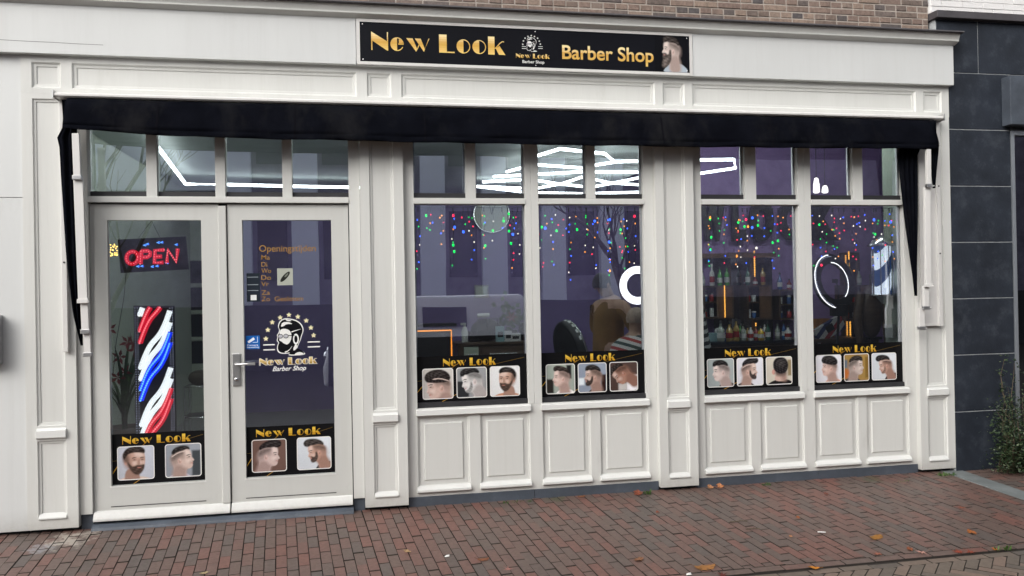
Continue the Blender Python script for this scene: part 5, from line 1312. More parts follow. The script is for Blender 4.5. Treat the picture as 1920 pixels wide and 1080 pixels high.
for i, (a, b, mid, xd_) in enumerate(cabs):
    items = {0: [(.1, 'clear_glass', .23, 'clear bottle'), (.42, 'white_pl', .33, 'tall white bottle'), (.68, 'green_glass', .28, 'bright green bottle'), (.92, 'green_glass', .30, 'second bright green bottle')], 1: [(.2, 'dark_green', .30, 'dark green bottle'), (.5, 'red_pl', .13, 'squat red bottle'), (.82, 'amber', .30, 'slim amber bottle')], 2: [(.25, 'blue_pl', .26, 'blue bottle'), (.7, 'red_pl', .16, 'squat red bottle')], 3: [(.3, 'amber', .40, 'big amber bottle'), (.75, 'clear_glass', .25, 'clear bottle')]}[i]
    for f_, m_, h_, nm in items:
        bottle(a.x + (b.x - a.x) * f_, YB + .10, b.z + .0005, .036 if h_ < .35 else .06, h_, m_, 'black' if m_ != 'white_pl' else 'white_pl', f'{nm} on top of the cabinet {["with the golden strip", "left of the purple gap", "half behind the mullion", "behind the ring lamp"][i]}', 'bottles on the wall cabinets')
for px0, px1, lb_ in ((1340, 1371, 'black back board behind the cabinet with the golden strip'), (1408, 1447, 'black back board behind the cabinet left of the purple gap')):
    a = P(px0, 645, RW - .01); b = P(px1, 480, RW - .01); mb = MB(); mb.box(a.x, b.x, RW - .012, RW - .001, a.z, b.z); tag(mb.build('back_board', 'black'), lb_, 'board')
# mirrors with gold strips between the cabinets
M['led_pendant'] = emat('warm_white_lamp', (1.0, .95, .82), 2.5)
M['mirror'] = mat('mirror_glass', (.75, .72, .80), .10, metal=1.0)
for px0, px1, lab, sx in ((1372, 1405, 'narrow mirror between the two brown cabinets with golden light strips beside it', 1415), (1584, 1606, 'narrow mirror behind the right edge of the ring lamp with golden light strips', 1592)):
    a = P(px0, 640, RW - .03); b = P(px1, 478, RW - .03)
    t = thing('wall_mirror', ((a.x + b.x) / 2, RW - .02, a.z), lab, 'mirror')
    mb = MB(); mb.box(a.x, b.x, RW - .028, RW - .001, a.z, b.z); mb.build('glass', 'mirror', t)
    mb = MB(); mb.plate(a.x - .03, b.x + .03, a.z - .03, b.z + .03, RW - .045, RW - .001, [(a.x, b.x, a.z, b.z, None)]); mb.build('frame', 'darkwood', t)
    x = P(sx, 500, RW - .06).x
    for z0, z1 in ((P(sx, 518, RW - .06).z, P(sx, 470, RW - .06).z), (P(sx, 640, RW - .06).z, P(sx, 604, RW - .06).z)):
        mb = MB(); dots(mb, [(x, RW - .06, z0), (x, RW - .06, z1)], .021, .0105); mb.build('light_strip', 'led_gold', t)
a = P(1312, 484, RW - .12); b = P(1452, 466, RW - .12)
t = thing('wall_shelf', ((a.x + b.x) / 2, RW - .1, a.z), 'golden brown shelf board under the large wall letters', 'shelf')
mb = MB(); mb.box(a.x, b.x, RW - .16, RW - .001, a.z, a.z + .05); mb.build('board', 'wood_dark2', t)
for px in (1330, 1430):
    x = P(px, 484, RW - .1).x; mb = MB(); mb.box(x - .01, x + .01, RW - .14, RW - .001, a.z - .06, a.z - .0005); mb.build('bracket', 'black', t)
# work counter under the cabinets
a = P(1316, 652, RW - .45); b = P(1640, 652, RW - .45); zt = a.z + .06
cabinet_box('work_counter', a.x, P(1650, 652, RW - .45).x, RW - .45, RW - .05, FL, zt, 'darkwood', 'long dark work counter full of bottles under the brown cabinets', 'counter', [(a.x + .04 + k * .48, a.x + .48 + k * .48, zt - .35, zt - .06, None) for k in range(3)], top='nightglass')
YW = RW - .34
row_ = [(1352, 'clear_glass', .30, .055, 'big clear flask'), (1368, 'amber', .28, .055, 'round amber flask'), (1381, 'amber', .33, .045, 'tall amber flask'), (1394, 'clear_glass', .24, .045, 'short clear flask'), (1408, 'white_pl', .22, .04, 'white pump bottle'), (1427, 'yellow_pl', .20, .045, 'yellow tub-like bottle'), (1440, 'dark_green', .27, .04, 'dark green bottle'), (1478, 'white_pl', .20, .05, 'white tube-like bottle')]
for px, m_, h_, r_, nm in row_:
    bottle(P(px, 640, YW).x, YW, zt + .0005, r_, h_, m_, 'black', f'{nm} standing on the long work counter', 'bottles on the work counter')
for px, m_, h_, r_, nm in ((1362, 'blue_pl', .20, .035, 'slim blue bottle'), (1375, 'white_pl', .17, .035, 'small white bottle'), (1388, 'green_glass', .24, .03, 'slim green bottle'), (1402, 'amber', .20, .035, 'small amber bottle'), (1418, 'red_pl', .19, .035, 'small red bottle'), (1434, 'white_pl', .25, .035, 'tall white bottle'), (1458, 'clear_glass', .22, .04, 'clear bottle by the purple gap'), (1470, 'blue_pl', .25, .035, 'tall blue bottle')):
    bottle(P(px, 632, YW + .16).x, YW + .16, zt + .0005, r_, h_, m_, 'black', f'{nm} in the back row on the long work counter', 'bottles on the work counter')
x = P(1340, 620, YW + .1).x
t = thing('tissue_box', (x, YW + .1, zt), 'pale blue tissue box at the left end of the work counter', 'tissue box')
mb = MB(); mb.box(x - .08, x + .08, YW + .04, YW + .14, zt, zt + .09); mb.build('box', 'teal', t, bevel=.004)
mb = MB(); mb.ball((x + .03, YW + .1, zt + .105), .03, 8, 6, sq=(1, .6, 1.4)); mb.build('tissue', 'white_pl', t)
# striped cloth hung at the left of the shelf wall
M['stripe_wb'] = None
def stripe_mat(name, cols, sc, rot):
    m = bpy.data.materials.new(name); m.use_nodes = True; n = m.node_tree.nodes; l = m.node_tree.links; b = n['Principled BSDF']; b.inputs['Roughness'].default_value = .8
    tc = n.new('ShaderNodeTexCoord'); mp = n.new('ShaderNodeMapping'); mp.inputs['Rotation'].default_value = rot
    sx_ = n.new('ShaderNodeSeparateXYZ'); mm = n.new('ShaderNodeMath'); mm.operation = 'MULTIPLY'; mm.inputs[1].default_value = sc; fr = n.new('ShaderNodeMath'); fr.operation = 'FRACT'
    rp_ = n.new('ShaderNodeValToRGB'); rp_.color_ramp.interpolation = 'CONSTANT'; e = rp_.color_ramp.elements
    while len(e) < len(cols): e.new(.5)
    for i, c_ in enumerate(cols): e[i].position = i / len(cols); e[i].color = (*c_, 1)
    l.new(tc.outputs['Object'], mp.inputs[0]); l.new(mp.outputs[0], sx_.inputs[0]); l.new(sx_.outputs['Z'], mm.inputs[0]); l.new(mm.outputs[0], fr.inputs[0]); l.new(fr.outputs[0], rp_.inputs[0]); l.new(rp_.outputs[0], b.inputs['Base Color'])
    return m
M['stripe_wb'] = stripe_mat('black_white_stripes', [(.45, .45, .43), (.02, .02, .022)], 12, (0, R(25), 0))
M['stripe_cape'] = stripe_mat('red_white_black_stripes', [(.62, .60, .57), (.34, .03, .03), (.62, .60, .57), (.02, .045, .045)], 8.5, (0, R(-20), 0))
a = P(1318, 648, 2.15); b = P(1336, 565, 2.15)
t = thing('striped_cape', ((a.x + b.x) / 2, 2.15, a.z), 'black and white striped cape hanging left of the bottles', 'cape')
mb = MB(); v = []
for i in range(9):
    for j in range(7): v.append((a.x - .15 + (b.x - a.x + .17) * j / 6 * (.55 + .45 * i / 8), 2.15 + .03 * math.sin(j * 2.2), b.z + .05 - (b.z - a.z + .3) * i / 8))
mb.idx(v, [(i * 7 + j, (i + 1) * 7 + j, (i + 1) * 7 + j + 1, i * 7 + j + 1) for i in range(8) for j in range(6)], None, True); o = mb.build('cloth', 'stripe_wb', t); md = o.modifiers.new('c', 'SOLIDIFY'); md.thickness = .006
mb = MB(); mb.tube([(a.x, 2.19, FL), (a.x, 2.19, b.z + .1), (a.x + .08, 2.19, b.z + .12)], .012, 8); mb.build('stand', 'black', t)
# the partition itself and two lit pendant lamps before it
mb = MB(); mb.box(P(1296, 540, RW).x, 9.29, RW, RW + .12, .0125, 3.3495); mb.build('partition', 'purple_light', shop)
for px_, py_, L_, lb_ in ((1531, 362, .17, 'taller lit pendant lamp of stacked rings before the purple partition'), (1547, 362, .085, 'shorter lit pendant lamp right of the stacked ring one')):
    q = P(px_, py_, 1.9); t = thing('pendant_lamp', (q.x, 1.9, q.z), lb_, 'lamp'); mb = MB()
    mb.lathe([(.02, 0), (.034, .01), (.034, L_ * .3), (.028, L_ * .33), (.034, L_ * .36), (.032, L_ * .62), (.025, L_ * .66), (.029, L_ * .70), (.020, L_ * .95), (.006, L_)], q.x, 1.9, q.z, 14); mb.build('lamp_shade', 'led_pendant', t)
    mb = MB(); mb.tube([(q.x, 1.9, q.z + L_), (q.x, 1.9, 3.35)], .004, 5); mb.build('cord', 'black', t)
# ring lamps
def ring(name, cx, cy, cz, ro, ri, nrm, label, lit, body):
    t = thing(name, (cx, cy, cz - ro), label, 'ring lamp')
    n = Vector(nrm).normalized(); e1 = n.cross(Vector((0, 0, 1))).normalized(); e2 = e1.cross(n)
    C_ = Vector((cx, cy, cz)); rm = (ro + ri) / 2
    def cir(r, k=48, d=0): return [C_ + n * d + e1 * r * math.cos(2 * math.pi * i / k) + e2 * r * math.sin(2 * math.pi * i / k) for i in range(k)]
    if lit == 'full':
        mb = MB(); mb.tube(cir(rm), (ro - ri) / 2, 8, closed=True); mb.build('light_ring', 'led_ring', t)
    else:
        mb = MB(); A, B, A2, B2 = cir(ro, d=.012), cir(ri, d=.012), cir(ro, d=-.02), cir(ri, d=-.02); k = 48
        mb.idx(A + B + A2 + B2, [f for i in range(k) for f in ((i, (i + 1) % k, k + (i + 1) % k, k + i), (2 * k + i, 3 * k + i, 3 * k + (i + 1) % k, 2 * k + (i + 1) % k), (i, 2 * k + i, 2 * k + (i + 1) % k, (i + 1) % k), (k + i, k + (i + 1) % k, 3 * k + (i + 1) % k, 3 * k + i))]); mb.build('housing', 'black', t)
        mb = MB(); pts = cir(ro - .012, 72, .014); mb.tube(pts[-20:] + pts[:18], .0050, 5); mb.tube(cir(ri + .010, 72, .014)[18:48], .0050, 5); mb.build('light_edge', 'led_ring', t)
        mb = MB(); pts = cir(ro - .03, 90, .015)
        for p_ in pts[:24] + pts[70:]: mb.ball(p_, .0035, 5, 4)
        mb.build('light_beads', 'led_dim', t)
        mb = MB(); d0 = C_ - e2 * ro; mb.box(-.09, .09, -.03, .03, -.07, .05, m=Matrix.Translation(d0)); mb.build('control_box', 'black', t, bevel=.006)
        mb = MB(); mb.tube([d0 + Vector((0, .03, .0)), C_ - e2 * ro * .3 + n * .05, C_ - e2 * ro * .05 + n * .03], .008, 6); mb.box(-.04, .02, -.008, .008, -.02, .02, m=Matrix.Translation(C_ + n * .03)); mb.build('phone_holder', 'black', t)
    mb = MB(); mb.tube([C_ - e2 * (ro + .02), Vector((cx, cy + .05, FL + .3)), Vector((cx, cy + .05, FL))], .014, 8)
    for a_ in (90, 210, 330): mb.tube([(cx, cy + .05, FL + .35), (cx + .35 * math.cos(R(a_)), cy + .05 + .35 * math.sin(R(a_)), FL + .01)], .010, 6)
    mb.build('tripod', 'black', t)
M['led_ring'] = emat('white_ring_light', (1.0, .98, .97), 2.2)
c = P(1196, 535, 3.0); ring('ring_lamp', c.x, 3.0, c.z, .230, .140, (0, -1, 0), 'bright white ring lamp glowing beside the customer', 'full', None)
c = P(1563, 528, 1.6); ring('ring_lamp', c.x, 1.6, c.z, .300, .195, (.29, -.956, .20), 'tilted black ring lamp with thin lit edges in the rightmost window', 'edge', None)
# barber pole wall lamp
c = P(1655, 510, .33); zb, zt_ = P(1655, 552, .33).z, P(1655, 462, .33).z
t = thing('barber_pole_lamp', (c.x, .33, zb), 'lit blue and white barber pole lamp on the wall in the rightmost window', 'barber pole')
M['pole_lit'] = stripe_mat('lit_pole_stripes', [(.7, .78, .85), (.012, .035, .10)], 5.2, (0, R(50), 0))
m = M['pole_lit']; b = m.node_tree.nodes['Principled BSDF']; rpn = [x for x in m.node_tree.nodes if x.type == 'VALTORGB'][0]; m.node_tree.links.new(rpn.outputs[0], b.inputs['Emission Color']); b.inputs['Emission Strength'].default_value = 1.1
mb = MB(); mb.lathe([(.068, 0), (.068, zt_ - zb)], c.x, .33, zb, 28); mb.build('striped_cylinder', 'pole_lit', t)
mb = MB(); mb.lathe([(.0, -.085), (.02, -.08), (.10, -.012), (.115, -.010), (.115, 0), (0, .001)], c.x, .33, zb - .001, 24); mb.lathe([(.0, .0), (.125, .001), (.125, .012), (.09, .05), (.04, .085), (.012, .095), (0, .10)], c.x, .33, zt_ + .001, 24)
mb.build('chrome_cap', 'chrome', t)
mb = MB()
for k in range(8):
    a_ = k * math.pi / 4; mb.tube([(c.x + .09 * math.cos(a_), .33 + .09 * math.sin(a_), zb), (c.x + .09 * math.cos(a_), .33 + .09 * math.sin(a_), zt_)], .005, 6)
mb.build('rods', 'chrome', t)
mb = MB(); mb.box(c.x + .09, 4.7345, .31, .35, zb - .03, zb - .01); mb.box(c.x + .09, 4.7345, .31, .35, zt_ + .02, zt_ + .04); mb.build('bracket', 'chrome', t)
# striped shoe-care style box, orange crate and dark jacket by the ring lamp
a = P(1548, 640, 2.1); x = a.x; zz = 1.0
t = thing('side_table', (x + .1, 2.3, FL), 'dark side table behind the rightmost poster', 'table')
mb = MB(); mb.box(x - .25, x + .5, 2.08, 2.52, zz - .04, zz); mb.build('table_top', 'darkwood', t, bevel=.004)
for dx in (-.22, .47):
    for y in (2.11, 2.49): mb = MB(); mb.box(x + dx - .02, x + dx + .02, y - .02, y + .02, FL, zz - .0405); mb.build('leg', 'darkwood', t)
t = thing('wooden_crate', (x + .1, 2.4, zz), 'small orange brown wooden crate on the side table', 'crate')
mb = MB()
for k in range(4): mb.box(x, x + .26, 2.33, 2.34, zz + k * .055, zz + k * .055 + .05); mb.box(x, x + .26, 2.48, 2.49, zz + k * .055, zz + k * .055 + .05)
mb.build('slats', 'wood', t)
mb = MB()
for dx in (0, .25): mb.box(x + dx, x + dx + .01, 2.3405, 2.4795, zz, zz + .215)
mb.build('end_board', 'wood', t)
M['stripe_box'] = stripe_mat('flag_stripes', [(.5, .5, .48), (.3, .03, .04), (.5, .5, .48), (.03, .04, .12)], 5, (0, R(50), 0))
t = thing('striped_box', (x + .15, 2.15, zz), 'slanted carton with red, white and dark stripes in front of the crate', 'carton')
mb = MB(); mb.box(-.19, .19, -.03, .03, 0, .17, m=Matrix.Translation((x + .13, 2.17, zz + .03)) @ Matrix.Rotation(R(-28), 4, 'Y')); mb.build('box', 'stripe_box', t, bevel=.004)
mb = MB(); mb.box(-.05, .05, -.0315, -.0302, .06, .14, m=Matrix.Translation((x + .13, 2.17, zz + .03)) @ Matrix.Rotation(R(-28), 4, 'Y')); mb.build('print', 'black', t)
p = P(1634, 600, 2.0)
t = thing('jacket', (p.x, 2.0, .9), 'dark brown jacket hanging beside the barber pole lamp', 'jacket')
mb = MB(); mb.ball((p.x, 2.0, 1.30), .17, 16, 12, sq=(.80, .5, 1.8)); mb.build('body', 'darkwood', t)
mb = MB(); mb.tube([(p.x - .13, 2.0, 1.52), (p.x - .19, 1.98, 1.2), (p.x - .17, 1.96, .95)], [.05, .055, .04], 8); mb.build('sleeve', 'darkwood', t)
mb = MB(); mb.tube([(p.x + .12, 2.0, 1.52), (p.x + .18, 1.98, 1.2), (p.x + .17, 1.96, .95)], [.05, .055, .04], 8); mb.build('sleeve', 'darkwood', t)
mb = MB(); mb.tube([(p.x, 2.0, FL), (p.x, 2.0, 1.72)], .015, 8); mb.build('stand', 'black', t)
mb = MB(); mb.box(4.700, 4.7345, .30, .41, 1.12, 1.24)
tag(mb.build('wall_socket', 'white_pl', bevel=.004), 'white socket box on the pale side wall under the pole lamp', 'socket')

# ================================================================== people and barber chairs
M['skin'] = mat('skin', (.42, .25, .18), .55, var=.08, vscale=12)
M['sweater'] = mat('mustard_brown_knit', (.19, .095, .028), .9, var=.22, vscale=7, bump=.5, bscale=160, stretch=(1, 1, .4))
M['jeans'] = mat('blue_denim', (.07, .11, .17), .85, var=.2, vscale=20)
M['hair_dark'] = mat('dark_hair', (.015, .011, .009), .7)
M['hair_grey'] = mat('short_grey_hair', (.36, .27, .215), .7, var=.3, vscale=40)
M['leather'] = mat('black_leather', (.012, .012, .013), .35, var=.2, vscale=12)
M['eye'] = mat('eye_white', (.6, .58, .55), .3)
def skinned(name, nodes, edges, m, parent, sub=2):
    me = bpy.data.meshes.new(name); ks = list(nodes); og = Vector(nodes[ks[0]][0])
    me.from_pydata([Vector(nodes[k][0]) - og for k in ks], [(ks.index(a), ks.index(b)) for a, b in edges], [])
    me.materials.append(M[m]); o = bpy.data.objects.new(name, me); col.objects.link(o); o['_wo'] = tuple(og); o.parent = parent; o.location = og - Vector(parent['_wo'])
    sk = o.modifiers.new('skin', 'SKIN'); sk.use_smooth_shade = True
    for i, k in enumerate(ks):
        r = nodes[k][1]; sv = me.skin_vertices[0].data[i]; sv.radius = r if isinstance(r, tuple) else (r, r); sv.use_root = (i == 0)
    ss = o.modifiers.new('sub', 'SUBSURF'); ss.levels = sub; ss.render_levels = sub
    return o
def head(C, f, parent, bald=False):
    """face, ears and hair on a skull centred at C looking along f"""
    f = Vector(f).normalized(); s = f.cross(Vector((0, 0, 1))).normalized(); u = Vector((0, 0, 1))
    def W(a, b, c): return C + f * a + s * b + u * c
    mb = MB()
    for sg in (-1, 1): mb.ball(W(.082, sg * .033, .008), .013, 8, 6)
    mb.build('eyes', 'eye', parent)
    mb = MB()
    mb.tube([W(.090, 0, .02), W(.112, 0, -.028), W(.092, 0, -.035)], [.009, .016, .008], 8)
    for sg in (-1, 1): mb.tube([W(0, sg * .078, .03), W(-.012, sg * .088, .015), W(-.006, sg * .084, -.03)], [.010, .016, .009], 6)
    mb.tube([W(.088, -.022, -.062), W(.096, 0, -.060), W(.088, .022, -.062)], .007, 6)
    mb.build('face_features', 'skin', parent)
    mb = MB(); n = 18; k = 9; v = []
    for i in range(k + 1):
        t = math.pi * .62 * i / k
        for j in range(n):
            a = 2 * math.pi * j / n; fr = math.cos(a)
            tt = t * (1 - .30 * max(0, fr)); r = 1.06 + .02 * math.sin(a * 5 + i)
            v.append(W(.100 * r * math.sin(tt) * math.cos(a) - .006, .080 * r * math.sin(tt) * math.sin(a), .02 + (.108 if not bald else .100) * r * math.cos(tt)))
    mb.idx(v, [(i * n + j, (i + 1) * n + j, (i + 1) * n + (j + 1) % n, i * n + (j + 1) % n) for i in range(k) for j in range(n)], None, True)
    mb.build('hair', 'hair_grey' if bald else 'hair_dark', parent)
def hand_nodes(N, E, wrist, d, up, pre):
    d = Vector(d).normalized(); s = d.cross(Vector(up)).normalized()
    N[pre + 'palm'] = (wrist + d * .06, (.036, .016)); E.append((pre + 'wr', pre + 'palm'))
    for i, (o_, L) in enumerate(((-.030, .060), (-.010, .072), (.010, .068), (.028, .052))):
        N[pre + f'f{i}a'] = (wrist + d * .095 + s * o_, .0095); N[pre + f'f{i}b'] = (wrist + d * (.095 + L * .6) + s * o_ - Vector(up) * .012, .0085); N[pre + f'f{i}c'] = (wrist + d * (.095 + L * .9) + s * o_ - Vector(up) * .032, .007)
        E += [(pre + 'palm', pre + f'f{i}a'), (pre + f'f{i}a', pre + f'f{i}b'), (pre + f'f{i}b', pre + f'f{i}c')]
    N[pre + 't0'] = (wrist + d * .045 - s * .045, .011); N[pre + 't1'] = (wrist + d * .08 - s * .062 - Vector(up) * .01, .009); E += [(pre + 'palm', pre + 't0'), (pre + 't0', pre + 't1')]
# barber: standing, seen from behind, both arms reaching to the customer
bp = P(1140, 600, 1.5); B0 = Vector((bp.x, 1.5, FL))
t = thing('person', tuple(B0), 'barber in a mustard brown sweater and jeans seen from behind, leaning to the customer', 'person')
fw = Vector((.85, .52, 0)).normalized(); sd_ = Vector((-fw.y, fw.x, 0)); U = Vector((0, 0, 1))
def bpt(a, b, c): return B0 + fw * a + sd_ * b + U * c
hC = bpt(-.02, .05, 1.62)
N = {'pel': (bpt(0, 0, .96), (.155, .115)), 'wst': (bpt(.0, 0, 1.10), (.145, .105)), 'chs': (bpt(.02, 0, 1.30), (.165, .115)), 'shl': (bpt(.03, 0, 1.44), (.12, .08)), 'nek': (bpt(.03, 0, 1.52), .055), 'hd0': (bpt(.0, .03, 1.57), (.070, .075)), 'hd1': (hC + U * .02, (.078, .092)), 'hd2': (hC + U * .09, (.06, .07))}
E = [('pel', 'wst'), ('wst', 'chs'), ('chs', 'shl'), ('shl', 'nek'), ('nek', 'hd0'), ('hd0', 'hd1'), ('hd1', 'hd2')]
AR = {}
for sg, pre in ((1, 'l'), (-1, 'r')):
    sh, el, wr = bpt(.04, sg * .185, 1.425), bpt(.10, sg * .275, 1.16), bpt(.36, sg * .14, 1.22)
    AR[pre] = (sh, el, wr)
    N[pre + 'sh'] = (sh, .062); N[pre + 'el'] = (el, .045); N[pre + 'wr'] = (wr, .030)
    E += [('shl', pre + 'sh'), (pre + 'sh', pre + 'el'), (pre + 'el', pre + 'wr')]
    hand_nodes(N, E, wr, fw - sd_ * sg * .3, (0, 0, 1), pre)
    N[pre + 'hp'] = (bpt(0, sg * .09, .88), .10); N[pre + 'kn'] = (bpt(.02, sg * .11, .50), .062); N[pre + 'an'] = (bpt(-.01, sg * .12, .10), .042); N[pre + 'to'] = (bpt(.14, sg * .13, .04), (.04, .03))
    E += [('pel', pre + 'hp'), (pre + 'hp', pre + 'kn'), (pre + 'kn', pre + 'an'), (pre + 'an', pre + 'to')]
skinned('body', N, E, 'skin', t)
N2 = {'hem': (bpt(0, 0, .90), (.172, .132)), 'wst': (bpt(0, 0, 1.00), (.180, .137)), 'w2': (bpt(.0, 0, 1.14), (.168, .130)), 'chs': (bpt(.01, 0, 1.29), (.176, .132)), 'shl': (bpt(.02, 0, 1.415), (.10, .082)), 'col': (bpt(.02, .01, 1.525), .052)}
E2 = [('hem', 'wst'), ('wst', 'w2'), ('w2', 'chs'), ('chs', 'shl'), ('shl', 'col')]
for pre in 'lr':
    sh, el, wr = AR[pre]
    N2[pre + 'sh'] = (sh - U * .045 - sd_ * sg * .015, .064); N2[pre + 'el'] = (el, .060); N2[pre + 'wr'] = (wr - (wr - el) * .1, .043); E2 += [('shl', pre + 'sh'), (pre + 'sh', pre + 'el'), (pre + 'el', pre + 'wr')]
skinned('sweater', N2, E2, 'sweater', t)
N3 = {'pel': (bpt(0, 0, 1.0), (.165, .125)), 'lo': (bpt(0, 0, .90), (.165, .125))}; E3 = [('pel', 'lo')]
for sg, pre in ((1, 'l'), (-1, 'r')):
    N3[pre + 'hp'] = (bpt(0, sg * .095, .80), .105); N3[pre + 'kn'] = (bpt(.02, sg * .11, .50), .078); N3[pre + 'an'] = (bpt(-.01, sg * .12, .10), .062); E3 += [('lo', pre + 'hp'), (pre + 'hp', pre + 'kn'), (pre + 'kn', pre + 'an')]
skinned('jeans', N3, E3, 'jeans', t)
head(hC, fw * .9 + U * -.1, t)
# barber chairs
def barber_chair(x, y, f, label, band=True, low=1.0):
    f = Vector(f).normalized(); s = Vector((-f.y, f.x, 0)); o0 = Vector((x, y, FL))
    Mx = Matrix(((f.x, s.x, 0, o0.x), (f.y, s.y, 0, o0.y), (0, 0, 1, o0.z), (0, 0, 0, 1)))
    t = thing('barber_chair', tuple(o0), label, 'barber chair', 'black barber chairs')
    mb = MB(); mb.lathe([(.30, 0), (.30, .02), (.10, .05), (.055, .07), (.055, .40), (.12, .42)], x, y, FL, 24); mb.build('base', 'chrome', t)
    mb = MB(); mb.box(-.27, .27, -.26, .26, .43, .56, m=Mx); mb.build('seat', 'leather', t, bevel=.04)
    mb = MB(); n = 24; lean = Matrix.Rotation(R(-14), 4, 'Y')
    def oval(d, k): return [Mx @ (Matrix.Translation((-.26, 0, .56)) @ lean @ Vector((d, k * .25 * math.cos(2 * math.pi * i / n), (.36 + k * .35 * math.sin(2 * math.pi * i / n)) * low))) for i in range(n)]
    rings = [oval(.05, .82), oval(.06, .94), oval(.03, 1.0), oval(-.04, 1.0), oval(-.07, .93), oval(-.06, .8)]
    mb.idx([p for r_ in rings for p in r_], [(a * n + i, a * n + (i + 1) % n, (a + 1) * n + (i + 1) % n, (a + 1) * n + i) for a in range(5) for i in range(n)] + [tuple(range(n))[::-1], tuple(range(5 * n, 6 * n))], None, True)
    bk_ = mb.build('backrest', 'leather', t)
    mb = MB(); mb.tube([rings[2][i] for i in range(n)], .008, 6, closed=True); mb.build('trim', 'chrome', bk_)
    if band:
        mb = MB()
        for i in range(6, 11):
            a_, b_ = rings[2][i], rings[3][i]; c_, d_ = rings[3][(i + 1) % n], rings[2][(i + 1) % n]; ce = Mx @ (Matrix.Translation((-.26, 0, .56)) @ lean @ Vector((0, 0, .36)))
            q_ = [v + (v - ce).normalized() * .006 for v in (a_.lerp(b_, .2), a_.lerp(b_, .6), a_.lerp(b_, .6).lerp(d_.lerp(c_, .6), .5), a_.lerp(b_, .2).lerp(d_.lerp(c_, .2), .5))]; mb.face(q_)
        mb.build('white_marks', 'white_pl', bk_)
    for sg in (-1, 1):
        mb = MB(); mb.tube([Mx @ Vector(p) for p in ((-.22, sg * .28, .50), (-.22, sg * .29, .72), (.18, sg * .29, .74), (.22, sg * .28, .52))], .018, 8); mb.tube([Mx @ Vector(p) for p in ((-.20, sg * .29, .755), (.17, sg * .29, .775))], .03, 8); mb.build('armrest', 'leather', t)
    mb = MB(); mb.tube([Mx @ Vector(p) for p in ((.27, 0, .46), (.45, 0, .2), (.52, 0, .18))], .02, 8); mb.box(.42, .58, -.17, .17, .16, .19, m=Mx); mb.build('footrest', 'chrome', t)
p = P(1116, 640, 2.8); barber_chair(p.x, 2.8, (.93, .36, 0), 'empty black barber chair with white marks on its back, left of the barber')
cp_ = P(1190, 620, 1.12); C0 = Vector((cp_.x, 1.12, FL)); barber_chair(C0.x, 1.12, (.93, -.36, 0), 'black barber chair in which the customer in the striped cape sits', False, .5)
# customer
t = thing('person', tuple(C0), 'seated customer with short grey hair under a red, white and black striped cape', 'person')
fc = Vector((.95, .3, 0)).normalized(); sc_ = Vector((-fc.y, fc.x, 0))
def cpt(a, b, c): return C0 + fc * a + sc_ * b + U * c
hC = cpt(.03, 0, 1.29)
N = {'pel': (cpt(-.08, 0, .60), (.15, .12)), 'wst': (cpt(-.07, 0, .76), (.14, .11)), 'chs': (cpt(-.05, 0, .94), (.165, .115)), 'shl': (cpt(-.03, 0, 1.07), (.12, .08)), 'nek': (cpt(.0, 0, 1.16), .055), 'hd0': (cpt(.025, 0, 1.23), (.070, .075)), 'hd1': (hC + U * .02, (.078, .092)), 'hd2': (hC + U * .09, (.06, .07))}
E = [('pel', 'wst'), ('wst', 'chs'), ('chs', 'shl'), ('shl', 'nek'), ('nek', 'hd0'), ('hd0', 'hd1'), ('hd1', 'hd2')]
for sg, pre in ((1, 'l'), (-1, 'r')):
    N[pre + 'sh'] = (cpt(-.03, sg * .18, 1.05), .06); N[pre + 'el'] = (cpt(.06, sg * .25, .80), .045); N[pre + 'wr'] = (cpt(.24, sg * .20, .76), .03); E += [('shl', pre + 'sh'), (pre + 'sh', pre + 'el'), (pre + 'el', pre + 'wr')]
    hand_nodes(N, E, N[pre + 'wr'][0], fc, (0, 0, 1), pre)
    N[pre + 'hp'] = (cpt(.02, sg * .10, .62), .09); N[pre + 'kn'] = (cpt(.36, sg * .12, .62), .065); N[pre + 'an'] = (cpt(.42, sg * .12, .24), .045); N[pre + 'to'] = (cpt(.55, sg * .13, .20), .035)
    E += [('pel', pre + 'hp'), (pre + 'hp', pre + 'kn'), (pre + 'kn', pre + 'an'), (pre + 'an', pre + 'to')]
skinned('body', N, E, 'skin', t)
mb = MB(); n = 32; v = []
for i, (z, ra, rb, off) in enumerate(((1.155, .075, .075, .0), (1.12, .13, .16, -.01), (1.06, .19, .27, .0), (.90, .27, .31, .03), (.74, .40, .34, .10), (.66, .50, .36, .16), (.48, .56, .40, .2))):
    for j in range(n):
        a = 2 * math.pi * j / n; k = 1 + .05 * math.sin(a * 7 + i) * (i > 2); v.append(cpt(off + ra * k * math.cos(a), rb * k * math.sin(a), z))
mb.idx(v, [(i * n + j, (i + 1) * n + j, (i + 1) * n + (j + 1) % n, i * n + (j + 1) % n) for i in range(6) for j in range(n)], None, True)
cpe = mb.build('cape', 'stripe_cape', t); md = cpe.modifiers.new('c', 'SOLIDIFY'); md.thickness = .005
head(hC, fc, t, True)

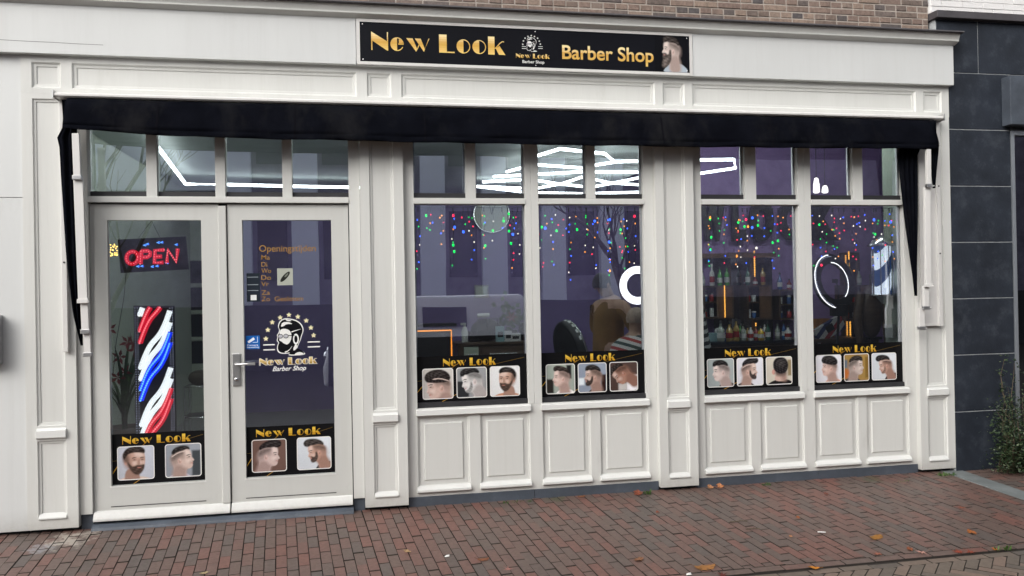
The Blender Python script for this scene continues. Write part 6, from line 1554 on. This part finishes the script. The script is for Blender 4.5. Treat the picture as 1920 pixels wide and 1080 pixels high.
# ================================================================== outdoors: letterbox, mannequin, shrub, litter
lb = thing('letterbox', (-2.52, -.04, 1.165), 'grey metal letterbox at the left edge of the white boarding', 'letterbox')
mb = MB(); mb.box(-2.66, -2.424, -.085, .0115, 1.167, 1.502); mb.build('box', 'alu', lb, bevel=.004)
mb = MB(); mb.box(-2.64, -2.444, -.089, -.0855, 1.40, 1.46); mb.build('flap', 'rail_white', lb, bevel=.002)
mb = MB(); mb.tube([(-2.54, -.0855, 1.25), (-2.54, -.093, 1.25)], .009, 10); mb.build('lock', 'chrome', lb)
M['red_cloth'] = mat('red_jersey', (.28, .012, .010), .85, var=.2, vscale=9)
M['mann'] = mat('cream_mannequin', (.55, .48, .40), .4); M['darkred'] = mat('dark_red_trousers', (.10, .008, .008), .85, var=.3, vscale=8)
p = P(1922, 700, .30)
t = thing('mannequin', (p.x, .30, .10), 'headless cream mannequin in a red top and dark red trousers in the neighbouring window', 'mannequin')
zb_ = P(1915, 625, .30).z
mx_, my_ = p.x, .30
NM_ = {'pel': ((mx_, my_, zb_ - .62), (.15, .11)), 'wst': ((mx_, my_, zb_ - .45), (.12, .09)), 'chs': ((mx_, my_, zb_ - .25), (.155, .11)), 'shl': ((mx_, my_, zb_ - .10), (.12, .08)), 'nek': ((mx_, my_, zb_ - .02), .05), 'nk2': ((mx_, my_, zb_ + .06), .048)}
EM = [('pel', 'wst'), ('wst', 'chs'), ('chs', 'shl'), ('shl', 'nek'), ('nek', 'nk2')]
for sg, pre in ((1, 'l'), (-1, 'r')):
    NM_[pre + 'sh'] = ((mx_ + sg * .17, my_, zb_ - .12), .055); NM_[pre + 'el'] = ((mx_ + sg * .23, my_ + .02, zb_ - .40), .042); NM_[pre + 'wr'] = ((mx_ + sg * .22, my_ - .06, zb_ - .64), .03)
    NM_[pre + 'hp'] = ((mx_ + sg * .09, my_, zb_ - .74), .09); NM_[pre + 'kn'] = ((mx_ + sg * .10, my_, zb_ - 1.0), .06); NM_[pre + 'an'] = ((mx_ + sg * .10, my_, .16), .045)
    EM += [('shl', pre + 'sh'), (pre + 'sh', pre + 'el'), (pre + 'el', pre + 'wr'), ('pel', pre + 'hp'), (pre + 'hp', pre + 'kn'), (pre + 'kn', pre + 'an')]
skinned('body', NM_, EM, 'mann', t)
N2 = {k: (NM_[k][0], tuple(x * 1.13 for x in NM_[k][1])) for k in ('pel', 'wst', 'chs', 'shl')}
for pre in 'lr': N2[pre + 'sh'] = (NM_[pre + 'sh'][0], .068); N2[pre + 'el'] = (NM_[pre + 'el'][0], .054)
skinned('red_top', N2, [('pel', 'wst'), ('wst', 'chs'), ('chs', 'shl'), ('shl', 'lsh'), ('shl', 'rsh'), ('lsh', 'lel'), ('rsh', 'rel')], 'red_cloth', t)
N3 = {'pel': (NM_['pel'][0], (.165, .12))}
for pre in 'lr': N3[pre + 'hp'] = (NM_[pre + 'hp'][0], .10); N3[pre + 'kn'] = (NM_[pre + 'kn'][0], .075); N3[pre + 'an'] = (NM_[pre + 'an'][0], .07)
skinned('trousers', N3, [('pel', 'lhp'), ('lhp', 'lkn'), ('lkn', 'lan'), ('pel', 'rhp'), ('rhp', 'rkn'), ('rkn', 'ran')], 'darkred', t)
t = thing('clothes_rack', (6.4, 1.0, .1), 'wooden and metal display frame inside the neighbouring window', 'rack')
M['lit_wood'] = emat('warm_lit_strip', (1.0, .5, .15), .5)
M['rack_wood'] = mat('light_wood_beam', (.35, .20, .08), .5, var=.2, vscale=8, stretch=(1, 6, 1))
for (xa, ya), (xb, yb), Y_, r_, m_ in (((1896, 262), (1960, 316), .16, .016, 'rail_white'), ((1896, 438), (1960, 428), .20, .022, 'lit_wood'), ((1896, 362), (1960, 436), .22, .012, 'rail_white'), ((1896, 470), (1960, 472), .18, .012, 'rail_white'), ((1896, 520), (1960, 484), .24, .034, 'rack_wood'), ((1896, 330), (1960, 322), .28, .020, 'rail_white')):
    mb = MB(); mb.tube([P(xa, ya, Y_), P(xb, yb, Y_)], r_, 6); mb.build('beam', m_, t)
mb = MB(); mb.tube([(6.9, .25, .10), (6.9, .25, 2.9)], .02, 6); mb.build('post', 'rail_white', t)
# climbing shrub at the foot of the slate wall
p = P(1888, 872, -.10)
sh_ = thing('climbing_shrub', (p.x, -.12, gz(-.1)), 'small leaved evergreen shrub climbing the slate wall', 'shrub')
rg = random.Random(17)
mb = MB(); tips = []
for i in range(26):
    x = p.x + rg.uniform(-.10, .14); y = rg.uniform(-.16, -.04); H = rg.uniform(.25, .62) if i > 4 else rg.uniform(.72, .98)
    lean = rg.uniform(-.12, .13) if i > 4 else rg.uniform(-.05, .05); path = []
    for k in range(8):
        s_ = k / 7; q = (x + lean * s_ + .02 * math.sin(k * 2 + i), y + rg.uniform(-.012, .012) + (-.14 * math.sin(s_ * 2.5) if i > 4 else 0), gz(-.1) + H * s_); path.append(q)
    mb.tube(path, [.006 * (1 - .7 * k / 7) for k in range(8)], 5); tips.append((path, i > 4))
mb.build('stems', 'stem', sh_)
mb = MB()
def leaf_card(mb, p, L, rg, c):
    a = rg.uniform(0, 6.28); el = rg.uniform(-.6, .9); d = Vector((math.cos(a) * math.cos(el), math.sin(a) * math.cos(el), math.sin(el))) * L
    s_ = d.cross(Vector((rg.uniform(-1, 1), rg.uniform(-1, 1), 1))).normalized() * L * .32
    m_ = p + d * .5 + Vector((0, 0, -.1 * L)); mb.face([p, m_ + s_, p + d, m_ - s_], c)
LC = [(.014, .030, .012), (.024, .046, .017), (.036, .062, .022), (.060, .082, .036), (.018, .036, .014)]
for path, low in tips:
    for k in range(1, 8):
        for _ in range(30 if low else 11):
            sp2 = .060 if low else .022
            q = Vector(path[k]) + Vector((rg.gauss(0, sp2), rg.gauss(0, sp2 * .8), rg.gauss(0, sp2 * .9)))
            if q.z < gz(-.1) + .01 or q.y > -.008: continue
            leaf_card(mb, q, rg.uniform(.016, .032), rg, rg.choice(LC))
M['leafv'] = vmat('shrub_leaf', .5); mb.build('leaves', 'leafv', sh_)
# fallen leaves, each its own thing
M['dryleaf'] = vmat('dry_leaf', .7)
def leaf(px, py, L, shape, c, label, ang=None, curl=.25):
    q = PG(px, py); rg = random.Random(px * 7 + py); a = rg.uniform(0, 6.28) if ang is None else R(ang)
    if shape == 'maple': out_ = [((1.0 if i % 2 == 0 else .38) * (1 if 1 < i < 13 else .75) * math.cos(2 * math.pi * i / 14), (1.0 if i % 2 == 0 else .38) * math.sin(2 * math.pi * i / 14)) for i in range(14)]
    elif shape == 'oak': out_ = [(math.cos(2 * math.pi * i / 20), (.50 + .16 * (i % 2)) * math.sin(2 * math.pi * i / 20)) for i in range(20)]
    else: out_ = [(math.cos(2 * math.pi * i / 14), .52 * math.sin(2 * math.pi * i / 14) * (1.2 - .2 * math.cos(2 * math.pi * i / 14))) for i in range(14)]
    mb = MB(); r = L * .43; col_ = mixc(hx(c), (.05, .02, .01), .34); v = []
    def pt(x, y, k):
        X_, Y_ = (x * math.cos(a) - y * math.sin(a)) * r, (x * math.sin(a) + y * math.cos(a)) * r
        z = gz(q.y + Y_) + .0045 + curl * r * (x * x * .55 + abs(y) * .5 * math.sin(3 * x + px)) + .10 * r * math.sin(5 * y + px); return (q.x + X_, q.y + Y_, max(z, gz(q.y + Y_) + .003))
    n = len(out_); v = [pt(0, 0, 0)] + [pt(x * .55, y * .55, 0) for x, y in out_] + [pt(x, y, 0) for x, y in out_]
    dk = mixc(col_, (.03, .015, .008), .45)
    mb.idx(v, [(0, 1 + i, 1 + (i + 1) % n) for i in range(n)], col_); mb.idx(v, [(1 + i, 1 + n + i, 1 + n + (i + 1) % n, 1 + (i + 1) % n) for i in range(n) if i % 3], col_); mb.idx(v, [(1 + i, 1 + n + i, 1 + n + (i + 1) % n, 1 + (i + 1) % n) for i in range(n) if i % 3 == 0], dk)
    mb.tube([pt(-.9, 0, 0), pt(-1.45, .08, 0)], .0012, 4, dk)
    return tag(mb.build('fallen_leaf', 'dryleaf'), label, 'leaf', 'fallen leaves on the paving')
for a_ in (
 (1321, 1065, .16, 'oak', 'a5713a', 'largest tan brown oak leaf near the kerb edge, curled along its length', 0), (1526, 1066, .085, 'oval', 'd98a1e', 'bright orange yellow leaf lying on the road side of the kerb'),
 (1355, 1079, .10, 'maple', '6a221a', 'dark red leaf cut by the bottom edge of the photo'), (1198, 1050, .09, 'oak', '9a6a4a', 'small light brown leaf in the middle of the pavement'),
 (1643, 1009, .12, 'oak', 'a9752f', 'ochre oak leaf right of the white cigarette end'), (1822, 999, .10, 'oval', 'b5682a', 'rusty orange leaf in the right part of the pavement'),
 (1803, 953, .08, 'maple', '9a5a44', 'dull pink brown leaf below the bluestone strip'), (1496, 971, .05, 'oval', 'bb6a2c', 'tiny orange leaf under the third raised panel pair'),
 (1728, 1037, .10, 'maple', 'd3a092', 'pale pink maple leaf lying on the kerb line'), (1706, 1031, .07, 'oval', '9a5634', 'brown leaf just left of the pale pink maple leaf'),
 (1646, 1040, .08, 'maple', 'b5725c', 'salmon coloured leaf on the kerb line under the ochre oak leaf'), (1797, 1036, .10, 'maple', '93402c', 'red brown leaf on the kerb line, left one of a touching pair'),
 (1820, 1036, .09, 'maple', 'a0472f', 'red leaf on the kerb line, right one of a touching pair'), (1866, 1031, .06, 'oval', 'd07a2a', 'orange leaf beside the green sprig on the kerb line'),
 (906, 1050, .09, 'oak', '8a5638', 'curled brown leaf in front of the first raised panel'), (953, 1068, .08, 'maple', 'c99086', 'pink maple leaf near the bottom edge, right of the curled brown leaf'),
 (764, 1035, .07, 'oval', 'c9a679', 'sand coloured leaf in front of the pilaster right of the doors'), (382, 1076, .06, 'oval', 'c8b58a', 'pale straw leaf in front of the left door'),
 (1233, 961, .05, 'oval', '9c4a2c', 'small rust leaf in front of the second pilaster from the doors'), (1549, 927, .06, 'oval', '7d3a2a', 'dark red brown leaf near the wall under the rightmost window'),
 (1090, 932, .07, 'oval', '8a5a3a', 'thin brown leaf lying against the plinth'), (1483, 1007, .05, 'oval', 'b98560', 'small tan leaf left of the white cigarette end'),
 (1887, 876, .16, 'maple', 'a05a2c', 'large brown leaf lying at the foot of the climbing shrub')):
    leaf(a_[0], a_[1], a_[2], a_[3], a_[4], a_[5], a_[6] if len(a_) > 6 else None)
def upright_leaf(px, py, L, c, label):
    q = PG(px, py); q.y = max(q.y, -.06); q.y = min(q.y, .0); rg = random.Random(px); mb = MB(); n = 15; cc = hx(c); dk = mixc(cc, (.03, .015, .008), .5)
    def rr(i): return L * .5 * (.72 + .28 * (i % 3 == 0)) * rg.uniform(.85, 1.1)
    v = [(q.x, q.y - .010, gz(q.y) + L * .25)]
    for i in range(n):
        a = 2 * math.pi * i / n; r = rr(i); v.append((q.x + r * 1.2 * math.cos(a), q.y + .022 * math.sin(a) - .018 * abs(math.cos(a)) + rg.uniform(-.004, .004), gz(q.y) + .003 + max(0, L * .26 + r * .55 * math.sin(a))))
    for i in range(n): mb.idx([v[0], v[1 + i], v[1 + (i + 1) % n]], [(0, 1, 2)], cc if i % 3 else dk)
    o = mb.build('fallen_leaf', 'dryleaf'); tag(o, label, 'leaf', 'fallen leaves on the paving')
upright_leaf(1195, 928, .07, '7a3c26', 'curled rust brown leaf standing against the plinth beside the weed'); upright_leaf(1328, 914, .05, 'a8754e', 'small tan leaf against the plinth right of the pilaster'); upright_leaf(1344, 911, .06, 'b0744a', 'orange tan leaf against the plinth, right of the smaller tan one')
M['paper'] = mat('white_paper', (.75, .74, .72), .7)
q = PG(1540, 1001); mb = MB(); mb.tube([q + Vector((-.022, .010, .012)), q + Vector((.026, -.012, .012))], .0045, 8); tag(mb.build('cigarette_end', 'paper'), 'white cigarette end lying on the pavement', 'cigarette')
for (px, py, lb_) in ((838, 1045, 'small white paper scrap right of the sand coloured leaf'), (1291, 1079, 'white paper scrap at the bottom edge left of the dark red leaf')):
    q = PG(px, py); mb = MB(); mb.idx([q + Vector(o_) for o_ in ((-.016, -.008, .006), (.014, -.012, .008), (.018, .010, .014), (-.010, .012, .007), (0, 0, .016))], [(0, 1, 4), (1, 2, 4), (2, 3, 4), (3, 0, 4)]); tag(mb.build('paper_scrap', 'paper'), lb_, 'litter')
for (px, py, L, lb_) in ((1385, 980, .13, 'dark curled twig on the pavement under the bottle window'), (1412, 994, .10, 'thin forked twig right of the curled one')):
    q = PG(px, py); mb = MB(); rg = random.Random(px)
    mb.tube([q + Vector((-L / 2, .01, .008)), q + Vector((-L / 6, -.006, .012)), q + Vector((L / 6, .008, .010)), q + Vector((L / 2, -.004, .007))], .0035, 5); mb.tube([q + Vector((0, 0, .011)), q + Vector((L / 5, .03, .010))], .0022, 5); mb.tube([q + Vector((-L / 5, 0, .011)), q + Vector((-L / 3, -.02, .009))], .0022, 5)
    tag(mb.build('twig', 'stem'), lb_, 'twig')
def weed(px, py, n, h, label, wd=.05):
    q = PG(px, py); q.y = min(q.y, .02); rg = random.Random(px); mb = MB()
    for i in range(n):
        b0 = Vector((q.x + rg.uniform(-wd, wd), q.y + rg.uniform(-.02, .01), gz(q.y) - .004)); a = rg.uniform(0, 6.28); L = h * rg.uniform(.5, 1)
        d = Vector((math.cos(a) * .6, math.sin(a) * .35 - .2, 1)).normalized() * L; s_ = Vector((-math.sin(a), math.cos(a), 0)) * L * .12
        mb.face([b0, b0 + d * .55 + s_, b0 + d, b0 + d * .55 - s_], rg.choice([(.05, .12, .02), (.08, .16, .03), (.04, .09, .02)]))
    tag(mb.build('weed', 'leafv'), label, 'weed', 'weeds in the joints at the wall')
weed(1210, 927, 26, .055, 'bright green weed beside the rust brown leaf at the plinth'); weed(970, 942, 40, .030, 'low mossy weed along the plinth left of the plinth joint', .12); weed(1437, 910, 22, .035, 'tiny green tuft at the plinth under the bottle window')
weed(1880, 1031, 22, .05, 'green sprig beside the orange leaf on the kerb line', .05); weed(1690, 903, 22, .025, 'small green tuft in the joints near the right pilaster', .08); weed(1775, 892, 40, .05, 'dark grass tuft under the right end pilaster', .08)

# ================================================================== the street behind the photographer (seen in the glass)
OB = thing('opposite_building', (2, -15.2, -.2), 'row building across the street with white piers, seen reflected in the panes', 'building')
M['opp_white'] = mat('white_pier', (.78, .82, .95), .6, var=.04, vscale=2); M['opp_dark'] = mat('purple_grey_brick', (.22, .20, .27), .8, var=.35, vscale=2.5); M['opp_base'] = mat('dark_shop_base', (.03, .03, .035), .6, var=.3, vscale=2)
mb = MB(); mb.box(-18, 22, -16.5, -15.2, -.3, 8.4); mb.build('wall', 'opp_dark', OB)
mb = MB(); mb.box(-18, 22, -15.199, -15.02, -.3, 1.35); mb.build('base', 'opp_base', OB)
for i in range(-8, 11):
    x = .33 + i * 1.655
    if x > 8.2 or x < -3.4: continue
    mb = MB(); mb.box(x - .33, x + .33, -15.199, -14.95, 1.352, 8.0); mb.build('pier', 'opp_white', OB)
    for z in (2.0, 5.0): mb = MB(); mb.box(x + .45, x + 1.2, -15.199, -15.15, z, z + 1.8); w_ = mb.build('window', 'nightglass', OB)
mb = MB(); mb.box(-18, -3.5, -15.199, -15.0, 4.3, 8.0); mb.build('white_upper_wall', 'opp_white', OB)
mb = MB(); mb.box(-18, 22, -15.199, -14.85, 8.002, 8.4); mb.build('cornice', 'opp_white', OB)
def bare_tree(x, y, seed, label, h=3.2):
    t = thing('bare_tree', (x, y, gz(y)), label, 'tree', 'bare street trees'); rg = random.Random(seed); tr = MB(); br = MB()
    def grow(mb, p, d, L, r, lv):
        n = 4; path = [p]; 
        for i in range(n): d = (d + Vector((rg.uniform(-.14, .14), rg.uniform(-.14, .14), .05))).normalized(); path.append(path[-1] + d * L / n)
        mb.tube(path, [r * (1 - .45 * i / n) for i in range(n + 1)], 5 if lv else 8, caps=False)
        if lv < 5:
            for k in range(3 if lv < 3 else 2):
                a = rg.uniform(0, 6.28); sp2 = rg.uniform(.35, .75); e = Vector((math.cos(a), math.sin(a), 0)); b0 = path[rg.choice((2, 3, 4)) if k else 4]
                grow(br, b0, (d + e * sp2).normalized(), L * rg.uniform(.55, .75), r * .52, lv + 1)
    grow(tr, Vector((x, y, gz(y) - .05)), Vector((0, 0, 1)), h, .11, 0)
    tr.build('trunk', 'bark', t); br.build('crown', 'bark', t)
bare_tree(-4.2, -8.6, 4, 'bare tree across the street reflected in the pane above the left door', 3.0); bare_tree(5.6, -9.4, 9, 'bare tree across the street reflected above the customer', 2.2)
# white van parked behind the photographer, seen in the pane with the counter
CX, CY = 1.15, -7.9
car = thing('parked_van', (CX, CY, gz(CY)), 'white parked van reflected in the pane with the dark counter', 'van')
M['carpaint'] = mat('white_car_paint', (.80, .81, .83), .2, coat=.6); M['tyre'] = mat('tyre_rubber', (.015, .015, .016), .8)
g0 = gz(CY)
prof_ = [(x * .82, z) for x, z in [(-2.1, .30), (-2.12, .62), (-2.0, .95), (-1.45, 1.06), (-.85, 1.60), (-.45, 1.74), (1.95, 1.76), (2.06, 1.68), (2.09, 1.05), (2.10, .35)]]
mb = MB(); v = []
for sgn, yo in ((1, .84), (-1, -.84)):
    for x, z in prof_: v.append((CX + x, CY + yo * (1 if z < 1.1 else .84), g0 + z))
n = len(prof_); mb.idx(v, [tuple(range(n)), tuple(range(n, 2 * n))[::-1]] + [(i, n + i, n + (i + 1) % n, (i + 1) % n) for i in range(n)]); mb.build('body', 'carpaint', car, bevel=.05)
for sgn in (1, -1):
    for q in ([(-1.25, 1.16), (-.82, 1.52), (-.25, 1.58), (-.25, 1.16)], [(-.12, 1.22), (-.12, 1.56), (.78, 1.56), (.78, 1.22)]):
        mb = MB(); mb.poly([(CX + x * .82, CY + sgn * (.855 - (z - 1.1) * .17), g0 + z) for x, z in q]); mb.poly([(CX + x * .82, CY + sgn * (.853 - (z - 1.1) * .17) - sgn * .02, g0 + z) for x, z in q]); mb.build('side_window', 'nightglass', car)
    for wx in (-1.10, 1.10):
        mb = MB(); k = 24
        o0 = [(CX + wx + .32 * math.cos(2 * math.pi * i / k), CY + sgn * .87, g0 + .32 + .32 * math.sin(2 * math.pi * i / k)) for i in range(k)]; o1 = [(a, CY + sgn * .66, c_) for a, _, c_ in o0]
        mb.idx(o0 + o1, [(i, (i + 1) % k, k + (i + 1) % k, k + i) for i in range(k)] + [tuple(range(k)), tuple(range(k, 2 * k))]); wl_ = mb.build('wheel', 'tyre', car)
        mb = MB(); mb.poly([(CX + wx + .20 * math.cos(2 * math.pi * i / k), CY + sgn * .874, g0 + .32 + .20 * math.sin(2 * math.pi * i / k)) for i in range(k)]); mb.build('rim', 'alu', wl_)
    mb = MB(); mb.box(CX - 1.65, CX + 1.65, CY + sgn * .845, CY + sgn * .86, g0 + .30, g0 + 1.06); mb.build('dark_reflection_panel', 'black', car)  # added black panels keep the van's pale reflection off the counter
for hx_ in (-1.69, 1.67):
    for sgn in (1, -1): mb = MB(); mb.ball((CX + hx_, CY + sgn * .62, g0 + .80), .10, 10, 7, sq=(.6, 1.2, .8)); mb.build('headlight' if hx_ < 0 else 'tail_light', 'chrome' if hx_ < 0 else 'red_pl', car)
for o in list(scn.objects):
    if '_wo' in o: del o['_wo']
